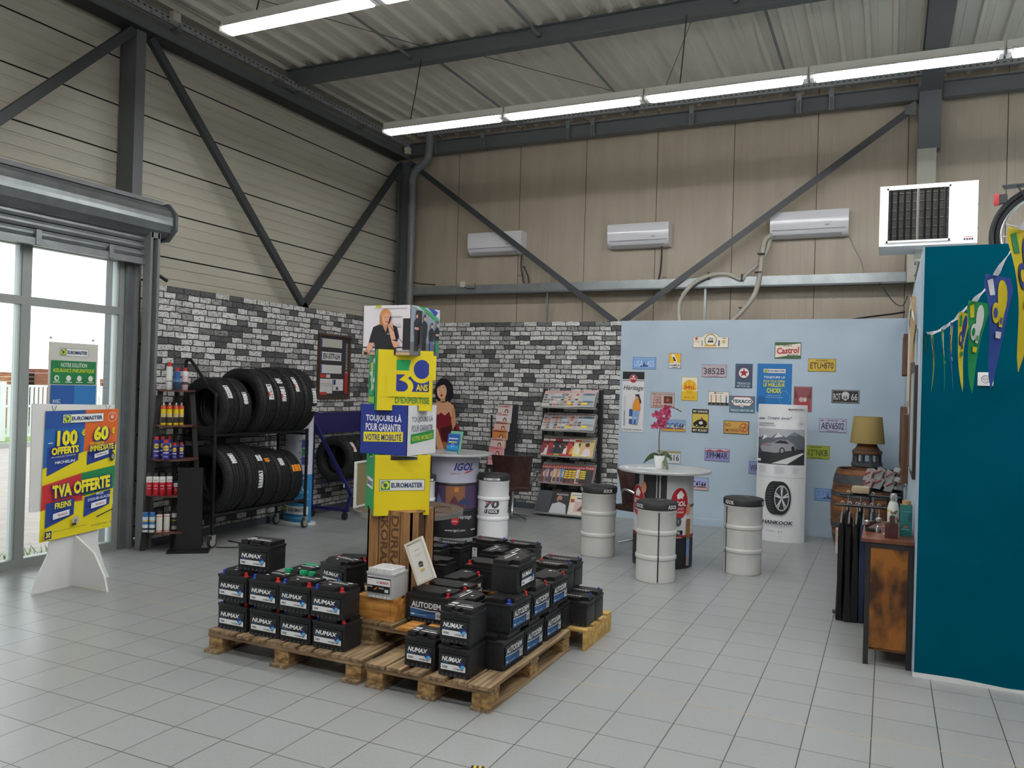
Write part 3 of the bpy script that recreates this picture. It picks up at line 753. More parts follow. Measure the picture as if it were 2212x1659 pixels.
# ================================================================== batteries
bcase = noise_mat('battery_case', '#1e1f22', '#27282b', (1, 1, 1), 60, 3, 0.42, bump=0.05)
blid = mat('battery_lid', '#1b1b1c', 0.38)
redp, bluep, greenp = mat('cap_red', '#c3242b', 0.35), mat('cap_blue', '#2646b0', 0.35), mat('cap_green', '#17a56a', 0.35)
def battery_case(w, d, h, m, lidm):
    """box with ledge, ribs along the foot; origin at the bottom centre"""
    mb = MB(); x, y = w / 2, d / 2
    mb.rbox(-x + 0.003, x - 0.003, -y + 0.003, y - 0.003, 0.0, h - 0.03, m, 0.004)
    mb.rbox(-x, x, -y, y, h - 0.042, h - 0.026, m, 0.003)
    k = int(w / 0.032)
    for i in range(k):
        cx = -x + 0.03 + (w - 0.06) * i / max(1, k - 1)
        for s in (-1, 1): mb.add([(cx - 0.012, s * (y - 0.002), 0.004), (cx + 0.012, s * (y - 0.002), 0.004), (cx + 0.007, s * (y - 0.002), 0.016), (cx - 0.007, s * (y - 0.002), 0.016), (cx - 0.012, s * (y + 0.005), 0.002), (cx + 0.012, s * (y + 0.005), 0.002)], [(0, 1, 2, 3), (4, 5, 2, 3), (0, 4, 3), (1, 5, 2)], m)
    mb.box(-x + 0.01, x - 0.01, -y - 0.003, y + 0.003, h - 0.058, h - 0.052, m)
    return mb
def battery_lid(w, d, h, m, style):
    x, y = w / 2 - 0.008, d / 2 - 0.008; z0, z1 = h - 0.027, h
    if style == 'notch':        # raised lid cut away at the two front terminals
        poly = [(-x + 0.045, -y), (x - 0.065, -y), (x - 0.045, -y + 0.03), (x - 0.04, -y + 0.055), (x, -y + 0.06), (x, y), (-x, y), (-x, -y + 0.055), (-x + 0.04, -y + 0.05)]
    elif style == 'chunky':
        poly = [(-x, -y + 0.01), (-x + 0.055, -y + 0.01), (-x + 0.06, -y + 0.03), (-x + 0.075, -y + 0.03), (-x + 0.08, -y), (x - 0.08, -y), (x - 0.075, -y + 0.03), (x - 0.06, -y + 0.03), (x - 0.055, -y + 0.01), (x, -y + 0.01), (x, y), (-x, y)]
    else:
        poly = [(-x, -y + 0.05), (-x + 0.05, -y + 0.045), (-x + 0.06, -y), (x - 0.06, -y), (x - 0.05, -y + 0.045), (x, -y + 0.05), (x, y), (-x, y)]
    mb = MB().prism(poly, z0, z1 - 0.002, m)
    mb.prism([(a * 0.97, b_ * 0.97) for a, b_ in poly], z1 - 0.002, z1, m)
    return mb
def terminal(t, x, y, h, m, r=0.011):
    MB().lathe([(r + 0.004, h - 0.027), (r + 0.004, h - 0.022), (r, h - 0.018), (r - 0.001, h + 0.001), (0, h + 0.003)], m, (x, y, 0), 10).build('terminal_cap', t)
def label_n(t, w, d, h, full=True):
    mb = MB(); a = Art(mb, pmap((-w / 2, -d / 2, 0), (1, 0, 0), (0, 0, 1)), d=0.0035)
    lw = min(w - 0.04, 0.205); x0 = (w - lw) / 2; z0 = 0.035; lh = 0.085
    a.rrect(x0, z0, x0 + lw, z0 + lh + 0.004, 0.004, '#24272c')
    cx, cz, r = x0 + lw * 0.85, z0 + 0.040, 0.019
    a.text('NUMAX', x0 + lw * 0.44, z0 + 0.062, lw * 0.76, 0.027, '#f2f3f5', 0.035, sl=0.25)
    a.rect(x0 + 0.012, z0 + 0.041, x0 + 0.05, z0 + 0.045, '#2f6fa8')
    a.rrect(x0 + 0.002, z0 + 0.002, x0 + lw - 0.002, z0 + 0.034, 0.003, '#e9ebee')
    for k in range(3): a.rect(x0 + 0.012 + 0.012 * k, z0 + 0.012, x0 + 0.021 + 0.012 * k, z0 + 0.023, '#4a4e55'); a.rect(x0 + 0.015 + 0.012 * k, z0 + 0.015, x0 + 0.018 + 0.012 * k, z0 + 0.02, '#e9ebee')
    a.ell(cx, cz, r, r, '#1c3470', n=16)
    for k, c_ in enumerate(('#3f9fe0', '#2a78c4', '#54b4ee')):
        e = [(cx + r * cos(radians(q)), cz + r * sin(radians(q))) for q in (205 + 22 * k, 240 + 15 * k, 275 + 12 * k, 310 + 12 * k, 340 + 14 * k)]
        a.poly(e + [(cx + r * .55, cz - r * (.55 - .3 * k)), (cx - r * .1, cz - r * (.68 - .34 * k))], c_)
    a.text('PREMIUM', x0 + lw * 0.72, z0 + 0.016, lw * 0.36, 0.009, '#3a3e46', 0.01)
    mb.build('front_label', t.children[0], label='white and blue printed front label')
def label_a(t, w, d, h):
    mb = MB(); a = Art(mb, pmap((-w / 2, -d / 2, 0), (1, 0, 0), (0, 0, 1)), d=0.0035)
    lw = min(w - 0.05, 0.245); x0 = (w - lw) / 2; z0 = 0.028
    a.rrect(x0 - 0.004, z0 - 0.003, x0 + lw + 0.004, z0 + 0.108, 0.004, '#26282c')
    a.poly([(x0, z0), (x0 + lw, z0), (x0 + lw, z0 + 0.035), (x0 + lw * 0.6, z0 + 0.047), (x0, z0 + 0.052)], '#2a5a92')
    a.poly([(x0, z0 + 0.005), (x0 + lw * 0.5, z0 + 0.03), (x0 + lw, z0 + 0.028), (x0 + lw, z0 + 0.05), (x0 + lw * 0.5, z0 + 0.04)], '#1c3763')
    a.poly([(x0, z0 + 0.052), (x0 + lw * 0.55, z0 + 0.043), (x0 + lw, z0 + 0.047), (x0 + lw, z0 + 0.051), (x0 + lw * 0.55, z0 + 0.048), (x0, z0 + 0.057)], '#c9d8ea')
    a.text('AUTODEM', x0 + lw * 0.47, z0 + 0.078, lw * 0.86, 0.036, '#dfe2e6', 0.03)
    a.rect(x0 + 0.008, z0 + 0.012, x0 + 0.035, z0 + 0.021, '#cfe0f0'); a.rect(x0 + 0.04, z0 + 0.013, x0 + 0.12, z0 + 0.017, '#8fb4d8')
    bx = x0 + lw * 0.76
    a.rect(bx, z0 + 0.004, bx + 0.045, z0 + 0.042, '#e8e8e8')
    for k in range(6): a.rect(bx + 0.005 + 0.006 * k, z0 + 0.01, bx + 0.008 + 0.006 * k, z0 + 0.037, '#30343a')
    mb.build('front_label', t.children[0], label='blue front label with white lettering and barcode')
def top_strip(t, w, d, h, kind=1):
    mb = MB(); a = Art(mb, pmap((-w / 2, -d / 2, h), (1, 0, 0), (0, 1, 0)), d=0.0008)
    if kind == 1:
        a.rect(w * 0.2, d * 0.62, w * 0.8, d * 0.67, '#dcdcdc'); a.rect(w * 0.3, d * 0.74, w * 0.6, d * 0.79, '#9a9da3'); a.rect(w * 0.72, d * 0.74, w * 0.86, d * 0.84, '#c9ccd0'); a.ell(w * 0.42, d * 0.33, 0.011, 0.009, '#d5d5d5')
    elif kind == 2:
        a.rect(w * 0.1, d * 0.3, w * 0.3, d * 0.36, '#e6e6e6'); a.rect(w * 0.1, d * 0.45, w * 0.3, d * 0.62, '#bfc2c8'); a.rect(w * 0.38, d * 0.3, w * 0.88, d * 0.36, '#e6e6e6'); a.text('NUMAX', w * 0.62, d * 0.48, w * 0.4, 0.018, '#aab0ba', 0.03, sl=0.2)
    elif kind == 3:
        a.rect(w * 0.75, d * 0.55, w * 0.83, d * 0.68, '#b8b8b8'); a.rect(w * 0.76, d * 0.42, w * 0.85, d * 0.47, '#8a8a8a')
    elif kind == 4:   # white script on a plain lid
        pts = []
        for i in range(22):
            x = w * (0.3 + 0.5 * i / 21); pts.append((x, d * (0.34 + 0.07 * sin(i * 1.9))))
        for (xa, ya), (xb, yb) in zip(pts[:-1], pts[1:]): a.poly([(xa, ya - 0.004), (xb, yb - 0.004), (xb, yb + 0.004), (xa, ya + 0.004)], '#d9d9d9'); a.d -= a.dd
        a.d += a.dd
        a.rect(w * 0.12, d * 0.3, w * 0.2, d * 0.4, '#8d8d8d')
    mb.build('lid_label', t.children[1], label='pale print on the lid')
def make_battery(kind, w, d, h=0.190, caps=('blue', 'red')):
    t = thing('car_battery', 'x', 'car battery')
    battery_case(w, d, h, bcase, blid).build('case', t)
    st_ = {'n': 'notch', 'c': 'chunky', 'a': 'flat', 'b': 'flat', 'g': 'flat', 's': 'flat', 'm': 'notch'}[kind]
    battery_lid(w, d, h, blid, st_).build('lid', t)
    cm = {'blue': bluep, 'red': redp, 'green': greenp, 'black': blid}
    ys = -d / 2 + 0.028
    if caps:
        if kind == 's':
            terminal(t, -w / 2 + 0.05, d / 2 - 0.06, h + 0.012, cm[caps[0]], 0.008); terminal(t, w / 2 - 0.03, d / 2 - 0.03, h + 0.010, cm[caps[1]], 0.008)
        else:
            if caps[0]: terminal(t, -w / 2 + 0.03, ys, h, cm[caps[0]])
            if caps[1]: terminal(t, w / 2 - 0.03, ys, h, cm[caps[1]])
    if kind == 'n': label_n(t, w, d, h); top_strip(t, w, d, h, 1)
    if kind == 'm': label_n(t, w, d, h); top_strip(t, w, d, h, 1)
    if kind == 'c':
        label_n(t, w, d, h); top_strip(t, w, d, h, 2)
        MB().tube([(-0.02, -d / 2 + 0.006, h - 0.014), (-0.018, -d / 2 - 0.006, h - 0.016), (0.05, -d / 2 - 0.006, h - 0.016), (0.052, -d / 2 + 0.006, h - 0.014)], 0.004, blid, 6).build('handle', t)
    if kind == 'a': label_a(t, w, d, h); top_strip(t, w, d, h, 3)
    if kind == 's':
        top_strip(t, w, d, h, 4)
        mb = MB(); a = Art(mb, pmap((-w / 2, -d / 2, 0), (1, 0, 0), (0, 0, 1)), d=0.0035)
        a.rect(0.04, 0.03, 0.085, 0.125, '#d8d5d6'); a.ell(0.062, 0.108, 0.006, 0.006, '#8a3040'); a.rect(0.045, 0.035, 0.08, 0.05, '#3a3436'); a.rect(0.05, 0.06, 0.058, 0.068, '#777')if False else a.rect(0.05, 0.06, 0.058, 0.068, '#777777')
        mb.build('front_label', t.children[0], label='white sticker')
        for k in range(3): MB().box(w / 2 - 0.002, w / 2 + 0.002, -d / 2 + 0.02 + k * 0.05, -d / 2 + 0.045 + k * 0.05, h - 0.062, h - 0.056, blid).build('side_slot', t.children[0])
    if kind == 'g':
        for x in (-w / 2 + 0.03, w / 2 - 0.03): MB().rbox(x - 0.025, x + 0.025, -d / 2 + 0.01, -d / 2 + 0.045, h - 0.026, h + 0.006, greenp, 0.004).build('terminal_cover', t, label='bright green terminal cover')
        MB().rbox(-w / 2 + 0.02, w / 2 - 0.06, d / 2 - 0.05, d / 2 - 0.012, h - 0.004, h + 0.004, greenp, 0.003).build('lid_strip', t, label='bright green strip')
        top_strip(t, w, d, h, 1)
    return t
protos = {}
def battery(kind, x, y, z, label, rz=0.0, w=0.245, d=0.175, h=0.190, caps=('blue', 'red'), group=None):
    key = (kind, w, d, h, caps)
    if key not in protos:
        t = protos[key] = make_battery(kind, w, d, h, caps)
        t.location = (x, y, z); t.rotation_euler = (0, 0, rz); tag(t, label, 'car battery', group); return t
    return dup(protos[key], (x, y, z), rz, label, group)
ZB = 0.144
gl = 'batteries in two stacked rows on the left pallet'
for i, xc in enumerate((-3.822, -3.555, -3.31, -3.053)):
    battery('n', xc, 4.02 + 0.0875, ZB, 'black battery with blue-swirl label, %s from left in the lower front row' % ORD[i], group=gl)
for i, xc in enumerate((-3.815, -3.555, -3.31, -3.06)):
    battery('n', xc, 4.005 + 0.0875, ZB + 0.192, 'black battery with red and blue caps, %s from left in the upper front row' % ORD[i], group=gl)
battery('c', -3.715, 4.165, ZB + 0.386, 'black battery alone on top of the left stack, at its left end', rz=radians(3), w=0.25, caps=None)
battery('m', -3.46, 4.70, 0.335, 'black battery with tilted label, standing behind the left rows, red cap at its rear left', rz=radians(-13), w=0.28, caps=(None, 'black'))
MB().lathe([(0.016, 0), (0.014, 0.022), (0, 0.024)], redp, (-0.105, 0.05, 0.168), 10).build('terminal_cap', list(protos.values())[-1])
for i, xc in enumerate((-4.05, -3.83)):
    battery('g', xc, 5.02, ZB, 'black battery with green terminal covers behind the left rows, the %s of the pair' % ('left' if i == 0 else 'right'), w=0.2, d=0.26, caps=None)
battery('b', -3.97, 5.55, 0.20 - 0.05, 'black battery with one red cap, just left of the wooden crate at the back', rz=radians(20), w=0.26, caps=(None, 'red'))
# front pallet
battery('c', -2.412, 4.03 + 0.0875, ZB, 'black battery on the front pallet, standing alone left of the two-high stack', w=0.207, caps=None)
battery('c', -2.163, 3.985 + 0.1, ZB, 'black battery at the bottom of the two-high stack at the front corner', w=0.2, d=0.2, caps=None)
battery('c', -2.158, 3.98 + 0.1, ZB + 0.192, 'black battery on top of the two-high stack at the front corner', w=0.2, d=0.2, caps=None)
ga = 'batteries facing right along the front pallet'
for i, yc in enumerate((4.34, 4.645, 4.965)):
    battery('a', -1.955 - 0.0875, yc, ZB, 'black battery facing right, blue label, %s from the front in the bottom layer' % ORD[i], rz=pi / 2, w=0.295, caps=(None, 'black'), group=ga)
for i, yc in enumerate((4.43, 4.745, 5.06)):
    battery('a', -1.955 - 0.0875, yc, ZB + 0.192, 'black battery facing right, blue label, %s from the front in the upper layer' % ORD[i], rz=pi / 2, w=0.295, caps=('blue' if i == 0 else None, 'red'), group=ga)
battery('b', -2.04, 5.21, ZB + 0.0, 'plain black battery at the far end of the bottom right layer', rz=pi / 2, w=0.18, caps=None)
battery('m', -2.085, 4.60, ZB + 0.384, 'black battery lying highest on the right side, white-and-blue label facing right', rz=pi / 2 + 0.02, w=0.31, caps=None)
battery('m', -2.30, 4.42, 0.30, 'black battery with a white strip on its lid, behind the two-high front stack', rz=pi / 2, w=0.26, d=0.17, caps=(None, None))
battery('a', -2.575, 4.47, 0.288, 'large black battery behind the front pallet edge, its blue label facing the camera', w=0.32, caps=(None, 'red'))
battery('a', -2.56, 4.66, 0.288, 'black battery with red cap directly behind the large one with blue label', w=0.32, caps=(None, 'red'))
battery('a', -2.62, 4.92, 0.288, 'black battery turned sideways, lettering facing right, in the middle of the pile', rz=pi / 2, w=0.30, caps=(None, 'red'))
battery('b', -2.57, 5.165 + 0.04, 0.334, 'black battery with a red cap at its left, behind the sideways one', w=0.29, caps=('red', None))
gb = 'plain black batteries at the back of the pile'
for x, y, z, rz, nm, k in ((-2.695, 5.62, 0.336, pi / 2, 'plain black battery with pale lid print, left of the middle pair at the back', 'c2'),
                        (-2.515, 5.62, 0.336, pi / 2, 'plain black battery with pale lid print, right of the middle pair at the back', 'c2')):
    battery('m', x, y, z, nm, rz=rz, w=0.26, d=0.172, caps=(None, None))
battery('s', -2.935, 5.95, 0.336, 'black battery with white sticker, left one of the two furthest back', w=0.285, caps=('red', 'blue'))
battery('s', -2.64, 5.95, 0.336, 'black battery, right one of the two furthest back in the pile', w=0.285, caps=('red', 'blue'))
battery('s', -1.975, 5.355, 0.142, 'black battery with white sticker, nearer one on the yellow pine pallet', w=0.285, caps=('red', 'blue'))
battery('s', -1.975, 5.535, 0.142, 'black battery, further one on the yellow pine pallet', w=0.285, caps=('red', 'blue'))
battery('s', -2.155, 5.40, 0.336, 'upper black battery with white script lid, nearer of two left of the pine pallet', w=0.285, caps=('red', 'blue'))
battery('s', -2.155, 5.58, 0.336, 'upper black battery with white script lid, further of two left of the pine pallet', w=0.285, caps=('red', 'blue'))
battery('s', -2.3, 5.49, 0.142, 'black battery hidden in the bottom layer left of the pine pallet', w=0.285, caps=('red', 'blue'), rz=pi / 2) if False else None
battery('b', -2.95, 5.08, 0.336, 'plain black battery just right of the crate, nearest of three behind the framed sign', w=0.29, caps=None)
battery('c', -3.22, 5.50, 0.336, 'black battery with pale lid print behind the crate, front one of two', w=0.28, caps=(None, 'blue')) if False else battery('s', -3.22, 5.48, 0.336, 'black battery with pale lid print behind the crate, front one of two', w=0.28, caps=('black', 'blue'))
battery('s', -3.14, 5.67, 0.336, 'black battery with pale lid print behind the crate, rear one of two', w=0.28, caps=('black', 'black'))
battery('m', -3.46, 4.72, 0.144, 'black battery in the bottom layer, under the tilted one behind the left rows', rz=radians(-13), w=0.28, caps=(None, 'black'))
gh = 'hidden bottom batteries carrying the upper ones'
for x, y, z in ((-2.935, 5.95, 0.144), (-2.64, 5.95, 0.144), (-2.7, 5.62, 0.144), (-2.4, 5.62, 0.144), (-3.22, 5.48, 0.144), (-3.14, 5.67, 0.144), (-2.30, 4.45, 0.11)):
    battery('s', x, y, z + 0.0, 'plain black battery underneath, carrying the upper batteries of the pile', w=0.28, caps=('black', 'black'), group=gh) if z > 0.14 else None
# silver battery
t = thing('car_battery', 'silver grey battery with black-and-white label on the orange half pallet', 'car battery', (-2.852, 4.345, 0.429))
silv = mat('battery_silver', '#b4b6b9', 0.38); silv2 = mat('battery_silver_lid', '#d3d4d5', 0.35)
battery_case(0.2, 0.175, 0.185, silv, silv).build('case', t)
mb = MB(); mb.prism([(-0.085, -0.075), (0.085, -0.075), (0.085, 0.075), (-0.085, 0.075)], 0.158, 0.181, silv2)
for k in range(3): mb.rbox(-0.088 + 0.06 * k, -0.034 + 0.06 * k, -0.083, -0.06, 0.158, 0.183, silv2, 0.004)
for k in range(2): mb.rbox(-0.05 + 0.06 * k, 0.0 + 0.06 * k, -0.04, 0.06, 0.18, 0.187, silv2, 0.003)
mb.build('lid', t)
mb = MB(); a = Art(mb, pmap((-0.1, -0.0875, 0), (1, 0, 0), (0, 0, 1)), d=0.0035)
a.rect(0.012, 0.035, 0.18, 0.128, '#e8e8e8'); a.rect(0.012, 0.12, 0.18, 0.128, '#161616'); a.rect(0.012, 0.035, 0.18, 0.08, '#161616')
a.text('BOSCH', 0.138, 0.1, 0.062, 0.016, '#b8353b', 0.03); a.ell(0.09, 0.1, 0.009, 0.009, '#8a8d90', inner=0.8); a.rect(0.086, 0.098, 0.094, 0.102, '#8a8d90')
a.text('S3 002', 0.034, 0.07, 0.036, 0.009, '#dddddd', 0.02); a.poly([(0.06, 0.05), (0.08, 0.055), (0.095, 0.073), (0.08, 0.068)], '#d9702c'); a.rect(0.1, 0.06, 0.14, 0.07, '#8f8f8f'); a.rect(0.145, 0.042, 0.172, 0.062, '#d8d8d8')
mb.build('front_label', t)

# ================================================================== crate and printed cube tower
t = thing('wooden_crate', 'slatted brown fruit crate standing on end under the cube tower', 'crate', (-2.94, 4.63, 0.43))
cw = crate_w(); ink = mat('stencil_ink', '#5a3d22', 0.8)
W, D, H = 0.34, 0.29, 0.51
for i, (a, b2) in enumerate(((-0.17, -0.085), (-0.075, 0.0), (0.007, 0.08), (0.087, 0.17))):
    MB().box(a, b2, -D / 2, -D / 2 + 0.012, 0, H, cw).build('front_slat', t)
mb = MB(); a = Art(mb, pmap((0, -D / 2, 0), (1, 0, 0), (0, 0, 1)), d=0.001)
a.text('SKORASZE', -0.037, 0.26, 0.47, 0.058, ink, 0.03, rot=-pi / 2); a.text('DURRAN', 0.044, 0.26, 0.44, 0.06, ink, 0.03, rot=-pi / 2)
mb.build('stencil_lettering', t, label='dark stencilled lettering')
for i, (a_, b2) in enumerate(((-0.145, -0.06), (0.045, 0.145))):
    MB().box(W / 2 - 0.012, W / 2, a_, b2, 0, H, cw).build('side_slat', t); MB().box(-W / 2, -W / 2 + 0.012, a_, b2, 0, H, cw).build('side_slat', t)
MB().box(W / 2 - 0.03, W / 2 - 0.013, -0.05, 0.035, 0, H, mat('crate_inside', '#4e3521', 0.8)).build('side_slat', t)
MB().box(-W / 2, W / 2, D / 2 - 0.012, D / 2, 0, H, cw).build('back_panel', t)
for z in (0.0, H - 0.014): MB().box(-W / 2 + 0.001, W / 2 - 0.001, -D / 2 + 0.013, D / 2 - 0.013, z, z + 0.013, cw).build('end_panel', t)
# framed notice leaning
A = [AY(u, v, 4.42) for u, v in ((884, 1172), (921, 1160), (941, 1248), (902.5, 1266))]
t = thing('framed_notice', 'white framed notice leaning askew against the crate among the batteries', 'framed notice', A[3])
o3 = Vector(A[3]); ux = (A[2] - A[3]); vy = (A[0] - A[3]); Wf, Hf = ux.length, vy.length
ux.normalize(); vy = (vy - ux * vy.dot(ux)).normalized(); vy = (vy + Vector((0, 0.12, 0))).normalized(); vy = (vy - ux * vy.dot(ux)).normalized(); nn = ux.cross(vy)
whitew = mat('frame_whitewash', '#cfcabf', 0.6)
L = lambda a, b_, c: tuple(ux * a + vy * b_ + nn * c)
mb = MB(); fw = 0.014
for q in ([(0, 0), (Wf, 0), (Wf, fw), (0, fw)], [(0, Hf - fw), (Wf, Hf - fw), (Wf, Hf), (0, Hf)], [(0, fw), (fw, fw), (fw, Hf - fw), (0, Hf - fw)], [(Wf - fw, fw), (Wf, fw), (Wf, Hf - fw), (Wf - fw, Hf - fw)]):
    mb.prism(q, -0.015, 0.004, whitew, mp=L)
mb.build('frame', t)
mb = MB().prism([(fw, fw), (Wf - fw, fw), (Wf - fw, Hf - fw), (fw, Hf - fw)], -0.012, -0.004, C('#dfdcd6'), mp=L)
a = Art(mb, lambda p, q, d: L(p, q, d - 0.004)); cx = Wf / 2
a.rect(cx - 0.02, Hf * 0.76, cx + 0.02, Hf * 0.77, '#777777'); a.rect(cx - 0.032, Hf * 0.66, cx + 0.032, Hf * 0.665, '#888888'); a.rect(cx - 0.02, Hf * 0.63, cx + 0.02, Hf * 0.636, '#888888')
a.poly([(cx - 0.018, Hf * .38), (cx + 0.012, Hf * .36), (cx + 0.018, Hf * .46), (cx + 0.0, Hf * .5), (cx - 0.016, Hf * .47)], '#3a3a3c'); a.rect(cx - 0.01, Hf * .41, cx + 0.008, Hf * .43, '#b9b9b9'); a.rect(cx - 0.015, Hf * .28, cx + 0.015, Hf * .32, '#d9c23a')
mb.build('notice_sheet', t)
# cubes
cyel, cblu, cgrn, cwht = '#e2cd12', '#22368f', '#0f9a55', '#dcdde4'
CS = 0.372; HT = 0.328
def em_logo(a, cx, cy, w, h):
    a.rect(cx - w / 2, cy - h / 2, cx + w / 2, cy + h / 2, '#33405e'); a.rect(cx - w / 2 + h * .04, cy - h * .46, cx + w / 2 - h * .04, cy + h * .46, '#e9eae6')
    lx = cx - w / 2 + h * 0.52
    a.rect(lx - h * .4, cy - h * .4, lx + h * .4, cy + h * .4, '#1d8a4c'); a.ell(lx, cy, h * .36, h * .36, '#d9d62a', n=14); a.ell(lx, cy, h * .18, h * .18, '#1f6f4a', n=10)
    a.poly([(lx - h * .4, cy + h * .1), (lx - h * .1, cy + h * .1), (lx - h * .1, cy + h * .4), (lx - h * .4, cy + h * .4)], '#8d9a9a'); a.rect(lx - h * .05, cy - h * .4, lx + h * .05, cy - h * .2, '#1d8a4c')
    a.text('EUROMASTER', cx + h * 0.42, cy, w - h * 1.2, h * 0.44, '#27406e', 0.03)
def thirty(a, x, y, s, c1, c2, bgc, ans='#e8d53a'):
    """the 30 emblem in a square of side s, x,y lower left"""
    B = c2[1]
    a.rect(x, y + .62 * s, x + .42 * s, y + .95 * s, c2[0])
    a.rect(x, y, x + s, y + .52 * s, B)
    a.ell(x + .76 * s, y + .68 * s, .38 * s, .42 * s, c1, n=30); a.ell(x + .77 * s, y + .68 * s, .25 * s, .29 * s, B, n=28); a.rect(x + .985 * s, y + .36 * s, x + 1.2 * s, y + 1.1 * s, bgc)
    a.ell(x + .15 * s, y + .15 * s, .37 * s, .29 * s, c1, a0=-178, a1=82, inner=.56, n=24)
    a.poly([(x + .02 * s, y + .22 * s), (x + .24 * s, y + .40 * s), (x + .24 * s, y + .52 * s), (x + .44 * s, y + .62 * s), (x - .02 * s, y + .62 * s), (x - .02 * s, y + .50 * s), (x + .22 * s, y + .50 * s), (x + .05 * s, y + .32 * s)][::1], c1) if False else None
    a.rect(x - .02 * s, y + .51 * s, x + .48 * s, y + .63 * s, c1)
    a.poly([(x + .28 * s, y + .52 * s), (x + .48 * s, y + .52 * s), (x + .30 * s, y + .36 * s), (x + .22 * s, y + .32 * s), (x + .08 * s, y + .34 * s)], c1)
    a.rect(x - .3 * s, y - .16 * s, x, y + .6 * s, bgc); a.rect(x - .01 * s, y - .16 * s, x + s, y, bgc)
    a.text('ANS', x + .78 * s, y + .13 * s, .36 * s, .2 * s, ans, 0.03)
def make_cube(name_lab, z, rz, cols, tabs):
    t = thing('display_cube', name_lab, 'display cube', (-3.015, 4.68, z), rz, 'printed cardboard cubes of the tower')
    s = CS / 2; mb = MB(); th = 0.004
    sl = 0.105; dp = 0.035
    # four walls, with tabs standing up at the corners
    for k, (c) in enumerate(cols):
        a_ = -pi / 2 + k * pi / 2                      # outward direction of the face
        n_ = Vector((cos(a_), sin(a_), 0)); u_ = Vector((-sin(a_), cos(a_), 0))
        def mpf(p, q, d, n_=n_, u_=u_): return tuple(n_ * (s + d) + u_ * p + Vector((0, 0, q)))
        if tabs: poly = [(-s, -dp), (-s + sl, -dp), (-s + sl, 0), (s - sl * .85, 0), (s - sl * .85, -dp), (s, -dp), (s, HT + dp), (s - sl * .85, HT + dp), (s - sl * .85, HT), (-s + sl, HT), (-s + sl, HT + dp), (-s, HT + dp)]
        else: poly = [(-s, 0), (s, 0), (s, HT), (-s, HT)]
        mb.prism(poly, -th, 0, C(c), mp=mpf)
    mb.box(-s + th, s - th, -s + th, s - th, 0.0 + 0.002, 0.006, C('#bfb6a0')).box(-s + th, s - th, -s + th, s - th, HT - 0.006, HT - 0.002, C('#cfcfcf'))
    mb.build('carton', t)
    return t
def face_map(k, s=CS / 2):
    a_ = -pi / 2 + k * pi / 2; n_ = Vector((cos(a_), sin(a_), 0)); u_ = Vector((-sin(a_), cos(a_), 0))
    return lambda p, q, d: tuple(n_ * (s + d) + u_ * p + Vector((0, 0, q)))
z0 = 0.975
R45 = radians(43)
# bottom cube: yellow and green, turned 45 degrees (tabs only upwards)
t = make_cube('yellow and green printed cube at the bottom of the tower, with the white logo strip', z0 - 0.035, R45, (cyel, cyel, cgrn, cgrn), True)
mb = MB(); a = Art(mb, face_map(0)); em_logo(a, 0.0, 0.165, 0.30, 0.075); mb.build('front_print', t)
mb = MB(); a = Art(mb, face_map(3)); em_logo(a, 0.0, 0.165, 0.30, 0.075); mb.build('side_print', t)
# second: blue front, white side
t = make_cube('blue and white printed cube, second from the bottom of the tower', z0 + HT, 0, (cblu, cwht, cblu, cwht), False)
mb = MB(); a = Art(mb, face_map(0))
a.text('TOUJOURS LÀ', 0, 0.237, 0.28, 0.062, '#f0f0f4', 0.03); a.text('POUR GARANTIR', 0, 0.178, 0.28, 0.05, '#f0f0f4', 0.02)
a.poly([(-0.155, 0.078), (0.155, 0.09), (0.155, 0.155), (-0.155, 0.143)], '#e9d71c'); a.text('VOTRE MOBILITÉ', 0, 0.117, 0.285, 0.052, '#22368f', 0.02, rot=0.03); mb.build('front_print', t)
mb = MB(); a = Art(mb, face_map(1))
a.text('TOUJOURS LÀ', 0, 0.235, 0.27, 0.052, '#4a4f5e', 0.01); a.text('POUR GARANTIR', 0, 0.175, 0.27, 0.044, '#4a4f5e', 0.005)
a.poly([(-0.145, 0.075), (0.15, 0.098), (0.15, 0.16), (-0.145, 0.138)], '#1f8b45'); a.text('VOTRE MOBILITÉ', 0, 0.117, 0.27, 0.04, '#cfd83a', 0.015, rot=0.05); mb.build('side_print', t)
# third: yellow 30
t = make_cube('yellow and green printed cube with the big 30, third from the bottom', z0 + 2 * HT, R45, (cyel, cyel, cgrn, cgrn), True)
mb = MB(); a = Art(mb, face_map(0))
thirty(a, -0.06, 0.06 + 0.03, 0.22, cyel, ('#0f9a55', '#22368f'), cyel, '#e2cd12')
a.text("D'EXPERTISE", 0.05, 0.033, 0.23, 0.042, '#1f7f43', 0.015); mb.build('front_print', t)
mb = MB(); a = Art(mb, face_map(3))
thirty(a, -0.10, 0.09, 0.2, '#e9ece8', (cyel, '#0f9a55'), cgrn, '#e9ece8'); a.rect(-0.13, 0.01, 0.13, 0.05, '#8fbf3a'); mb.build('side_print', t)
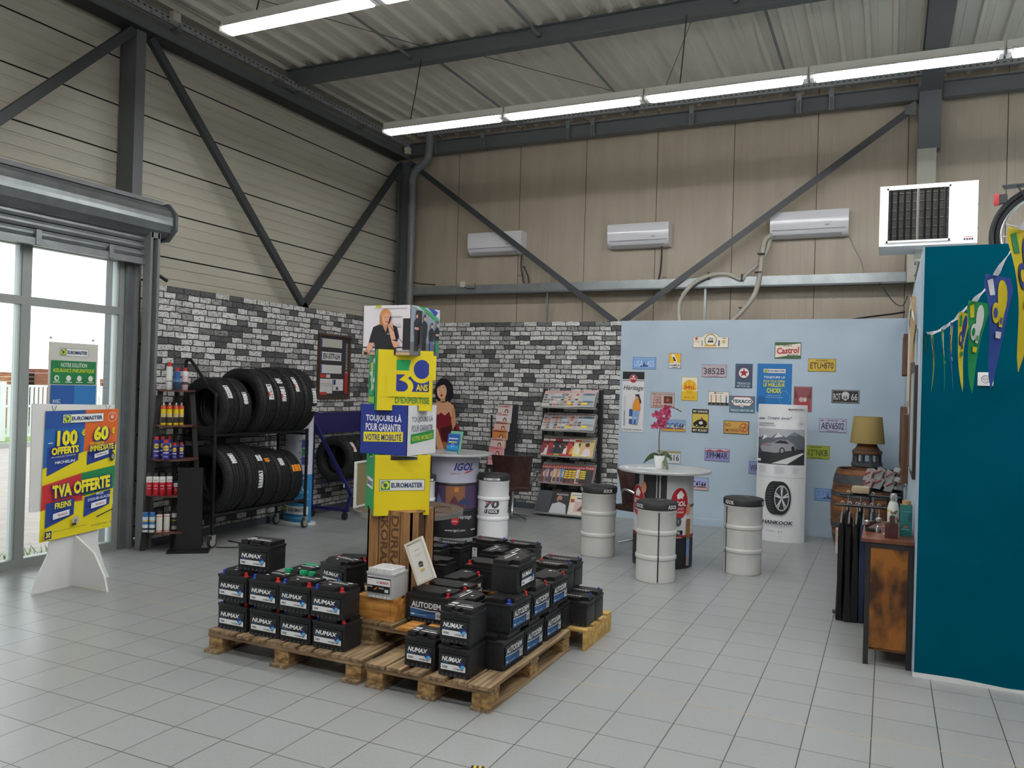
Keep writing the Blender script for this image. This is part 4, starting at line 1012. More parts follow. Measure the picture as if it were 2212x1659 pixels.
# top: photographs
t = make_cube('white photo-printed cube on top of the tower, woman on the telephone', z0 + 3 * HT, 0, ('#e3dde4', '#7d8894', '#e3dde4', '#7d8894'), False)
mb = MB(); a = Art(mb, face_map(0)); q = CS / 2; sk, sk2, bk = '#dba58a', '#c98f74', '#26242b'
a.rect(-q, 0.0, q, 0.018, '#c9a987'); a.rect(-q, 0.018, q, 0.03, '#8f8a8a'); a.rect(-q, 0.045, q, 0.055, '#55525a'); a.rect(0.13, 0.035, q, 0.24, '#27222a')
a.rect(-0.1, 0.305, 0.16, 0.312, '#c9c3ca'); a.rect(-0.085, 0.312, -0.04, 0.328, '#b6c23a'); a.rect(0.03, 0.25, 0.12, 0.256, '#b9b3be'); a.rect(0.05, 0.185, 0.115, 0.205, '#cfc8d2')
a.poly([(-0.135, 0.075), (-0.12, 0.13), (-0.1, 0.185), (-0.045, 0.205), (0.03, 0.205), (0.085, 0.185), (0.105, 0.12), (0.09, 0.1), (0.08, 0.0), (-0.08, 0.0), (-0.085, 0.075)], bk)
a.poly([(-0.135, 0.08), (-0.088, 0.08), (-0.1, 0.05), (-0.13, 0.012), (-0.165, 0.012), (-0.15, 0.04)], sk); a.poly([(-0.172, 0.008), (-0.13, 0.008), (-0.135, 0.036), (-0.16, 0.036)], sk2); a.ell(-0.155, 0.01, 0.016, 0.01, '#2a2220', n=10)
a.poly([(-0.03, 0.205), (0.02, 0.205), (0.0, 0.15)], sk2); a.rect(-0.025, 0.19, 0.015, 0.22, sk2)
a.ell(-0.005, 0.252, 0.045, 0.055, '#c58a55', n=20); a.poly([(-0.05, 0.26), (-0.048, 0.2), (-0.03, 0.195), (-0.02, 0.25)], '#b87a48')
a.ell(0.004, 0.24, 0.034, 0.044, sk, n=20); a.poly([(-0.035, 0.265), (0.005, 0.29), (0.035, 0.265), (0.01, 0.275), (-0.02, 0.255)], '#d19a62')
a.ell(-0.006, 0.248, 0.005, 0.0025, '#4a3a36', n=8); a.ell(0.018, 0.248, 0.005, 0.0025, '#4a3a36', n=8); a.poly([(0.005, 0.247), (0.01, 0.232), (0.004, 0.232)], sk2); a.ell(0.006, 0.218, 0.011, 0.0035, '#b4434a', n=10)
a.poly([(0.05, 0.1), (0.1, 0.085), (0.108, 0.07), (0.095, 0.05), (0.07, 0.05), (0.05, 0.09)], sk); a.poly([(0.048, 0.1), (0.02, 0.19), (0.03, 0.222), (0.05, 0.225), (0.058, 0.19), (0.085, 0.1)], sk)
a.poly([(0.018, 0.2), (0.035, 0.21), (0.045, 0.25), (0.035, 0.255)], '#201d22'); a.poly([(0.03, 0.195), (0.034, 0.195), (0.14, 0.08), (0.136, 0.078)], '#201d22'); a.rect(0.015, 0.135, 0.04, 0.142, '#8fae9a')
mb.build('front_print', t)
mb = MB(); a = Art(mb, face_map(1))
a.rect(-q, 0, q, HT, '#8e99a6'); a.rect(-q, 0, q, 0.09, '#6d7078'); a.poly([(-q, HT), (q, 0.26), (q, HT)], '#c4ccd6'); a.poly([(-0.1, HT), (0.17, 0.235), (0.17, 0.27), (-0.02, HT)], '#3f9a68'); a.poly([(0.02, HT), (0.13, 0.28), (0.16, 0.31), (0.1, HT)], '#33459a'); a.rect(-0.12, 0.08, -0.05, 0.3, '#2a262a')
for i, (cx, hh, w_, leg) in enumerate(((-0.115, 0.275, 0.05, '#26262c'), (-0.02, 0.265, 0.055, '#24242c'), (0.07, 0.22, 0.042, '#5868a8'), (0.14, 0.235, 0.042, '#1d8a5a'))):
    a.rect(cx - w_ * .45, 0.03, cx - w_ * .05, hh * .5, leg); a.rect(cx + w_ * .05, 0.03, cx + w_ * .45, hh * .5, leg)
    a.poly([(cx - w_ * .55, hh * .48), (cx + w_ * .55, hh * .48), (cx + w_ * .7, hh * .78), (cx + w_ * .3, hh * .88), (cx - w_ * .3, hh * .88), (cx - w_ * .7, hh * .78)], '#25262e')
    a.ell(cx, hh * .96, w_ * .26, w_ * .38, '#c79a82', n=14); a.poly([(cx - w_ * .26, hh * .98), (cx + w_ * .26, hh * .98), (cx + w_ * .2, hh * 1.06), (cx - w_ * .2, hh * 1.06)], '#3b2d28')
    if i in (0, 3): a.rect(cx - w_ * .6, hh * .62, cx + w_ * .55, hh * .68, '#c79a82')
a.rect(-0.09, 0.05, -0.06, 0.2, '#3a3a42')
mb.build('side_print', t)

# ================================================================== signs on the blue wall
signs = 'metal signs and number plates on the blue wall'
def sign(name, label, cat, x0, x1, z0, z1, draw, bgc, rim=None, tilt=0.0, th=0.006, group=None, y=YB):
    w, h = x1 - x0, z1 - z0
    t = thing(name, label, cat, ((x0 + x1) / 2, y, (z0 + z1) / 2), group=group, rot=(0, tilt, 0))
    mb = MB(); mb.rbox(-w / 2, w / 2, -th, -0.0005, -h / 2, h / 2, C(rim or bgc, 0.35), 0.002)
    mb.build('sign_plate', t)
    mb = MB(); a = Art(mb, pmap((-w / 2, -th, -h / 2), (1, 0, 0), (0, 0, 1)))
    r = 0.004
    a.rrect(r, r, w - r, h - r, 0.006, C(bgc, 0.35) if False else bgc)
    draw(a, w, h); mb.build('sign_print', t); return t
def plate(label, box, txt, bgc, tc, rim='#54565c', extra=None, tilt=0.0, part=(.08, .92)):
    def d(a, w, h):
        if extra: extra(a, w, h)
        a.text(txt, w * (part[0] + part[1]) / 2, h * 0.47, w * (part[1] - part[0]), h * 0.5, tc, 0.01)
    return sign('number_plate', label, 'number plate', *box, d, bgc, rim, tilt, group=signs)
def ex_top(c, c2=None):
    def f(a, w, h):
        a.rect(w * .3, h * .84, w * .7, h * .9, c); a.rect(w * .28, h * .07, w * .72, h * .11, c)
        if c2: a.rect(w * .06, h * .82, w * .16, h * .9, c2); a.rect(w * .84, h * .82, w * .94, h * .9, c2)
    return f
def blueplate(a, w, h):
    a.poly([(w * .3, h * .25), (w * .45, h * .35), (w * .5, h * .6), (w * .53, h * .35), (w * .68, h * .3), (w * .66, h * .22), (w * .34, h * .18)], '#2d466f'); a.rect(w * .05, h * .82, w * .95, h * .9, '#8fb0d8')
plate('light blue number plate at the upper left of the blue wall, faint lettering', (-3.232, -2.902, 2.074, 2.240), 'USA   425', '#7ba3d6', '#c3d7f0', extra=blueplate, rim='#5a6f96')
def champion(a, w, h):
    a.rect(0.005, h * .36, w - 0.005, h - 0.005, '#e6b322'); a.poly([(w * .2, h * .9), (w * .42, h * .93), (w * .62, h * .6), (w * .72, h * .42), (w * .5, h * .38), (w * .35, h * .6)], '#f0f0ee'); a.poly([(w * .3, h * .75), (w * .45, h * .75), (w * .62, h * .45), (w * .4, h * .5)], '#20222a')
    a.rect(0.005, 0.005, w - 0.005, h * .33, '#e9e9e6'); a.text('CHAMPION', w / 2, h * .2, w * .86, h * .14, '#1b1b1e', 0.03); a.rect(w * .25, h * .05, w * .75, h * .09, '#55585f')
sign('metal_sign', 'small yellow and white spark plug sign at the top left', 'sign', -2.722, -2.559, 2.091, 2.298, champion, '#f1efe9', '#2a2c30', group=signs)
def shell(a, w, h):
    a.rect(0.006, h * .4, w - 0.006, h - 0.006, '#e9e1cf'); a.rect(0.006, 0.006, w - 0.006, h * .4, '#dcb41f')
    for k in range(9):
        t0, t1 = radians(200 - k * 24.5), radians(200 - (k + 1) * 24.5)
        a.poly([(w / 2, h * .36), (w / 2 + w * .42 * cos(t0), h * .56 + h * .3 * sin(t0)), (w / 2 + w * .44 * cos((t0 + t1) / 2), h * .56 + h * .33 * sin((t0 + t1) / 2)), (w / 2 + w * .42 * cos(t1), h * .56 + h * .3 * sin(t1))], '#e8bd1d' if k % 2 else '#e2a31a')
        a.d -= a.dd
    a.d += a.dd; a.rect(w * .33, h * .3, w * .67, h * .4, '#d9a21c')
    a.text('SHELL', w / 2, h * .56, w * .66, h * .13, '#c2301f', 0.03); a.text('Motor Oil', w / 2, h * .14, w * .6, h * .06, '#b05a1a', 0.01)
sign('metal_sign', 'yellow and cream sign with a scallop shell', 'sign', -2.542, -2.322, 1.659, 1.980, shell, '#e9d9a0', '#8a7430', group=signs)
def rally(a, w, h):
    a.ell(w * .5, h * .52, h * .42, h * .42, '#a99a63', inner=.82); a.ell(w * .5, h * .52, h * .3, h * .3, '#f0eee2'); a.text('70', w * .5, h * .58, w * .14, h * .2, '#3a3e48', .02); a.rect(w * .42, h * .36, w * .58, h * .48, '#26282e'); a.rect(w * .33, h * .1, w * .67, h * .2, '#caa53a')
    a.ell(w * .1, h * .62, h * .09, h * .09, '#b5372f'); a.text('Heritage', w * .12, h * .42, w * .16, h * .1, '#3a3a3c', 0, sl=.2); a.rect(w * .25, h * .1, w * .27, h * .5, '#55585f'); a.rect(w * .72, h * .12, w * .76, h * .5, '#2f4c8f'); a.ell(w * .87, h * .42, h * .1, h * .1, '#c9b23a'); a.rect(w * .83, h * .62, w * .93, h * .66, '#2a2a2c')
x0, x1, z0_, z1_ = -2.402, -1.934, 2.373, 2.572
w, h = x1 - x0, z1_ - z0_
t = thing('metal_sign', 'cream arched rally sign, highest of all on the blue wall', 'sign', ((x0 + x1) / 2, YB, (z0_ + z1_) / 2), group=signs)
out = [(-w / 2, -h / 2), (w / 2, -h / 2), (w / 2, h * .22)] + [(w * .2 + w * .02, h * .24)] + [(w * .22 * cos(radians(a_)), h * .24 + h * .26 * sin(radians(a_))) for a_ in range(10, 175, 12)] + [(-w * .22, h * .24), (-w / 2, h * .22)]
MB().prism(out, 0.0005, 0.006, C('#a8463c'), mp=lambda a, b_, c: (a, -c, b_)).build('sign_plate', t)
mb = MB(); a = Art(mb, pmap((0, -0.006, 0), (1, 0, 0), (0, 0, 1))); a.poly([(p * .98, q * .95) for p, q in out], '#e9e6d6'); a.mp = pmap((-w / 2, -0.006, -h / 2), (1, 0, 0), (0, 0, 1)); rally(a, w, h); mb.build('sign_print', t)
plate('grey-pink number plate with letters G S 3 at its left', (-2.272, -1.946, 1.983, 2.151), '3852B', '#b9aab3', '#34343c', extra=lambda a, w, h: (a.text('G', w * .07, h * .7, w * .05, h * .16, '#34343c'), a.rect(w * .3, h * .07, w * .7, h * .1, '#9a5560')))
MATS  # (materials are shared)
def texstar(a, w, h):
    cx, cy, r = w / 2, h * .62, w * .44
    a.ell(cx, cy, r, r, '#8b3442'); a.ell(cx, cy, r * .95, r * .95, '#2b4a66'); a.ell(cx, cy, r * .68, r * .68, '#e4e3df'); a.star(cx, cy, r * .66, '#b02a3c'); a.text('TEXACO', cx, cy + r * .05, r * .9, r * .16, '#26282e', .02)
    for k in range(22):
        q = 2 * pi * k / 22; a.rect(cx + r * .82 * cos(q) - .003, cy + r * .82 * sin(q) - .004, cx + r * .82 * cos(q) + .003, cy + r * .82 * sin(q) + .004, '#a9484f'); a.d -= a.dd
    a.d += a.dd; a.text('TEXACO', cx, h * .19, w * .78, h * .09, '#d6dbe0', .01); a.text('MOTOR OIL', cx, h * .07, w * .78, h * .07, '#d6dbe0', .01)
sign('metal_sign', 'slate blue sign with a red star in a round ring', 'sign', -1.833, -1.615, 1.848, 2.167, texstar, '#36566f', '#26303a', group=signs)
def castrol(a, w, h):
    a.rect(.005, .005, w - .005, h - .005, '#41603f'); a.poly([(.008, h * .06), (w * .55, h * .2), (w - .008, h * .2), (w - .008, h * .94), (w * .4, h * .82), (.008, h * .8)], '#e6dccb')
    a.text('Castrol', w * .5, h * .5, w * .84, h * .4, '#b32a3a', .035, sl=.1, rot=.06); a.text('PATENT', w * .5, h * .78, w * .34, h * .09, '#26282a', .02, rot=.06); a.text('MOTOR OIL', w * .7, h * .24, w * .42, h * .09, '#26282a', .02, rot=.05)
sign('metal_sign', 'green and cream sign with red script lettering, upper right', 'sign', -1.345, -1.022, 2.239, 2.450, castrol, '#41603f', '#4c4438', group=signs)
plate('yellow Alaska number plate at the upper right of the blue wall', (-.934, -.605, 2.080, 2.243), 'ETU•870', '#c9a83a', '#3b3a32', rim='#2f2f2b', extra=lambda a, w, h: (a.text('ALASKA', w / 2, h * .86, w * .42, h * .13, '#3b3a32'), a.rect(w * .3, h * .08, w * .7, h * .1, '#6b5f30')))
def lifeins(a, w, h):
    a.text('THIS CAR CONTAINS', w / 2, h * .87, w * .9, h * .12, '#5a3a34', .01)
    for k, s_ in enumerate(('YOUR', "CAR'S", 'LIFE')): a.text(s_, w * .28, h * (.68 - .17 * k), w * .36, h * .13, '#7a2f30', .02)
    a.text('INSURANCE', w * .5, h * .13, w * .84, h * .14, '#7a2f30', .02); a.rect(w * .56, h * .3, w * .92, h * .76, '#3a2a28'); a.rect(w * .6, h * .36, w * .86, h * .68, '#7c3428'); a.ell(w * .72, h * .52, w * .05, h * .1, '#c45a3a')
sign('metal_sign', 'pinkish sign with red radiator and the words LIFE INSURANCE, behind the orchid', 'sign', -2.958, -2.635, 1.548, 1.760, lifeins, '#cdb3ab', '#6d5a55', group=signs)
def strip(a, w, h):
    a.ell(w * .33, h * .88, .012, .012, '#b5372f'); a.text('Heritage', w * .55, h * .88, w * .34, h * .12, '#3a3a3c', 0, sl=.15); a.rect(.006, .006, w - .006, h * .2, '#1e1e20')
    for k in range(4): a.rect(w * (.15 + k * .2), h * .08, w * (.2 + k * .2), h * .12, '#e0d8cf')
    for k, (cx, c) in enumerate(((.15, '#c9a24a'), (.38, '#e08a2a'), (.6, '#b8b0a8'), (.87, '#3a5a8f'))):
        a.rect(w * cx - .008, h * .2, w * cx + .008, h * .62, c); a.ell(w * cx, h * .68, .01, .011, '#c98f6f', n=10)
sign('metal_sign', 'white sign with small figures above a black strip, next to the star sign', 'sign', -2.179, -1.905, 1.609, 1.795, strip, '#e5e1d8', '#3a3a3c', group=signs)
def texaco(a, w, h):
    a.poly([(w * .04, h * .68), (w * .2, h * .97), (w * .8, h * .97), (w * .96, h * .68), (w * .8, h * .38), (w * .2, h * .38)], '#9c3038'); a.poly([(w * .07, h * .68), (w * .21, h * .92), (w * .79, h * .92), (w * .93, h * .68), (w * .79, h * .43), (w * .21, h * .43)], '#e7e7e4')
    a.text('TEXACO', w / 2, h * .68, w * .78, h * .2, '#1c3d52', .04); a.ell(w / 2, h * .42, w * .07, h * .1, '#e7e7e4'); a.ell(w / 2, h * .42, w * .06, h * .085, '#9c3038', inner=.8); a.text('T', w / 2, h * .42, w * .05, h * .08, '#9c3038', .02)
    a.text('TEXACO MOTOR OIL', w / 2, h * .14, w * .92, h * .12, '#e4e8ea', .02)
sign('metal_sign', 'red, white and grey-blue six-sided emblem sign beside the tall cardboard display', 'sign', -1.900, -1.574, 1.524, 1.743, texaco, '#4d7487', '#3a444a', group=signs)
def redp_(a, w, h):
    a.rect(w * .08, h * .06, w * .92, h * .94, '#8e4b52'); a.poly([(w * .05, h * .95), (w * .25, h * .6), (w * .1, h * .5), (w * .05, h * .5)], '#6c2f38'); a.poly([(w * .95, h * .95), (w * .75, h * .6), (w * .9, h * .5), (w * .95, h * .5)], '#6c2f38')
    a.poly([(w * .1, h * .2), (w * .3, h * .42), (w * .75, h * .42), (w * .92, h * .3), (w * .92, h * .12), (w * .1, h * .1)], '#a8323c'); a.ell(w * .42, h * .48, w * .12, h * .1, '#c9b0a8'); a.ell(w * .62, h * .48, w * .1, h * .09, '#d6c6be')
sign('metal_sign', 'dusty red film-style sign partly behind the tall cardboard display', 'sign', -1.098, -.877, 1.567, 1.886, redp_, '#9c5a5e', '#6a5050', group=signs)
def r66(a, w, h):
    a.rrect(.008, .008, w - .008, h - .008, .008, '#c9c9c9'); a.rrect(.012, .012, w - .012, h - .012, .006, '#2b2c2e')
    a.text('ROT', w * .2, h * .48, w * .26, h * .5, '#d2d2d0', .01); a.text('66', w * .82, h * .48, w * .22, h * .5, '#d2d2d0', .01)
    a.poly([(w * .43, h * .85), (w * .57, h * .85), (w * .64, h * .7), (w * .62, h * .35), (w * .5, h * .18), (w * .38, h * .35), (w * .36, h * .7)], '#cfcfcd'); a.text('66', w * .5, h * .45, w * .16, h * .3, '#2b2c2e', .02)
sign('number_plate', 'black number plate with a white road shield in its middle', 'number plate', -.646, -.325, 1.691, 1.857, r66, '#2b2c2e', '#1d1d1f', group=signs)
def grad(c1, c2, c3=None):
    def f(a, w, h):
        a.rect(.006, h * .5, w - .006, h - .006, c1); a.rect(.006, .006, w - .006, h * .28, c2)
        if c3: a.poly([(.006, h * .22), (w * .3, h * .34), (w * .5, h * .24), (w * .8, h * .34), (w - .006, h * .22)], c3)
    return f
plate('number plate BDC4544 with blue sky and yellow foot, behind the orchid', (-2.797, -2.470, 1.233, 1.396), 'BDC4544', '#c5c7d0', '#2c3550', extra=grad('#7f9fc8', '#c99b3e', '#6c4a6a'))
def garage(a, w, h):
    a.rect(.005, h * .2, w - .005, h * .8, '#c9b64a'); a.text('MY GARAGE', w / 2, h * .9, w * .84, h * .09, '#dcd9c0', .02); a.text('MY RULES!', w / 2, h * .1, w * .84, h * .1, '#dcd9c0', .02)
    a.poly([(w * .08, h * .4), (w * .3, h * .52), (w * .62, h * .6), (w * .9, h * .48), (w * .94, h * .32), (w * .5, h * .24), (w * .12, h * .28)], '#1c1c1c'); a.ell(w * .3, h * .3, w * .1, h * .07, '#0c0c0c'); a.ell(w * .3, h * .3, w * .05, h * .035, '#c9c9c9'); a.ell(w * .78, h * .3, w * .09, h * .07, '#0c0c0c'); a.ell(w * .55, h * .42, w * .12, h * .07, '#d8d4c4'); a.ell(w * .6, h * .68, w * .04, h * .04, '#d9a88a'); a.rect(w * .55, h * .54, w * .66, h * .65, '#a84a36')
sign('metal_sign', 'black and yellow sign reading MY GARAGE MY RULES', 'sign', -2.388, -2.167, 1.236, 1.551, garage, '#2a2a24', '#2a2a28', group=signs)
def nosmoke(a, w, h):
    a.rect(.008, .008, w - .008, h - .008, '#c99a4a'); a.text('NO', w * .17, h * .68, w * .22, h * .3, '#5a3a26', .01); a.text('SMOKING', w * .33, h * .27, w * .56, h * .24, '#6a4228', .01)
    a.ell(w * .8, h * .5, h * .34, h * .34, '#b0442a', inner=.8); a.obj = None; a.poly([(w * .74, h * .24), (w * .77, h * .2), (w * .88, h * .74), (w * .85, h * .78)], '#b0442a'); a.rect(w * .7, h * .47, w * .9, h * .53, '#5a3a26')
sign('metal_sign', 'orange tin sign reading NO SMOKING with a dark rim', 'sign', -1.969, -1.639, 1.241, 1.413, nosmoke, '#3a3530', '#2e2b29', group=signs)
plate('lilac number plate AEV6502 above the lamp', (-.785, -.465, 1.322, 1.491), 'AEV6502', '#b4b4cf', '#252a4a', extra=ex_top('#6a6a8a', '#8a4a5a'))
plate('pale number plate ending in 616, half hidden by the orchid leaves', (-2.85, -2.526, .798, .970), 'NX7 616', '#c9cbd0', '#26262c', extra=lambda a, w, h: (a.rect(.006, h * .82, w - .006, h - .008, '#9a8a4a'), a.poly([(.006, .006), (w * .35, .006), (w * .2, h * .4), (.006, h * .5)], '#7b77a8'))) if False else plate('pale number plate ending in 616, half hidden by the orchid leaves', (-2.85, -2.526, .798, .970), '616', '#c9cbd0', '#26262c', part=(.52, .93), extra=lambda a, w, h: (a.rect(.006, h * .82, w - .006, h - .008, '#9a8a4a'), a.poly([(.006, .006), (w * .35, .006), (w * .2, h * .4), (.006, h * .5)], '#7b77a8')))
plate('violet number plate 599 MAR with a red mountain line', (-2.207, -1.880, .867, 1.036), '599•MAR', '#8d8cbe', '#24264a', extra=lambda a, w, h: (a.rect(.006, h * .8, w - .006, h - .006, '#c7c9df'), a.poly([(.006, h * .8), (w * .2, h * .92), (w * .4, h * .82), (w * .6, h * .94), (w * .8, h * .84), (w - .006, h * .9), (w - .006, h * .78), (.006, h * .74)], '#a84a44')))
plate('violet number plate starting WR, mostly hidden by the cardboard display', (-1.632, -1.31, .734, .900), 'WR1 204', '#8d8cbe', '#2a2340', extra=grad('#7d8cc2', '#8c8abf', '#a45a50')) if False else plate('violet number plate starting WR, mostly hidden by the cardboard display', (-1.632, -1.31, .734, .900), 'WR', '#8d8cbe', '#2a2340', part=(.06, .36), extra=lambda a, w, h: a.rect(.006, h * .6, w - .006, h - .006, '#8296cc'))
plate('olive green number plate reading 512 NKB', (-.972, -.649, .979, 1.147), '512°NKB', '#92a02e', '#3d421c', rim='#6b7428', extra=ex_top('#5c6422'))
plate('number plate ending in C4544, low behind the round table', (-2.48, -2.148, .465, .635), 'BDC4544', '#b6b6d6', '#26264a', extra=grad('#a3a8d8', '#c7a9a8', '#8a4a4a'), rim='#3a3238')
plate('low blue number plate beside the barrel', (-.820, -.50, .453, .611), 'USA  425', '#7396cc', '#9bb6e0', extra=blueplate, rim='#6784b8')
# thermometer sign
def thermo(a, w, h):
    a.rect(.004, h * .87, w - .004, h - .004, '#1b1a1c'); a.rect(.004, h * .845, w - .004, h * .855, '#1b1a1c'); a.ell(w / 2, h * .88, .055, .058, '#dcdcdc'); a.ell(w / 2, h * .88, .052, .055, '#b3272f')
    a.text('IGOL', w / 2, h * .88, .085, .022, '#f0f0f0', .03, sl=.15); a.poly([(w * .44, h * .91), (w * .5, h * .935), (w * .56, h * .905), (w * .5, h * .9)], '#f0f0f0')
    a.text('Héritage', w * .52, h * .72, w * .88, h * .1, '#26262a', .008, sl=.25)
    a.rect(w * .1, h * .1, w * .17, h * .6, '#c6c8cc'); a.rect(w * .12, h * .1, w * .15, h * .35, '#707478')
    for k in range(10): a.rect(w * .06, h * (.14 + k * .046), w * .09, h * (.143 + k * .046), '#33363c'); a.rect(w * .2, h * (.14 + k * .046), w * .23, h * (.143 + k * .046), '#33363c')
    a.rect(w * .36, h * .14, w * .7, h * .38, '#35508f'); a.rect(w * .36, h * .22, w * .7, h * .26, '#e4e4e8'); a.poly([(w * .52, h * .38), (w * .84, h * .38), (w * .74, h * .13), (w * .66, h * .13), (w * .66, h * .3), (w * .56, h * .14), (w * .5, h * .14)], '#7f9fc8')
    a.poly([(w * .5, h * .36), (w * .86, h * .36), (w * .84, h * .5), (w * .74, h * .55), (w * .62, h * .55), (w * .52, h * .47)], '#d98b2c'); a.ell(w * .68, h * .585, .022, .032, '#d6a083'); a.poly([(w * .6, h * .62), (w * .78, h * .63), (w * .9, h * .5), (w * .84, h * .47), (w * .76, h * .58), (w * .64, h * .6)], '#231d1c')
    a.text("L'histoire continue", w / 2, h * .05, w * .86, h * .032, '#26262a', .005)
sign('thermometer_sign', 'tall narrow white sign with thermometer and figure at the left edge of the blue wall', 'sign', -3.372, -3.055, 1.195, 2.040, thermo, '#dcdcde', '#c2c4c8')
# poster
def poster(a, w, h):
    a.ell(w * .14, h * .6, .05, .08, '#1f6fb8', inner=.7); a.ell(w * .8, h * .3, .07, .1, '#2b86c8', inner=.8); a.ell(w * .14, h * .22, .05, .07, '#155a96', inner=.6); a.rect(0, h * .1, w * .2, h * .3, '#0f5b96')
    em_logo(a, w * .5, h * .85, w * .64, h * .09)
    a.text('TOUJOURS LÀ', w * .5, h * .72, w * .62, h * .07, '#eef4f8', .02); a.text('POUR VOUS OFFRIR', w * .5, h * .635, w * .62, h * .055, '#e0df3a', .01); a.text('LE MEILLEUR', w * .5, h * .56, w * .62, h * .07, '#e0df3a', .02); a.text('CHOIX', w * .5, h * .445, w * .42, h * .1, '#e0df3a', .03)
    a.rect(w * .3, h * .34, w * .7, h * .35, '#8ec0e4'); a.rect(w * .26, h * .3, w * .76, h * .31, '#8ec0e4')
sign('poster', 'blue poster with yellow and white French lettering above the cardboard display', 'poster', -1.555, -1.125, 1.546, 2.173, poster, '#1670b4', '#1670b4', th=0.003)
# tall cardboard tyre display (curved front)
t = thing('cardboard_display', 'tall white cardboard tyre display standing before the blue wall', 'cardboard display', (-1.165, 10.36, 0))
HW, DP, HH = 0.285, 0.13, 1.655
RR = (HW * HW + DP * DP) / (2 * DP)
def dmap(p, q, d):
    th = math.asin(max(-1, min(1, p / RR))); return ((RR + d) * sin(th), -((RR + d) * cos(th) - (RR - DP)), q)
prof = [(dmap(-HW + 2 * HW * i / 14, 0, 0)[0], dmap(-HW + 2 * HW * i / 14, 0, 0)[1]) for i in range(15)] + [(HW, 0.03), (-HW, 0.03)]
MB().prism(prof, 0.0, HH, C('#dddee0')).build('display_body', t)
mb = MB(); a = Art(mb, dmap, curved=.03)
a.rect(-HW + .015, .93, HW - .02, 1.36, '#3c4046'); a.rect(-HW + .015, 1.25, HW - .02, 1.36, '#a9adb2')
mtn = [(-.27, 1.2), (-.2, 1.29), (-.12, 1.24), (-.03, 1.32), (.06, 1.26), (.15, 1.33), (.26, 1.27), (.26, 1.12), (-.27, 1.12)]
a.poly(mtn, '#5d646c'); a.poly([(-.2, 1.29), (-.15, 1.26), (-.22, 1.22)], '#d8dbdd'); a.poly([(-.03, 1.32), (.03, 1.27), (-.08, 1.25)], '#c8ccd0'); a.poly([(.15, 1.33), (.2, 1.29), (.1, 1.28)], '#75808a')
a.poly([(-.27, .94), (.26, .94), (.26, 1.12), (.1, 1.1), (-.27, 1.06)], '#303438'); a.poly([(-.1, .94), (.24, 1.08), (.26, 1.07), (.08, .94)], '#cfd1cf')
a.poly([(-.24, 1.13), (-.21, 1.17), (-.1, 1.19), (-.02, 1.235), (.08, 1.23), (.15, 1.18), (.17, 1.14), (.16, 1.11), (.02, 1.09), (-.05, 1.07), (-.22, 1.08)], '#8e9196'); a.poly([(-.08, 1.19), (-.01, 1.225), (.06, 1.22), (.1, 1.185)], '#24272b'); a.rect(-.23, 1.155, -.11, 1.163, '#b0383a'); a.ell(0.02, 1.1, .03, .042, '#17181a'); a.ell(.02, 1.1, .018, .028, '#8c8f92'); a.ell(.14, 1.13, .018, .03, '#17181a')
a.text('HANKOOK', .17, 1.6, .15, .018, '#3a3d40', .03, sl=.2); a.poly([(.075, 1.6), (.09, 1.612), (.1, 1.605), (.088, 1.592)], '#c8452e')
a.text("i'cept evo³", -.02, 1.49, .27, .04, '#2a4a78', .01, sl=.3); a.rect(-.26, 1.475, -.19, 1.49, '#5a6a86'); a.rect(-.26, 1.42, -.08, 1.432, '#9aa0a8'); a.rect(-.26, 1.395, -.06, 1.405, '#9aa0a8'); a.ell(.22, 1.43, .035, .035, '#a8b2c4', inner=.9); a.poly([(.2, 1.42), (.24, 1.42), (.22, 1.45)], '#a8b2c4')
a.rrect(-.265, .96, -.225, .99, .004, '#d8dadc')
for cx, ww in ((-.2, .09), (.0, .12), (.18, .08)):
    for k in range(6): a.rect(cx - ww / 2, .9 - k * .014, cx + ww / 2 - (.02 if k % 2 else 0), .904 - k * .014, '#a9acb0'); a.d -= a.dd
    a.d += a.dd
a.rect(-HW + .002, .775, HW - .002, .78, '#b9bbbd')
cx, cz = -.03, .53
a.poly([(cx + .1 * cos(q * pi / 15) * 1.0 - .03, cz + .2 * sin(q * pi / 15)) for q in range(30)], '#232527'); a.poly([(cx - .02, cz + .2), (cx + .05, cz + .2), (cx + .05, cz - .2), (cx - .02, cz - .2)], '#232527')
for k in range(10): a.poly([(cx - .125 + abs(k - 4.5) * .006, cz - .15 + k * .03), (cx - .03, cz - .165 + k * .034), (cx - .03, cz - .16 + k * .034), (cx - .125 + abs(k - 4.5) * .006, cz - .145 + k * .03)], '#6a6d70')
a.ell(cx + .055, cz, .105, .2, '#1b1c1e', n=28); a.ell(cx + .06, cz, .082, .155, '#b9bcbf', n=26); a.ell(cx + .06, cz, .072, .14, '#2a2c2e', n=26)
for k in range(5):
    q = pi / 2 + k * 2 * pi / 5
    for e in (-.13, .13): a.poly([(cx + .06 + .012 * cos(q - .5), cz + .022 * sin(q - .5)), (cx + .06 + .075 * cos(q + e - .06), cz + .145 * sin(q + e - .06)), (cx + .06 + .075 * cos(q + e + .06), cz + .145 * sin(q + e + .06)), (cx + .06 + .012 * cos(q + .5), cz + .022 * sin(q + .5))], '#c9cccf'); a.d -= a.dd * .5
a.ell(cx + .06, cz, .016, .03, '#a9acaf')
a.text('HANKOOK', -.01, .235, .33, .045, '#33363a', .035, sl=.2); a.poly([(-.235, .235), (-.2, .262), (-.175, .25), (-.195, .21), (-.21, .215)], '#cc4a30'); a.text('driving emotion', .06, .195, .2, .018, '#a5a8ac', .005, sl=.2); a.rect(-.13, .125, -.03, .13, '#77797c'); a.rect(0, .122, .012, .132, '#55585b'); a.rect(.03, .122, .042, .132, '#55585b')
mb.build('display_print', t)

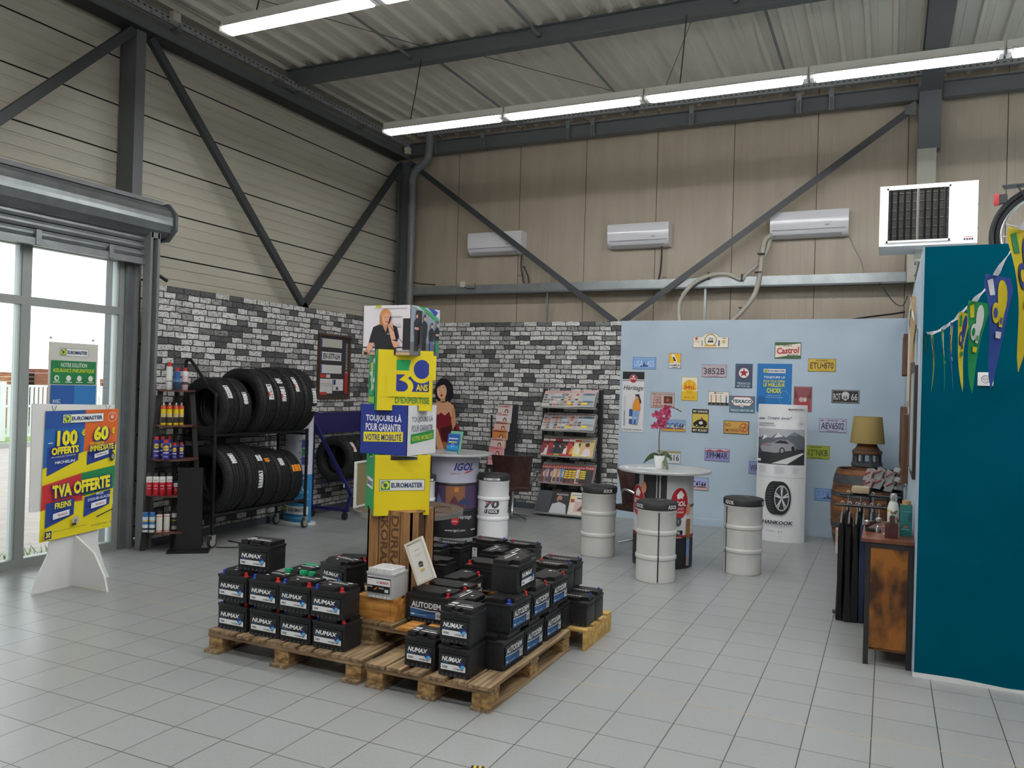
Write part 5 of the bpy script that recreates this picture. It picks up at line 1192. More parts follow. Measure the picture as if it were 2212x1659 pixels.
# framed plate chart on the left brick wall
t = thing('framed_chart', 'dark wooden frame with number plate samples on the left brick wall', 'framed chart', (XB, 9.075, 1.985))
fw_, fh = 0.70, 0.88
brown = noise_mat('frame_brown', '#3c2c25', '#55413a', (20, 20, 2), 1, 4, 0.6)
mb = MB()
for y0, y1, za, zb in ((-fw_ / 2, fw_ / 2, -fh / 2, -fh / 2 + .03), (-fw_ / 2, fw_ / 2, fh / 2 - .03, fh / 2), (-fw_ / 2, -fw_ / 2 + .03, -fh / 2 + .03, fh / 2 - .03), (fw_ / 2 - .03, fw_ / 2, -fh / 2 + .03, fh / 2 - .03)): mb.box(0.001, .035, y0, y1, za, zb, brown)
mb.build('frame', t)
mb = MB().box(.002, .012, -fw_ / 2 + .03, fw_ / 2 - .03, -fh / 2 + .03, fh / 2 - .03, C('#363437')); a = Art(mb, pmap((.012, -fw_ / 2, -fh / 2), (0, 1, 0), (0, 0, 1)))
for k, (z, txt) in enumerate(((.7, ''), (.52, 'EV-577-LH'), (.345, ''))):
    a.rrect(.06, z, .52, z + .115, .006, '#cfcfcd' if k else '#b7b5ac'); a.rect(.06, z + .004, .085, z + .111, '#34508c'); 
    if txt: a.text(txt, .29, z + .057, .36, .075, '#222226', .03); a.rect(.497, z + .004, .518, z + .111, '#5a6a9a')
a.rect(.05, .285, .17, .33, '#b8382f'); a.rect(.18, .285, .27, .33, '#c9c6c2'); a.rect(.05, .07, .32, .27, '#cfcdcd'); a.rect(.33, .11, .56, .27, '#d5d2d2'); a.rect(.34, .19, .39, .26, '#2e3a7a'); a.rect(.4, .12, .45, .16, '#2e3a7a'); a.rect(.05, .05, .2, .09, '#b8382f'); a.rect(.06, .2, .3, .205, '#8a8a8c'); a.rect(.06, .17, .3, .175, '#8a8a8c')
a.rect(.58, .07, .66, .38, '#9c2d2c'); a.text('& INNOVATION', .62, .56, .42, .05, '#b9b5b2', .01, rot=pi / 2); a.ell(.25, .85, .1, .03, '#8a4a44', inner=.8, a1=180)
mb.build('chart_print', t)

# ================================================================== oil-drum stools and tables
drum_w = noise_mat('drum_cream', '#c6c6c2', '#cccbc8', (1, 1, 1), 3, 3, 0.14, spec=0.5); drum_white = mat('drum_white', '#e6e6ea', 0.18)
cush = mat('cushion_black', '#242426', 0.6)
def drum_profile(R, H, m, cols=None):
    pts = [(0, 0.0, m), (R - .004, 0.0, m), (R, .008, m), (R, .014, m)]
    for zc in (H * .345, H * .69):
        pts += [(R - .003, zc - .034, m), (R - .003, zc - .026, m), (R + .006, zc - .016, m), (R + .007, zc, m), (R + .006, zc + .012, m), (R - .003, zc + .022, m)]
    pts += [(R - .003, H - .02, m), (R, H - .016, m), (R + .002, H - .006, m), (R - .002, H, m), (R - .01, H - .002, m), (0, H - .004, m)]
    return pts
def stool(label, x, y, m, seam=None, logo=(), print70=False, H=.67):
    t = thing('drum_stool', label, 'stool', (x, y, 0), group='oil drum stools')
    R = .186
    MB().lathe(drum_profile(R, H, m), m, n=40).build('drum', t)
    mb = MB().lathe([(R - .004, H - .002), (R + .008, H + .006), (R + .01, H + .055), (R + .002, H + .068), (R - .02, H + .074), (0, H + .078)], cush, n=40)
    mb.build('cushion', t)
    mb = MB(); a = Art(mb, cmap(0, 0, R + .0095, 0), curved=.03)
    for ang, kind in logo:
        a.mp = cmap(0, 0, R + .0095, ang)
        if kind == 'i': a.text('IGOL', 0, H + .034, .11, .036, '#dfdfe0', .03, sl=.25); a.poly([(0, H + .012), (.03, H + .016), (.045, H + .022), (.02, H + .008)], '#b03236')
        if kind == '70': a.rect(-.11, H + .01, .09, H + .036, '#d8d8da'); a.text('70', -.09, H + .028, .05, .03, '#55585c', .02, sl=.2); a.text('IGOL', .03, H + .023, .06, .018, '#26282c', .03, sl=.2)
    a.mp = pmap((0, 0, H + .0785), (1, 0, 0), (0, 1, 0)); a.cv = 0; a.text('IGOL', 0.03, 0.02, .06, .025, '#d0d0d2', .02)
    mb.build('cushion_print', t.children[1])
    if seam is not None:
        mb = MB(); a = Art(mb, cmap(0, 0, R, seam), curved=.02, d=.0015)
        for z0_, z1_ in ((.012, H * .345 - .03), (H * .345 + .022, H * .69 - .03), (H * .69 + .022, H - .016)): a.rect(-.006, z0_, .006, z1_, '#2a2a2b'); a.d -= a.dd
        a.d = .009
        for zc in (H * .345, H * .69): a.rect(-.006, zc - .03, .006, zc + .022, '#2a2a2b'); a.d -= a.dd
        mb.build('seam_stripe', t.children[0])
    if print70:
        zc = H * .52
        for ang in (-pi / 2 + .35, -pi / 2 + 2.1):
            mb = MB(); a = Art(mb, cmap(0, 0, R - .003, ang), curved=.02, d=.002)
            a.text('70', .0, zc + .055, .18, .1, '#4a4d52', .05, sl=.12); a.rect(-.07, zc + .055, .02, zc + .07, '#b8343a'); a.text('1949-2019', -.025, zc + .062, .07, .009, '#e0c0c0')
            a.rect(-.09, zc - .055, -.08, zc - .005, '#26282c', sl=.2); a.rect(-.072, zc - .055, -.055, zc - .005, '#26282c', sl=.2); a.rect(-.04, zc - .055, .08, zc - .005, '#26282c', sl=.2); a.text('IGOL', .025, zc - .028, .1, .034, '#e8e8ea', .04, sl=.2)
            mb.build('drum_print', t.children[0])
    return t
def facing(x, y, off=0.0): return atan2(-y, -x) + off      # angle of the side turned to the viewer
for x, y, lab, m, seam, logo, p70 in (
    (-2.80, 8.327, 'cream oil drum stool with black cushion, just left of the round table with orchid', drum_w, None, ((0.55, 'i'), (-1.3, 'i')), False),
    (-1.952, 7.518, 'cream oil drum stool nearest the viewer, with black seam line and black cushion', drum_w, 0.12, ((-0.95, 'i'), (0.85, 'i')), False),
    (-1.281, 8.303, 'cream oil drum stool right of the orchid table, dark seam near its left edge', drum_w, -1.0, ((-0.75, 'i'), (1.35, 'i')), False),
    (-4.216, 8.642, 'white oil drum stool with the big grey number 70 printed on it', drum_white, None, ((-0.1, '70'),), True),
    (-4.87, 8.02, 'white oil drum stool half hidden behind the cube tower', drum_white, None, ((0.5, '70'),), True)):
    base = facing(x, y)
    stool(lab, x, y, m, None if seam is None else base + seam, [(base + o_, k) for o_, k in logo], p70)
def drum_table(label, x, y, R, top_r, sect, H=.95, tz=.975):
    t = thing('drum_table', label, 'table', (x, y, 0))
    MB().lathe([(0, 0), (R, 0), (R, .02), (R - .004, .03), (R - .004, .30), (R + .005, .315), (R - .004, .33), (R - .004, .61), (R + .005, .625), (R - .004, .64), (R - .004, H - .02), (R, H - .01), (R, H), (0, H)], mat('drum_dark', '#232326', .3), n=48).build('drum', t)
    MB().lathe([(0, H), (top_r - .01, H), (top_r, H + .006), (top_r, H + .022), (top_r - .006, H + .028), (0, H + .028)], mat('table_top_grey', '#a8a9ab', .25), n=64).build('table_top', t)
    mb = MB(); f0 = facing(x, y); a = Art(mb, cmap(0, 0, R - .004, f0), curved=.03, d=.001); sect(a); mb.build('drum_print', t.children[0])
    return t
def art_red(a):
    L_ = .94
    a.rect(-.45, .64, .45, L_, '#c9c9cd'); a.rect(-.22, .645, .03, L_, '#2b2b2f'); a.rect(-.075, .64, -.065, L_, '#bdbdc1'); a.rect(-.045, .64, -.03, L_, '#bdbdc1'); a.rect(-.45, .64, -.29, L_, '#2b2b2f')
    a.rect(-.45, .335, .45, .61, '#d5d5d9'); a.rect(-.45, .305, .45, .34, '#b32734'); a.rect(-.45, .03, .45, .3, '#222226')
    for cx in (.17, -.30):
        a.ell(cx, .66, .105, .16, '#d8d8da', n=28); a.ell(cx, .66, .1, .155, '#b0242f', n=28); a.text('IGOL', cx, .655, .15, .05, '#f0f0f0', .03, sl=.1); a.poly([(cx - .03, .7), (cx - .04, .74), (cx - .015, .77), (cx + .01, .79), (cx + .03, .765), (cx + .05, .74), (cx + .03, .72), (cx + .035, .7), (cx + .01, .71)], '#f0f0f0'); a.text('PARTOUT', cx, .605, .09, .02, '#e8e0e0', .01); a.text('EN FRANCE', cx, .57, .09, .02, '#e8e0e0', .01)
    for cx in (-.20, .285):
        a.rect(cx - .03, .03, cx + .02, .3, '#6f8fbe'); a.rect(cx - .035, .3, cx + .025, .5, '#8c6236'); a.ell(cx - .01, .8 if cx < 0 else .6, .035, .06, '#c98f6f'); a.rect(cx - .03, .04, cx - .005, .12, '#b98a6a')
    a.text('70', .12, .48, .13, .1, '#4a4d52', .06); a.rect(.06, .345, .2, .39, '#222226'); a.text('IGOL', .13, .367, .09, .028, '#e8e8ea', .03, sl=.2); a.rect(.06, .45, .1, .46, '#b32734'); a.text('Classic', .14, .322, .1, .016, '#e8c8c8')
drum_table('round grey table on a red, white and black oil drum, carrying the orchid', -2.08, 8.27, .303, .475, art_red)
def art_igol(a):
    a.rect(-.45, .64, .45, .94, '#b9b9cc'); a.rect(-.45, .335, .45, .61, '#4c3a5c')
    a.rect(-.1, .34, .13, .605, '#8a5a40'); a.poly([(-.08, .36), (0, .5), (.05, .42), (.12, .48), (.12, .35)], '#5c2f38'); a.poly([(.02, .4), (.1, .46), (.2, .46), (.2, .38)], '#2f3c66'); a.rect(.0, .54, .05, .59, '#c9843c'); a.poly([(-.25, .36), (-.2, .52), (-.13, .4)], '#7a7aa8')
    a.rect(-.45, .03, .45, .3, '#1f1f23')
    a.text('IGOL', .12, .83, .24, .09, '#2b2f86', .03, sl=.3); a.poly([(.08, .745), (.18, .765), (.22, .785), (.15, .78), (.11, .755)], '#c8343c'); a.text('LUBRIFIANTS', .0, .75, .13, .018, '#c06a78', 0, sl=.2)
    a.text('Héritage', .14, .24, .17, .06, '#cfcfd2', .008, sl=.2); a.ell(.015, .2, .045, .045, '#b32734'); a.text('IGOL', .015, .2, .06, .016, '#f0e0e0', .02); a.text('www.igol.com', .02, .09, .24, .035, '#cfcfd2', .015); a.rect(.22, .085, .3, .1, '#cfcfd2')
    for k in range(1): a.d += 0
drum_table('round grey table on a blue-lettered oil drum behind the cube tower', -4.67, 8.502, .283, .44, art_igol)
# brochures on the left table
t = thing('brochure_holder', 'acrylic holder with blue and green brochures on the rear grey table', 'brochure holder', (-4.57, 8.28, .978), rz=-.1)
MB().obox((0, .03, .13), (.085, 0, 0), (0, .004, 0), (0, .03, .13), C('#74b99a')).build('green_brochure', t)
mb = MB().obox((-.015, 0, .115), (.08, 0, 0), (0, .004, 0), (0, .025, .115), C('#2d5fae')); a = Art(mb, pmap((-.095, -.029, 0), (1, 0, 0), (0, .21, .98)))
a.rect(.0, .0, .16, .03, '#d9dce2'); a.rect(.0, .03, .16, .1, '#2b96d0'); a.rect(.015, .17, .145, .185, '#d9dcf0'); a.rect(.02, .13, .14, .145, '#c9cf6a'); a.ell(.08, .1, .02, .02, '#dfeaf4', inner=.8); mb.build('blue_brochure', t)
MB().box(-.1, .08, -.045, -.042, 0, .07, glass).build('holder_front', t)
# orchid
t = thing('potted_orchid', 'pink orchid in a small white pot on the round table', 'orchid', (-2.12, 8.22, .979)); t.scale = (1.28, 1.28, 1.28)
MB().lathe([(0, 0), (.034, 0), (.04, .03), (.046, .07), (.047, .105), (.043, .105), (.042, .09), (0, .088)], mat('pot_white', '#e3e4e4', .25), n=24).build('pot', t)
leafm = noise_mat('orchid_leaf', '#2c4022', '#3f5630', (3, 3, 3), 4, 3, .35)
def leaf(t, d, L_, w_, up, droop, nm='leaf'):
    vs, fs = [], []; N = 8
    d = Vector(d).normalized(); s_ = Vector((-d.y * .45, d.x * .45, .88))
    for i in range(N + 1):
        q = i / N; ww = w_ * math.sin(pi * min(1, .12 + q * .88)) ** .6
        c_ = d * (L_ * q) + Vector((0, 0, .095 + up * math.sin(q * pi * .6) - droop * q * q))
        vs += [c_ - s_ * ww, c_ + Vector((0, 0, -.006)), c_ + s_ * ww]
    for i in range(N): fs += [(3 * i, 3 * i + 1, 3 * i + 4, 3 * i + 3), (3 * i + 1, 3 * i + 2, 3 * i + 5, 3 * i + 4)]
    MB().add(vs, fs, leafm, True).build(nm, t)
leaf(t, (-1, -.3, 0), .13, .028, .03, .09); leaf(t, (.9, -.5, 0), .1, .034, .02, .14); leaf(t, (.6, .5, 0), .11, .026, .04, .06)
MB().tube(smooth_path([(0, 0, .09), (-.01, 0, .22), (0, 0, .36), (.02, 0, .46), (.07, 0, .50), (.12, 0, .485), (.16, -.01, .465)], 5), .004, mat('orchid_stem', '#5c4a3c', .5), 6).build('stem', t)
petal = noise_mat('orchid_petal', '#8a2145', '#b33a63', (3, 3, 3), 12, 3, .5)
rnd = random.Random(5)
for (x, y, z) in ((.06, -.01, .80), (.035, -.015, .77), (.075, -.015, .74), (-.01, -.015, .72), (-.045, -.01, .73), (.055, -.02, .69), (.015, -.02, .66), (-.02, -.015, .63), (.04, -.015, .645), (-.05, -.01, .60), (.02, -.01, .61)):
    mb = MB(); z = .34 + (z - .60) * .72; x *= .85
    for k in range(5):
        q = 2 * pi * k / 5 + rnd.random(); R_ = .03
        c_ = Vector((x + R_ * .5 * cos(q), y - .006, z + R_ * .5 * sin(q))); u_ = Vector((cos(q), -.3, sin(q))); v_ = Vector((-sin(q), 0, cos(q)))
        mb.add([c_ - u_ * R_ * .5, c_ - u_ * .1 * R_ + v_ * R_ * .45, c_ + u_ * R_ * .6 + v_ * R_ * .2, c_ + u_ * R_ * .6 - v_ * R_ * .2, c_ - u_ * .1 * R_ - v_ * R_ * .45], [(0, 1, 2, 3, 4)], petal, True)
    mb.build('flower', t)
for x, z in ((.105, .49), (.135, .48), (.16, .465)): MB().lathe([(0, -.008), (.006, 0), (0, .008)], petal if x < .15 else leafm, (x, 0, z), 6).build('bud', t)
mb = MB().obox((-.0, 0, .0015), (.15, .05, 0), (-.04, .1, 0), (0, 0, .001), C('#d6d6d8')); a = Art(mb, pmap((-.12, -.1, .0028), (.95, .32, 0), (-.37, .93, 0))); a.rect(.03, .03, .12, .12, '#8e9094'); a.rect(.15, .05, .24, .06, '#9a9ca0'); a.rect(.15, .09, .22, .1, '#9a9ca0')
tag(mb.build('magazine', loc=(-2.3, 8.14, .979)), 'open grey magazine lying on the round table beside the orchid', 'magazine')

# swivel chairs
leather = noise_mat('leather_brown', '#33201d', '#432b27', (1, 1, 1), 14, 4, .38, bump=.1)
def chair(label, x, y, rz, back=True):
    t = thing('swivel_chair', label, 'chair', (x, y, 0), rz, 'brown leather swivel chairs')
    for k in range(4):
        q = pi / 4 + k * pi / 2; MB().tube([(0, 0, .075), (.16 * cos(q), .16 * sin(q), .06), (.3 * cos(q), .3 * sin(q), .03)], [.02, .016, .012], chrome, 8).build('leg', t)
    MB().lathe([(.035, .05), (.035, .12), (.022, .14), (.022, .40)], chrome, n=16).build('pedestal', t)
    MB().rbox(-.25, .25, -.25, .25, .40, .47, leather, .03).build('seat', t)
    mb = MB(); N = 12
    for (rr, th_) in ((1, 0),):
        ringo = []
        for i in range(N + 1):
            q = radians(-62 + 124 * i / N); ringo.append((sin(q), cos(q)))
        vs = []
        for (z, r_, y_) in ((.44, .27, .0), (.60, .28, .01), (.78, .30, .03), (.875, .315, .05)):
            for (sx, cy) in ringo: vs.append((sx * r_, cy * r_ * .85 + y_ + .02, z))
        for (z, r_, y_) in ((.875, .25, .05), (.78, .235, .03), (.60, .22, .01), (.44, .22, .0)):
            for (sx, cy) in ringo: vs.append((sx * r_, cy * r_ * .85 + y_ + .02, z))
        M_ = N + 1; fs = []
        for j in range(7):
            for i in range(N): fs.append((j * M_ + i, j * M_ + i + 1, (j + 1) * M_ + i + 1, (j + 1) * M_ + i))
        for i in range(N): fs.append((7 * M_ + i, 7 * M_ + i + 1, i + 1, i))
        for e in (0, N): fs.append([j * M_ + e for j in range(8)])
        mb.add(vs, fs, leather, True)
    mb.build('backrest', t)
    for s_ in (-1, 1): MB().tube(smooth_path([(s_ * .2, -.2, .43), (s_ * .3, -.19, .52), (s_ * .325, -.1, .62), (s_ * .32, .05, .66), (s_ * .29, .12, .62)], 4), .014, chrome, 8).build('armrest', t)
    return t
chair('brown leather swivel chair with its back turned, beside the white 70 stool', -4.55, 9.9, radians(-160))
chair('brown leather swivel chair half hidden behind the orchid table', -2.5, 9.1, radians(70))

# spool table and framed picture
t = thing('spool_table', 'low round wooden spool table with a metal rim behind the crate', 'table', (-4.28, 6.86, 0))
sp = noise_mat('spool_wood', '#4d3f35', '#6e5d50', (3, 20, 20), 1.2, 6, .6)
R_ = .54
mb = MB().lathe([(R_ - .005, .5), (R_, .502), (R_, .548), (R_ - .012, .55), (R_ - .012, .5)], mat('rim_metal', '#8d8b89', .35, .6), n=64, close=True); mb.build('metal_rim', t)
MB().lathe([(0, .505), (R_ - .013, .505), (R_ - .013, .546), (.42, .547), (.41, .535), (.2, .535), (.19, .546), (0, .547)], sp, n=48).build('table_top', t)
for k in range(6):
    q = k * pi / 3; MB().obox((.3 * cos(q), .3 * sin(q), .541), (.11 * cos(q), .11 * sin(q), 0), (-.028 * sin(q), .028 * cos(q), 0), (0, 0, .005), sp).build('spoke', t)
MB().lathe([(.3, 0), (.3, .04), (.14, .05), (.14, .46), (.3, .47), (.3, .504), (0, .504)], sp, n=32).build('spool_core', t)
t = thing('picture_frame', 'white metal picture frame standing on edge on the spool table, seen from its side', 'picture frame', (-4.70, 6.68, .552), rz=radians(96))
mb = MB(); fw_, fh_ = .33, .45
for x0_, x1_, z0_, z1_ in ((-fw_ / 2, fw_ / 2, 0, .018), (-fw_ / 2, fw_ / 2, fh_ - .018, fh_), (-fw_ / 2, -fw_ / 2 + .018, .018, fh_ - .018), (fw_ / 2 - .018, fw_ / 2, .018, fh_ - .018)): mb.box(x0_, x1_, -.012, .012, z0_, z1_, mat('frame_white_metal', '#cfd0cc', .4))
mb.build('frame', t); MB().box(-fw_ / 2 + .018, fw_ / 2 - .018, -.006, .004, .018, fh_ - .018, C('#857a55')).build('backing_board', t)

# pin-up cutout
t = thing('cardboard_figure', 'cardboard cutout of a dark-haired woman in a red dress by the back brick wall', 'cardboard cutout', (-6.06, 10.62, 0))
out = [(-.2, 0), (.22, 0), (.22, .6), (.27, .85), (.3, 1.05), (.26, 1.18), (.2, 1.24), (.2, 1.42), (.17, 1.5), (.1, 1.52), (.16, 1.62), (.14, 1.78), (.05, 1.87), (-.06, 1.88), (-.14, 1.8), (-.17, 1.66), (-.13, 1.56), (-.08, 1.52), (-.2, 1.46), (-.26, 1.3), (-.26, 1.0), (-.22, .6)]
MB().prism(out[::-1], 0, .012, C('#2a2122'), mp=lambda a, b_, c: (a, c, b_)).build('board', t)
mb = MB(); a = Art(mb, pmap((0, 0, 0), (1, 0, 0), (0, 0, 1)))
a.poly([(-.2, .6), (.22, .6), (.27, .85), (.3, 1.05), (.26, 1.18), (.16, 1.27), (.12, 1.42), (-.18, 1.4), (-.25, 1.2), (-.25, .9)], '#7e1826'); a.poly([(-.05, 1.12), (.2, 1.2), (.27, 1.05), (.2, .88), (.0, .95)], '#4a1018')
a.poly([(-.2, .0), (.2, .0), (.2, .62), (-.2, .62)], '#201a1c'); a.poly([(-.12, .66), (.1, .62), (.16, .8), (.05, .93), (-.16, .86)], '#a5683f')
a.poly([(-.24, 1.44), (-.08, 1.53), (.04, 1.55), (.17, 1.48), (.2, 1.4), (.18, 1.3), (.13, 1.3), (.1, 1.38), (.03, 1.32), (-.04, 1.36), (-.1, 1.32), (-.2, 1.36)], '#d9a27c'); a.poly([(.15, 1.44), (.2, 1.42), (.22, 1.2), (.17, 1.1), (.14, 1.25)], '#c98f68')
a.poly([(-.12, .9), (-.04, .74), (.02, .7), (.04, .78), (-.02, .94), (-.08, 1.1), (-.16, 1.2), (-.2, 1.1)], '#d9a27c')
a.ell(-.01, 1.69, .15, .18, '#17131a', n=24); a.poly([(.05, 1.8), (.15, 1.75), (.17, 1.6), (.1, 1.53), (.07, 1.6), (.09, 1.7)], '#17131a'); a.poly([(-.05, 1.6), (.03, 1.6), (.03, 1.53), (-.06, 1.52)], '#c98f68'); a.ell(-.035, 1.68, .085, .115, '#e2b08c', n=22)
for ex in (-.07, .005): a.ell(ex, 1.7, .02, .014, '#f0eee8', n=10); a.ell(ex, 1.7, .009, .011, '#1c1a1c', n=8); a.poly([(ex - .022, 1.733), (ex + .02, 1.738), (ex, 1.745)], '#2a1c1c')
a.poly([(-.038, 1.69), (-.03, 1.655), (-.045, 1.655)], '#c98f68'); a.ell(-.035, 1.62, .018, .02, '#a5182a', n=12); a.poly([(-.14, 1.72), (-.1, 1.8), (-.02, 1.82), (.05, 1.78), (-.02, 1.78), (-.09, 1.75)], '#17131a')
mb.build('figure_print', t); MB().box(-.12, .12, .012, .2, 0, .012, C('#2a2122')).box(-.01, .01, .012, .18, .012, .5, C('#2a2122')).build('foot', t)

# ================================================================== magazine racks
rackm = mat('rack_grey', '#8c8b87', .4)
t = thing('magazine_rack', 'five-tier magazine rack with black uprights against the back brick wall', 'magazine rack', (-4.05, 10.72, 0))
for x in (-.43, .41): MB().box(x - .028, x + .028, .05, .1, 0, 1.77, mat('upright_black', '#26262a', .4)).build('upright', t)
tiers = [(1.50, .25), (1.18, .25), (.82, .29), (.44, .29), (.04, .29)]
HX = .40
def tier_map(z, hgt, dep=.16):
    v = Vector((0, dep, hgt)).normalized(); return v
mags_g = {}
for k, (z, hgt) in enumerate(tiers):
    v = tier_map(z, hgt); L_ = hgt * 1.12; n_ = Vector((1, 0, 0)).cross(v); off = .16 if k == 4 else 0
    o_ = Vector((-HX, -.14 - off, z)); wd_ = (.8 if k < 4 else .9)
    mb = MB()
    mb.add([o_, o_ + Vector((wd_, 0, 0)), o_ + Vector((wd_, 0, 0)) + v * L_, o_ + v * L_, o_ - n_ * .004, o_ + Vector((wd_, 0, 0)) - n_ * .004, o_ + Vector((wd_, 0, 0)) + v * L_ - n_ * .004, o_ + v * L_ - n_ * .004], [(0, 1, 2, 3), (7, 6, 5, 4), (0, 4, 5, 1), (1, 5, 6, 2), (2, 6, 7, 3), (3, 7, 4, 0)], rackm)
    mb.box(-HX, -HX + wd_, -.175 - off, -.14 - off, z - .004, z, rackm).box(-HX, -HX + wd_, -.178 - off, -.174 - off, z - .004, z + .018, rackm)
    mb.build('shelf', t)
    for x in (-.4, .36): MB().box(x, x + .01, -.1 - off, .05, z - .01, z + .02, rackm).build('shelf_bracket', t)
    # magazines, leaning and overlapping
    cnt = (12, 11, 7, 11, 3)[k]; mw, mh = ((.2, .27), (.2, .27), (.205, .27), (.2, .27), (.27, .33))[k]
    names = ('top', 'second', 'third', 'fourth', 'bottom'); kind = ('car magazine', 'car magazine', 'glossy magazine', 'red-framed news magazine', 'large magazine')[k]
    rnd = random.Random(40 + k)
    for i in range(cnt):
        x = (HX * 2 - mw - .01) * i / max(1, cnt - 1) if k < 4 else (0.01, .22, .50)[i]
        base = Vector((-4.05, 10.72, 0)) + o_ + Vector((x, 0, .003)) + n_ * (.006 + .0035 * i) + v * .0
        lab = '%s on the %s shelf of the five-tier rack, %s from left' % (kind, names[k], ORD[i])
        m_ = thing('magazine', lab, 'magazine', base, group='magazines on the %s rack shelf' % names[k])
        mb = MB(); q1, q2, q3 = Vector((mw, 0, 0)), v * mh, n_ * .003
        mb.add([Vector(), q1, q1 + q2, q2, q3, q1 + q3, q1 + q2 + q3, q2 + q3], [(3, 2, 1, 0), (4, 5, 6, 7), (0, 1, 5, 4), (1, 2, 6, 5), (2, 3, 7, 6), (3, 0, 4, 7)], C('#d8d6d2'))
        a = Art(mb, pmap(q3, (1, 0, 0), v))
        pal = ['#b9a7a3', '#a8aeb5', '#8d8f94', '#c2b8ae', '#6d7078', '#c9c3bf', '#7d5f5c', '#9fb2c4']
        if k < 2:
            a.rect(0, 0, mw, mh, rnd.choice(['#b5aeaa', '#a7a9ac', '#a39990', '#bab4ac'])); a.rect(.005, mh * .86, mw * .95, mh * .97, rnd.choice(['#c48f90', '#b98a8a', '#a97f80', '#c9a0a0']) if k == 0 else rnd.choice(['#7d6668', '#8b6f70', '#5e5a5e']))
            for q in range(5):
                zz = mh * (.1 + .15 * q); a.poly([(.01, zz), (mw * .5, zz - .005), (mw * .95, zz + .004), (mw * .9, zz + .022), (mw * .6, zz + .032), (mw * .3, zz + .03), (.01, zz + .016)], rnd.choice(pal + ['#3c3f45', '#b4543a', '#3a3c42', '#5a6b80']))
            if i in (cnt - 5, cnt - 1): a.rect(mw * .1, mh * .12, mw * .5, mh * .26, '#e0cc2a')
        elif k == 2:
            bgc = ['#7c2a34', '#8f2f36', '#26262c', '#3a3034', '#b33a36', '#d9cfae', '#c9ae72'][i]; a.rect(0, 0, mw, mh, bgc); a.rect(.01, mh * .84, mw * .9, mh * .96, ['#d9d4d2', '#e0dada', '#b5202c', '#d8d4d4', '#e8e4e0', '#b5442c', '#8f9094'][i])
            a.ell(mw * .5, mh * .6, .03, .042, '#c99b80', n=14); a.poly([(mw * .2, .02), (mw * .8, .02), (mw * .75, mh * .42), (mw * .5, mh * .5), (mw * .28, mh * .42)], ['#c8c4c4', '#3a3f55', '#26282e', '#d4d0ce', '#c9a93a', '#dcd6c8', '#dcc8cf'][i]); a.rect(.01, .01, mw * .6, mh * .12, ['#c9c5c0', '#d03838', '#c9a93a', '#d03838', '#b02a2a', '#e0d23a', '#d8d4d0'][i]); a.ell(mw * .5, mh * .68, .034, .03, '#3a2620', n=12)
        elif k == 3:
            a.rect(0, 0, mw, mh, '#b03a38'); a.rect(.007, .007, mw - .007, mh * .8, ['#5a4a52', '#7a7f95', '#3c4468', '#b9a58a', '#9a8f7a', '#4a8fc2', '#2e2c30', '#3a3834', '#46443e', '#b9bcbf', '#26282c'][i]); a.text('Le Point', mw * .5, mh * .9, mw * .9, mh * .12, '#e9dada', .02)
            if i in (6, 7, 8, 10):
                for q in range(4): a.rect(mw * .06, mh * (.28 + .12 * q), mw * (.45 if i == 10 else .5), mh * (.36 + .12 * q), '#d8c22a')
            else: a.ell(mw * .3, mh * .5, .03, .05, '#c9a58a', n=12); a.rect(mw * .1, .02, mw * .55, mh * .3, '#4a4648')
        else:
            a.rect(0, 0, mw, mh, ['#44464e', '#26262a', '#d5cfc6'][i])
            if i == 1: a.text('Monteur', mw * .55, mh * .88, mw * .7, mh * .1, '#c9c5c0', .01) if False else a.rect(mw * .25, mh * .83, mw * .9, mh * .9, '#8f8b88'); a.ell(mw * .45, mh * .66, .04, .05, '#a87e68', n=14); a.poly([(mw * .0, .0), (mw * .95, .0), (mw * .85, mh * .42), (mw * .5, mh * .52), (mw * .1, mh * .42)], '#b9bcc4'); a.poly([(mw * .35, mh * .62), (mw * .6, mh * .62), (mw * .5, mh * .5)], '#2c201c')
            if i == 2: a.rect(.02, mh * .86, mw * .9, mh * .9, '#8a8a8a'); a.rect(.01, mh * .55, mw * .25, mh * .7, '#b5483c'); a.rect(.1, mh * .72, mw * .95, mh * .78, '#4a4a4a'); a.rect(.08, mh * .15, mw * .8, mh * .6, '#c4a9a0'); a.poly([(.12, mh * .2), (.2, mh * .5), (.24, mh * .2)], '#6a3a3c'); a.rect(.01, mh * .72, .05, mh * .84, '#d9c83a')
        mb.build('cover', m_)
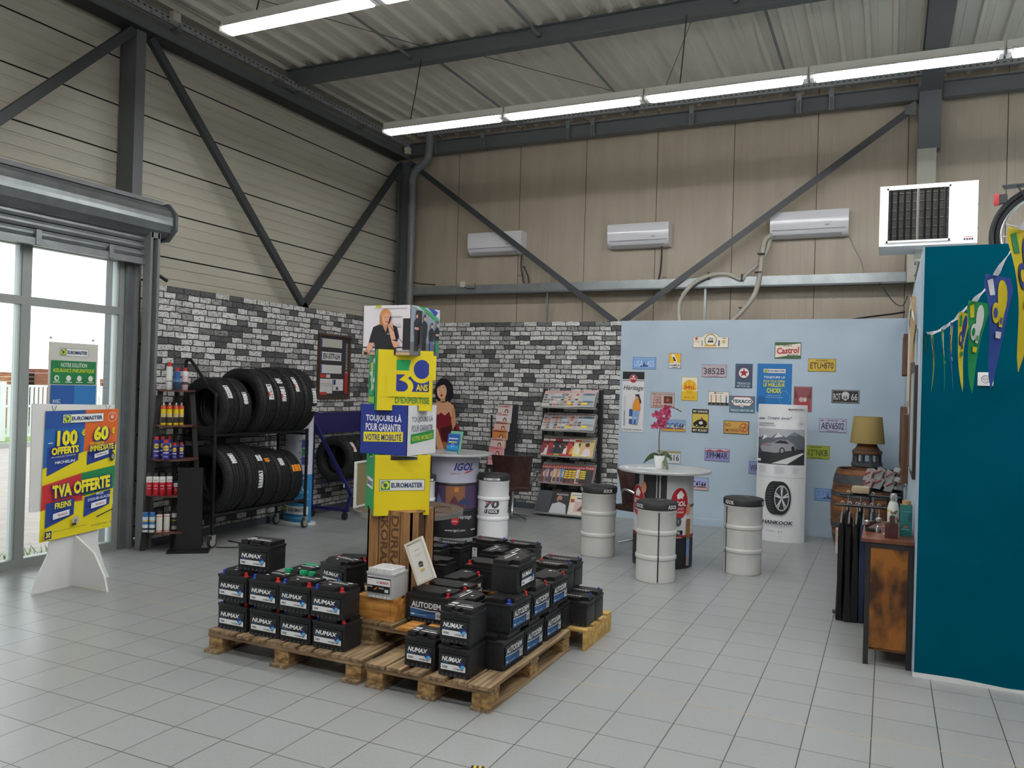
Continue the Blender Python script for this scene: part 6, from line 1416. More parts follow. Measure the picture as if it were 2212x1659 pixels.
# narrow leaning rack
t = thing('leaning_rack', 'narrow black leaning magazine rack left of the leather chair', 'magazine rack', (-5.13, 10.6, 0))
v = Vector((0, .24, 1.5)).normalized(); n_ = Vector((1, 0, 0)).cross(v); bl_ = mat('rack_black', '#232327', .45)
lm = lambda a, b_, c: tuple(Vector((a, 0, 0)) + v * b_ + n_ * c)
MB().prism([(-.32, .0), (.16, 0), (.2, .7), (.2, 1.54), (-.12, 1.54), (-.2, .8)], -.02, 0, bl_, mp=lm).build('back_board', t)
for s_ in (-.22, .14): MB().beam((s_, .22, 1.35), (s_, .28, 0), .02, .02, bl_).build('support', t)
for i in range(6):
    zb = 1.36 - i * .125; q = Vector((-.12 - .015 * i, 0, 0))
    MB().prism([(q.x - .005, zb - .11), (q.x + .26, zb - .11), (q.x + .26, zb - .105), (q.x - .005, zb - .105)], 0, .022, bl_, mp=lm).build('ledge', t)
    m_ = thing('magazine', 'fashion magazine on the narrow leaning rack, %s from the top' % ORD[i], 'magazine', Vector((-5.13, 10.6, 0)) + v * (zb - .104) + q + n_ * (.004 + .003 * i), group='magazines on the leaning rack')
    mw, mh = .235, .27
    mb = MB(); q1, q2, q3 = Vector((mw, 0, 0)), v * mh, n_ * .003
    mb.add([Vector(), q1, q1 + q2, q2, q3, q1 + q3, q1 + q2 + q3, q2 + q3], [(3, 2, 1, 0), (4, 5, 6, 7), (0, 1, 5, 4), (1, 2, 6, 5), (2, 3, 7, 6), (3, 0, 4, 7)], C('#c9c0bd'))
    a = Art(mb, pmap(q3, (1, 0, 0), v)); a.rect(0, 0, mw, mh, ['#c9bcbc', '#cfc6c8', '#c9a79a', '#c07a3a', '#c5b0ae', '#c98a90'][i]); a.text('COSMOPOLITAN' if False else 'COSMO', mw * .45, mh * .91, mw * .8, mh * .1, '#a8343c', .03)
    a.poly([(mw * .35, 0), (mw * .85, 0), (mw * .8, mh * .35), (mw * .6, mh * .45), (mw * .45, mh * .35)], ['#2a2a30', '#7a2a38', '#e0cfc4', '#8a8f98', '#2c2428', '#b06a72'][i]); a.ell(mw * .62, mh * .62, .03, .04, '#3a221c', n=14); a.ell(mw * .62, mh * .6, .02, .03, '#cf9f84', n=12); a.rect(mw * .05, mh * .3, mw * .3, mh * .34, '#7a5a5c'); a.rect(mw * .05, mh * .5, mw * .3, mh * .54, '#7a5a5c')
    mb.build('cover', m_)

# ================================================================== tyres and tyre racks
tag_w = '#d9dadb'
def tyre_mesh(R, w, ri):
    mb = MB(); h = w / 2
    prof = [(ri, -h * .78), (ri + .012, -h * .9), (R * .82, -h), (R * .93, -h * .97), (R * .975, -h * .86), (R, -h * .74)]
    for g in (-.45, -.15, .15, .45): prof += [(R, h * g - .006), (R - .009, h * g - .004), (R - .009, h * g + .004), (R, h * g + .006)]
    prof += [(R, h * .74), (R * .975, h * .86), (R * .93, h * .97), (R * .82, h), (ri + .012, h * .9), (ri, h * .78), (ri + .01, h * .7), (R - .05, h * .72), (R - .022, h * .45), (R - .02, 0), (R - .022, -h * .45), (R - .05, -h * .72), (ri + .01, -h * .7)]
    mb.lathe(prof, rubber, n=64, axis='y', close=True)
    # shoulder blocks
    for s_ in (-1, 1):
        for i in range(72):
            a_ = 2 * pi * i / 72; c_, s2 = cos(a_), sin(a_); t_ = Vector((-s2, 0, c_)); r_ = Vector((c_, 0, s2))
            mb.obox(r_ * (R * .985 + .001) + Vector((0, s_ * h * .83, 0)), t_ * (R * .024), r_ * .006, Vector((0, h * .085, 0)) + r_ * (-.006 * s_), rubber)
            mb.obox(r_ * (R + .0005) + Vector((0, s_ * h * .30, 0)), t_ * (R * .012) + Vector((0, h * .02, 0)), r_ * .003, Vector((0, h * .1, 0)), rubber)
    return mb
def make_tyre(label, x, y, z, R, w, ri, stickers, group, tilt=0.0):
    t = thing('tyre', label, 'tyre', (x, y, z), group=group, rot=(0, 0, tilt))
    tyre_mesh(R, w, ri).build('tyre_body', t)
    for (a0, span, off, sw, kind) in stickers:     # around the tread: angle from +X upward
        sw *= 1.3
        mb = MB()
        def mp_(p, q, d, R=R): an = a0 + q / R; return ((R + .002 + d) * cos(an), p + off, (R + .002 + d) * sin(an))
        N = 8; L_ = span * R
        a = Art(mb, mp_)
        for i in range(N): a.rect(-sw / 2, L_ * i / N, sw / 2, L_ * (i + 1) / N, '#e08a1a' if kind == 'o' else tag_w); a.d -= a.dd
        a.d += a.dd
        if kind != 'o':
            a.rect(-sw * .35, L_ * .86, sw * .35, L_ * .93, '#2a2a2c'); 
            if kind == 'r':
                for i in range(3): a.rect(-sw * .5, L_ * (.2 + .1 * i), -sw * .2, L_ * (.3 + .1 * i), '#c23a34'); a.d -= a.dd
            for i in range(4): a.rect(-sw * .1, L_ * (.15 + .15 * i), sw * .35, L_ * (.18 + .15 * i), '#4a4c50'); a.d -= a.dd
        else: a.ell(0, L_ * .5, sw * .3, L_ * .3, '#b0640c', inner=.7)
        mb.build('paper_label', t, label='orange paper label' if kind == 'o' else 'white printed paper label')
    return t
RX = -6.57
gu = 'tyres on the upper tier of the black rack'; gd = 'tyres on the lower tier of the black rack'
ty_up = [(6.48, .32, .19, .20, 'narrow tyre at the front end of the upper tier, its hole facing the camera', [(.35, .5, -.02, .05, 'w')]),
         (6.675, .32, .19, .20, 'tyre second from the front on the upper tier', [(.15, .42, .0, .05, 'w')]),
         (6.985, .372, .22, .24, 'larger tyre third from the front on the upper tier', [(.1, .48, .02, .06, 'r')]),
         (7.21, .372, .22, .24, 'tyre fourth from the front on the upper tier, under a clear-wrapped label', [(.05, .45, .0, .06, 'r'), (.62, .2, .0, .07, 'w')]),
         (7.445, .385, .23, .24, 'tyre fifth from the front on the upper tier', [(.3, .5, .0, .05, 'r')]),
         (7.68, .385, .23, .23, 'tyre at the far end of the upper tier', [(-.05, .45, .05, .05, 'w'), (-.3, .15, .05, .06, 'r')])]
for (y, R, w_, ri, lab, stk) in ty_up:
    make_tyre(lab, RX + .02, y, 1.178 + math.sqrt((R + .018) ** 2 - .185 ** 2), R, w_, ri, stk, gu)
ty_dn = [(6.55, .375, .27, .268, 'big tyre at the front end of the lower tier, hole facing the camera', [(.55, .35, .0, .055, 'w')]),
         (6.83, .375, .27, .268, 'big tyre second from the front on the lower tier', [(-.25, .5, .06, .05, 'w'), (.55, .2, .1, .06, 'w')]),
         (7.09, .35, .22, .22, 'tyre third from the front on the lower tier', [(.6, .15, .0, .06, 'o')]),
         (7.33, .335, .22, .21, 'tyre fourth from the front on the lower tier', [(.5, .3, .0, .06, 'w')]),
         (7.57, .32, .22, .2, 'tyre at the far end of the lower tier with an orange label', [(.3, .25, .0, .11, 'o')])]
for (y, R, w_, ri, lab, stk) in ty_dn:
    make_tyre(lab, RX + .0, y, .34 + math.sqrt((R + .018) ** 2 - .185 ** 2), R, w_, ri, stk, gd)
t = thing('tyre_rack', 'black two-tier wheeled tyre rack against the left brick wall', 'tyre rack', (RX, 7.12, 0))
bk = mat('rack_paint_black', '#17171a', .35)
fy, by = -.74, .74
for y in (fy, by):
    for x in (-.24, .2):
        top = 1.72 if (y == fy and x < 0) else (1.58 if y == fy else 1.2)
        if y == fy and x > 0: MB().tube([(x, y, .13), (x, y, 1.58)], .018, bk, 8).build('post', t)
        elif y == fy: MB().tube([(x, y, .13), (x, y, 1.9)], .018, bk, 8).build('post', t)
        else: MB().tube([(x, y, .13), (x, y, 1.2)], .018, bk, 8).build('post', t)
MB().tube(smooth_path([(-.24, fy, 1.9), (-.235, fy, 1.95), (-.19, fy, 1.965), (-.14, fy, 1.93), (.1, fy, 1.68), (.19, fy, 1.62), (.2, fy, 1.55)], 5), .018, bk, 8).build('handle_bar', t)
for z in (.34, 1.178):
    for x in (-.185, .185): MB().tube([(x, fy, z), (x, by, z)], .018, bk, 8).build('tyre_bar', t)
    for y in (fy, by): MB().tube([(-.24, y, z - .04), (.2, y, z - .04)], .015, bk, 8).build('cross_bar', t)
for x in (-.24, .2):
    for y in (fy, by):
        c_ = MB(); c2_ = MB().lathe([(0, -.014), (.052, -.014), (.06, -.008), (.06, .008), (.052, .014), (0, .014)], mat('caster_tyre', '#1f1f20', .5), (x, y, .06), 20, 'x'); c2_.lathe([(0, -.016), (.04, -.016), (.04, .016), (0, .016)], mat('caster_hub', '#9b9a96', .4), (x, y, .06), 16, 'x')
        c_.box(x - .022, x - .017, y - .02, y + .03, .04, .135, mat('caster_fork', '#a9a8a2', .4, .5)).box(x + .017, x + .022, y - .02, y + .03, .04, .135, mat('caster_fork', '#a9a8a2')).box(x - .025, x + .025, y - .03, y + .03, .128, .136, mat('caster_fork', '#a9a8a2')); c2_.build('caster_wheel', c_.build('caster', t))
# slim black panel beside the shelf
tag(MB().box(-.12, .12, -.02, .02, .02, .86, bk).box(-.2, .2, -.09, .09, 0, .02, bk).build('display_stand', loc=(-6.42, 6.12, 0), rot=(0, 0, radians(38))), 'plain black upright panel stand between the can shelf and the tyre rack', 'display stand')
# printed totem
t = thing('oval_totem', 'oval white and blue printed cardboard column behind the black tyre rack', 'totem', (-6.68, 8.10, 0))
el = lambda q, s_=1: (.20 * s_ * cos(q), .10 * s_ * sin(q))
def tot(mb, z0_, z1_, m, s_=1): return mb.prism([el(2 * pi * i / 32, s_) for i in range(32)], z0_, z1_, m, smooth=True)
mb = MB(); tot(mb, .02, .62, C('#2c82b8')); tot(mb, .62, 1.36, C('#cfd2de')); mb.build('column', t)
tot(MB(), 0, .02, whitep, 1.35).build('base', t)
mb = MB(); a = Art(mb, lambda p, q, d: ((.20 + d) * sin(p / .2), -(.10 + d) * cos(p / .2), q), curved=.03, d=.002)
em_ = a; a.rect(-.2, .12, .25, .22, '#dfe0de'); a.rect(-.17, .13, -.1, .21, '#2a8a4c'); a.cv = 0; a.ell(-.135, .17, .03, .03, '#d9d62a', n=12); a.text('EUROMASTER', .07, .17, .26, .045, '#26385e', .02)
for k in range(9): a.rect(-.15 + .01 * (k % 3), 1.25 - k * .075, .12 - .02 * (k % 2), 1.265 - k * .075, '#5a5f80' if k not in (4,) else '#8a8fb8')
a.rect(.12, .95, .22, 1.05, '#3a4590'); a.rect(.12, .85, .22, .94, '#2e7a58'); a.rect(.12, .74, .22, .84, '#3a4590'); a.ell(.16, .5, .04, .09, '#c9ced6', inner=.7); a.cv = .03; a.rect(-.2, .38, .25, .42, '#5aa6d0'); a.rect(-.2, .3, .25, .33, '#5aa6d0'); a.rect(-.2, .06, .25, .09, '#5aa6d0')
mb.build('totem_print', t)
# blue wheeled rack
t = thing('tyre_rack', 'dark blue wheeled tyre rack with a slanting bar, left of the cube tower', 'tyre rack', (-6.55, 9.2, 0))
bm_ = mat('rack_blue', '#24245c', .4)
for y in (-.62, .62):
    MB().beam((-.30, y, 1.25), (.34, y, .32), .03, .045, bm_).build('slanting_bar', t); MB().beam((.34, y, .36), (.2, y, .14), .03, .03, bm_).build('rear_foot', t) if False else MB().beam((.33, y, .34), (.27, y, .15), .03, .04, bm_).build('foot_bar', t)
    MB().beam((-.33, y, .13), (.3, y, .13), .03, .04, bm_).build('base_bar', t); MB().beam((-.3, y, .13), (-.3, y, 1.36), .03, .03, bm_).build('post', t)
    for x in (-.28, .24): MB().lathe([(0, -.014), (.05, -.014), (.05, .014), (0, .014)], black, (x, y, .05), 16, 'x').box(x - .02, x + .02, y - .015, y + .015, .05, .12, bm_).build('caster', t)
MB().box(-.335, -.318, -.75, .55, 1.08, 1.36, bm_).build('back_panel', t)
for x, z in ((-.12, .46), (.16, .5)): MB().beam((x, -.62, z), (x, .62, z), .03, .03, bm_).build('tyre_bar', t)
MB().box(.22, .235, -.64, -.6, .42, .47, whitep).build('small_badge', t)
gz = 'tyres on the blue rack'
for i, y in enumerate((8.68, 8.92, 9.16, 9.4)):
    make_tyre('tyre on the dark blue rack, %s from the camera side' % ORD[i], -6.52, y, .775, .295, .20, .18, [(.35, .5, .0, .05, 'r' if i == 0 else 'w')], gz)

# ================================================================== half-round can shelf
t = thing('can_shelf', 'half-round five-shelf wooden rack of spray cans beside the window', 'shelf', (-6.71, 6.17, 0))
wsh = noise_mat('shelf_walnut', '#4a2d22', '#6b4436', (3, 14, 14), 1.5, 6, .5); legm = mat('shelf_leg', '#2f2a29', .5)
sz = [1.635, 1.27, .895, .51, .145]; sr = [.185, .205, .225, .25, .28]
sz = [.21, .575, .94, 1.285, 1.645]; sr = [.27, .25, .23, .20, .185]
ori = radians(-30)
ux_, uy_ = Vector((cos(ori + pi / 2), sin(ori + pi / 2), 0)), Vector((cos(ori), sin(ori), 0))
def half(r, n=20): return [(r * cos(q), r * sin(q)) for q in [-pi / 2 + ori + pi * i / n for i in range(n + 1)]]
for z, r in zip(sz, sr): MB().prism(half(r), z - .018, z, wsh).build('shelf_board', t)
for sgn, nm in ((-1, 'leg'), (1, 'leg'), (0, 'leg')):
    if sgn: a0 = ux_ * sgn * .285; b0 = ux_ * sgn * .155; 
    else: a0 = uy_ * .27; b0 = uy_ * .02
    if sgn: MB().beam(a0 + Vector((0, 0, 0)), b0 + Vector((0, 0, 1.64)), .028, .05, legm).build(nm, t)
    else: MB().beam(uy_ * .2, uy_ * .195 + Vector((0, 0, .17)), .04, .03, legm).build(nm, t); MB().beam(Vector((0, 0, .0)), Vector((0, 0, 1.64)), .03, .03, legm).build(nm, t)
def can(kind, label, pos, r, h, group):
    t_ = thing('spray_can', label, 'spray can', pos, group=group)
    mb = MB()
    if kind == 'tall_white': bands = [(0, '#c9cacb'), (.35, '#8f9193'), (.42, '#dcdcdc'), (.97, '#dcdcdc')]; cap = '#c4332f'
    elif kind == 'blue': bands = [(0, '#33465e'), (.45, '#4c7fae'), (.6, '#2f5f9a')]; cap = '#b8343a'
    elif kind == 'pink': bands = [(0, '#c6a9b0'), (.3, '#4a4648'), (.45, '#d6bfc6'), (.8, '#dcdcdc')]; cap = '#c4332f'
    elif kind == 'yellow': bands = [(0, '#d8b81f'), (.12, '#3a3630'), (.42, '#c9b58a'), (.6, '#dcc21e'), (.85, '#cc4a24')]; cap = 'clear'
    elif kind == 'wd': bands = [(0, '#2f2f7c'), (.55, '#3a3a86')]; cap = '#b52c36'
    elif kind == 'redwhite': bands = [(0, '#b5222e'), (.55, '#c22c38'), (.72, '#e1e1e1')]; cap = '#3a3a3c'
    elif kind == 'wiper': bands = [(0, '#cfd3d6'), (.12, '#243044'), (.22, '#d0d8e0'), (.4, '#3c7fc0'), (.55, '#d8b14a'), (.62, '#c9d4de'), (.8, '#3a6fb0')]; cap = '#1e1e22'
    elif kind == 'beige': bands = [(0, '#d3cdc6'), (.06, '#b8463c'), (.1, '#d5d0ca'), (.9, '#b8463c'), (.94, '#d5d0ca')]; cap = '#2a2a2c'
    else: bands = [(0, '#2a2a2c'), (.1, '#9a9a98'), (.3, '#2a2a2c'), (.6, '#8f8a3c'), (.68, '#2a2a2c'), (.8, '#b5b5b3')]; cap = '#1e1e20'
    H_ = h * .82
    prof = [(0, 0), (r * .95, 0, C(bands[0][1], .3))]
    for i, (f, c_) in enumerate(bands):
        f2 = bands[i + 1][0] if i + 1 < len(bands) else 1
        prof += [(r, max(.002, f * H_), C(c_, .3)), (r, f2 * H_, C(c_, .3))]
    prof += [(r * .8, H_ + h * .03, mat('can_shoulder', '#b9babb', .3, .6)), (r * .5, H_ + h * .05, mat('can_shoulder', '#b9babb')), (0, H_ + h * .05)]
    mb.lathe(prof, C(bands[0][1], .3), n=20).build('can_body', t_)
    if cap == 'clear': MB().lathe([(r * .95, H_), (r * .95, h), (r * .9, h + .002), (0, h + .002)], glass, n=16).build('clear_cap', t_); MB().lathe([(r * .3, H_ + .01), (r * .3, h * .96), (0, h * .97)], whitep, n=10).build('nozzle', t_)
    else: MB().lathe([(r * .6, H_ + h * .02), (r * .68, H_ + h * .03), (r * .62, h), (0, h + .002)], C(cap, .3), n=16).build('cap', t_)
    if kind == 'wd':
        f0 = facing(*Vector(pos)[:2]); mb = MB(); a = Art(mb, cmap(0, 0, r, f0), curved=.01, d=.001)
        a.ell(0, h * .58, r * .82, r * .82, '#e0c81e', n=18); a.text('WD-40', 0, h * .58, r * 1.5, r * .5, '#26307a', .04); a.rect(-r * .8, h * .32, r * .8, h * .38, '#c9c9dc'); a.rect(-r * .6, h * .12, r * .6, h * .2, '#7a7ab8'); mb.build('can_print', t_)
    if kind == 'redwhite':
        f0 = facing(*Vector(pos)[:2]); mb = MB(); a = Art(mb, cmap(0, 0, r, f0), curved=.01, d=.001)
        a.ell(0, h * .66, r * .5, r * .35, '#3a3c40', inner=.7, a0=10, a1=200); a.rect(-r * .6, h * .42, r * .6, h * .45, '#e1c8c8'); a.rect(-r * .6, h * .3, r * .6, h * .32, '#e1c8c8'); mb.build('can_print', t_)
    return t_
def shelf_pt(u, v, z): return AZ(u, v, z)
base = Vector((-6.71, 6.17, 0))
def row(k, items, gname):
    for i, (u, kind, r, h, lab, dpt) in enumerate(items):
        # place on the board along the view line of column u, at a given depth offset inside the half disc
        d = _ray(u, 1000); d2 = Vector((d.x, d.y)).normalized()
        z = sz[k]
        # distance so that the point sits on the line through the shelf chord
        c_ = Vector((base.x, base.y)) + Vector((uy_.x, uy_.y)) * dpt
        nn_ = Vector((uy_.x, uy_.y)); tt = c_.dot(nn_) / d2.dot(nn_); p = d2 * tt
        can(kind, lab, (p.x, p.y, z), r, h, gname)
g5 = ['spray cans on the top shelf', 'yellow spray cans', 'blue and yellow spray cans', 'red and white spray cans', 'spray cans on the lowest shelf']
row(4, [(360, 'tall_white', .031, .28, 'tall white spray can with a red cap on the top shelf', .08), (377, 'blue', .031, .225, 'blue spray can with a red cap on the top shelf', .1), (394, 'pink', .030, .23, 'pinkish white spray can with a red cap on the top shelf', .1)], g5[0])
row(3, [(350, 'yellow', .026, .235, 'yellow can with clear cap, leftmost on the second shelf', .1), (363, 'yellow', .026, .235, 'yellow can with clear cap, second from left on the second shelf', .12), (377, 'yellow', .026, .235, 'yellow can with clear cap, third from left on the second shelf', .12), (388.5, 'yellow', .024, .235, 'yellow can with clear cap, rightmost on the second shelf', .09)], g5[1])
row(2, [(337, 'wd', .032, .225, 'blue and yellow can at the left end of the middle shelf', .08), (350, 'wd', .028, .225, 'blue and yellow can at the back left of the middle shelf', .015), (365, 'wd', .028, .225, 'blue and yellow can at the back middle of the middle shelf', .005), (358, 'wd', .034, .2, 'wider blue and yellow can at the front of the middle shelf', .19), (376, 'wd', .026, .165, 'short blue and yellow can right of the front one', .17), (391, 'wd', .026, .165, 'short blue and yellow can at the right end of the middle shelf', .12)], g5[2])
row(1, [(324, 'redwhite', .030, .225, 'tall red and white can, leftmost on the fourth shelf', .1), (338, 'redwhite', .030, .225, 'tall red and white can, second on the fourth shelf', .13), (352, 'redwhite', .030, .225, 'tall red and white can, third on the fourth shelf', .15), (367, 'redwhite', .030, .225, 'tall red and white can, fourth on the fourth shelf', .15), (382.5, 'redwhite', .027, .14, 'short red and white can right of the tall ones', .15), (395, 'redwhite', .026, .14, 'short red and white can partly behind the black panel', .12)], g5[3])
row(0, [(318, 'wiper', .028, .235, 'blue and white can with black cap, left end of the lowest shelf', .12), (332.5, 'wiper', .028, .235, 'blue and white can with black cap, second on the lowest shelf', .15), (348, 'beige', .029, .21, 'cream can with red rims, third on the lowest shelf', .18), (364, 'beige', .029, .21, 'cream can with red rims, fourth on the lowest shelf', .18), (380, 'dark', .027, .21, 'dark can with silver bands, fifth on the lowest shelf', .17)], g5[4])

# ================================================================== promotion board (standing figure left out, plain support)
t = thing('promotion_board', 'colourful promotion poster on a white stand in front of the window', 'promotion board', (-6.17, 4.62, 0), rz=radians(0))
bw_ = mat('foam_board_white', '#dcdddc', .55)
SB = lambda a, b_, c: (c, a, b_)
MB().prism([(-.38, .665), (.38, .645), (.372, 1.515), (-.385, 1.53)], -.006, .006, bw_, mp=SB).build('back_board', t)
MB().prism([(-.33, 0), (-.29, .12), (-.2, .3), (-.17, .66), (.24, .66), (.26, .3), (.33, .1), (.38, 0)], -.026, -.008, bw_, mp=SB).build('support_panel', t)
MB().prism([(0, 0), (.42, 0), (.38, .12), (.25, .3), (0.02, .42), (0, .42)], -.008, .008, bw_, mp=lambda a, b_, c: (a - .008, .03 + c, b_)).build('support_fin', t, )
for y in (-.2, .3): MB().tube([(.008, y - .02, 1.515), (.008, y, 1.46), (.008, y + .02, 1.515)], .002, black, 4).build('hanging_thread', t)
mb = MB(); tl = radians(2.5)
PW, PH = .66, 1.06
oP = Vector((.012, -.30, .41)); uP = Vector((0, 1, -.035)).normalized(); vP = Vector((.0, -.03, 1)).normalized()
L2 = lambda a, b_, c: tuple(oP + uP * a + vP * b_ + Vector((1, 0, 0)) * c)
uP2 = Vector((0, 1, .06)).normalized()
L2 = lambda a, b_, c: tuple(oP + uP2 * a * (1 + .04 * (b_ / PH)) + Vector((0, .02, 1)).normalized() * b_ + Vector((1, 0, 0)) * c + Vector((0, 0, -.045 * a * b_ / PH)))
mb.prism([(0, 0), (PW, 0), (PW, PH), (0, PH)], 0, .002, C('#e2d21a'), mp=L2)
a = Art(mb, lambda p, q, d: L2(p, q, d + .002), d=.0006, dd=.0005)
W_, H_ = PW, PH
a.rect(0, H_ * .55, W_ * .53, H_, '#2563a8'); a.rect(0, H_ * .86, W_ * .53, H_, '#26509a'); a.rect(W_ * .53, H_ * .6, W_, H_, '#d8662a')
a.poly([(0, H_ * .56), (W_ * .52, H_ * .66), (W_, H_ * .7), (W_, H_ * .55), (0, H_ * .44)], '#e2d21a')
a.poly([(0, H_ * .24), (0, H_ * .43), (W_ * .52, H_ * .49), (W_ * .52, H_ * .3)], '#c23038'); a.poly([(W_ * .52, H_ * .3), (W_ * .52, H_ * .49), (W_, H_ * .52), (W_, H_ * .33)], '#1f7f4c'); a.rect(W_ * .44, H_ * .27, W_ * .55, H_ * .36, '#c23038')
a.poly([(W_ * .05, H_ * .5), (W_ * .46, H_ * .6), (W_ * .46, H_ * .78), (W_ * .05, H_ * .72)], '#22408c')
a.poly([(W_ * .58, H_ * .55), (W_ * .94, H_ * .6), (W_ * .94, H_ * .7), (W_ * .58, H_ * .66)], '#22408c')
a.poly([(W_ * .06, H_ * .1), (W_ * .44, H_ * .17), (W_ * .44, H_ * .3), (W_ * .06, H_ * .29)], '#22408c'); a.poly([(W_ * .58, H_ * .13), (W_ * .95, H_ * .2), (W_ * .95, H_ * .32), (W_ * .58, H_ * .29)], '#22408c')
em_logo(a, W_ * .5, H_ * .935, W_ * .56, H_ * .072)
a.ell(W_ * .9, H_ * .935, .045, .045, '#d8c0b0', inner=.9); a.star(W_ * .9, H_ * .935, .02, '#d8c0b0', 6, .6); a.text('EXPERTS', W_ * .9, H_ * .96, .055, .012, '#d8c0b0', 0)
Yw = '#e9dc1e'; NV = '#1f2f7a'
def big(s_, cx, cy, w_, h_, bold=.05, rot=0):
    a.text(s_, W_ * cx + .003, H_ * cy - .004, W_ * w_ + .022, H_ * h_ + .018, NV, bold + .07, rot=rot); a.text(s_, W_ * cx, H_ * cy, W_ * w_, H_ * h_, Yw, bold, rot=rot)
big('100', .29, .785, .27, .125); a.text('€', W_ * .5, H_ * .82, W_ * .05, H_ * .05, Yw, .03); big('OFFERTS', .27, .69, .36, .06, rot=.03); a.text('EN CHÈQUES CADEAUX', W_ * .25, H_ * .645, W_ * .32, H_ * .016, '#dfe4f0', .0, rot=.04); a.rect(W_ * .04, H_ * .75, W_ * .1, H_ * .757, '#dfe4f0')
a.text('MICHELIN', W_ * .27, H_ * .6, W_ * .26, H_ * .022, '#e8ecf4', .02, sl=.2, rot=.03)
big('60', .75, .805, .21, .125); a.text('€', W_ * .92, H_ * .82, W_ * .05, H_ * .05, Yw, .03); a.text('DE REMISE', W_ * .7, H_ * .725, W_ * .2, H_ * .02, Yw, .01); big('IMMÉDIATE', .77, .692, .34, .06, .03, rot=.04)
a.poly([(W_ * .67, H_ * .6), (W_ * .87, H_ * .625), (W_ * .87, H_ * .66), (W_ * .67, H_ * .635)], '#dfe0e6'); a.text('HANKOOK', W_ * .77, H_ * .63, W_ * .16, H_ * .013, '#33363c', .02, rot=.08); a.ell(W_ * .93, H_ * .6, .025, .04, '#26282a'); a.ell(W_ * .94, H_ * .6, .014, .026, '#8a8c90')
big('TVA OFFERTE', .52, .385, .8, .105, .05, rot=.05)
a.text('FREINS', W_ * .27, H_ * .265, W_ * .22, H_ * .048, Yw, .03, rot=.05); a.text('BALAIS', W_ * .78, H_ * .305, W_ * .1, H_ * .018, '#e8ecf4', .02); a.text("D'ESSUIE-GLACES", W_ * .77, H_ * .27, W_ * .32, H_ * .022, '#e8ecf4', .01, rot=.06)
for cx, cy in ((.25, .19), (.77, .22)): a.poly([(W_ * (cx - .11), H_ * (cy - .03)), (W_ * (cx + .11), H_ * (cy - .015)), (W_ * (cx + .11), H_ * (cy + .03)), (W_ * (cx - .11), H_ * (cy + .015))], '#e3e3e8'); a.text('BOSCH', W_ * cx + .012, H_ * cy, W_ * .12, H_ * .016, '#a03a48', .03, rot=.05)
a.ell(W_ * .45, H_ * .12, .032, .038, '#b9b3a4'); a.ell(W_ * .45, H_ * .12, .012, .014, '#77746a'); a.rect(W_ * .4, H_ * .085, W_ * .46, H_ * .105, '#2f2f2c')
a.poly([(W_ * .74, H_ * .12), (W_ * .98, H_ * .16), (W_ * .98, H_ * .15), (W_ * .75, H_ * .11)], '#2c2c2a'); a.text('TOUJOURS LÀ', W_ * .82, H_ * .05, W_ * .3, H_ * .022, '#3a3f2a', .01, sl=.15)
a.rect(W_ * .04, H_ * .02, W_ * .13, H_ * .08, '#26307a'); a.text('30', W_ * .085, H_ * .05, W_ * .06, H_ * .04, Yw, .04); a.rect(W_ * .15, H_ * .065, W_ * .6, H_ * .069, '#8f8a30')
mb.build('poster_sheet', t)
# banner in the window
t = thing('window_banner', 'printed insurance banner hanging in the window behind the promotion board', 'banner', (-7.02, 5.22, .75))
mb = MB().box(-.002, .002, -.255, .255, 0, 1.32, C('#cdccc4')); a = Art(mb, pmap((.002, -.255, 0), (0, 1, 0), (0, 0, 1)))
em_logo(a, .255, 1.23, .3, .075); a.rect(.02, .93, .49, 1.15, '#1c7a44'); a.text('NOTRE SOLUTION', .255, 1.11, .27, .04, '#e4e9e4', .01); a.text('ASSURANCE PNEUMATIQUE', .255, 1.055, .43, .042, '#d6dc2e', .01)
for cx in (.08, .2, .31, .43): a.ell(cx, .985, .025, .028, '#dfe4df'); a.rect(cx - .035, .945, cx + .035, .952, '#dfe4df')
a.ell(.08, .985, .012, .014, '#1c7a44'); a.rect(.02, .7, .26, .92, '#2558a0'); a.rect(.26, .7, .49, .92, '#2f78b8'); a.text('AVEC', .08, .77, .08, .035, '#dfe6ee', .01); a.rect(.02, .5, .49, .69, '#b8303c'); a.rect(.02, .3, .49, .49, '#2558a0'); a.rect(.02, .08, .49, .29, '#d6c82a')
mb.build('banner_sheet', t)
for y in (-.22, .22): MB().lathe([(.012, 0), (.008, .012), (0, .014)], mat('sucker', '#bfc4c4', .2), (-.03, y, 1.36), 10, 'x').tube([(-.02, y, 1.36), (0, y, 1.31)], .002, black, 4).build('suction_hook', t)

# ================================================================== right corner
t = thing('wine_barrel', 'old wooden wine barrel with dark iron hoops in the back right corner', 'barrel', (-.21, 10.38, 0))
bwood = noise_mat('barrel_wood', '#48281a', '#82562f', (2, 2, 9), 2.2, 6, .55, bump=.2); hoop = noise_mat('hoop_iron', '#33353a', '#45474b', (3, 3, 3), 5, 3, .5)
BH = .93
def br(z): q = (z - BH / 2) / (BH / 2); return .385 - .062 * q * q
prof = [(0, .0)] + [(br(z), z) for z in [BH * i / 16 for i in range(17)]] + [(br(BH) - .02, BH), (br(BH) - .022, BH - .03), (0, BH - .03)]
MB().lathe(prof, bwood, n=36).build('staves', t)
for z0_, z1_ in ((BH - .165, BH - .06), (BH - .31, BH - .26), (.26, .31), (.06, .165)):
    MB().lathe([(br(z0_) + .001, z0_), (br(z0_) + .006, z0_), (br((z0_ + z1_) / 2) + .006, (z0_ + z1_) / 2), (br(z1_) + .006, z1_), (br(z1_) + .001, z1_)], hoop, n=36).build('iron_hoop', t)
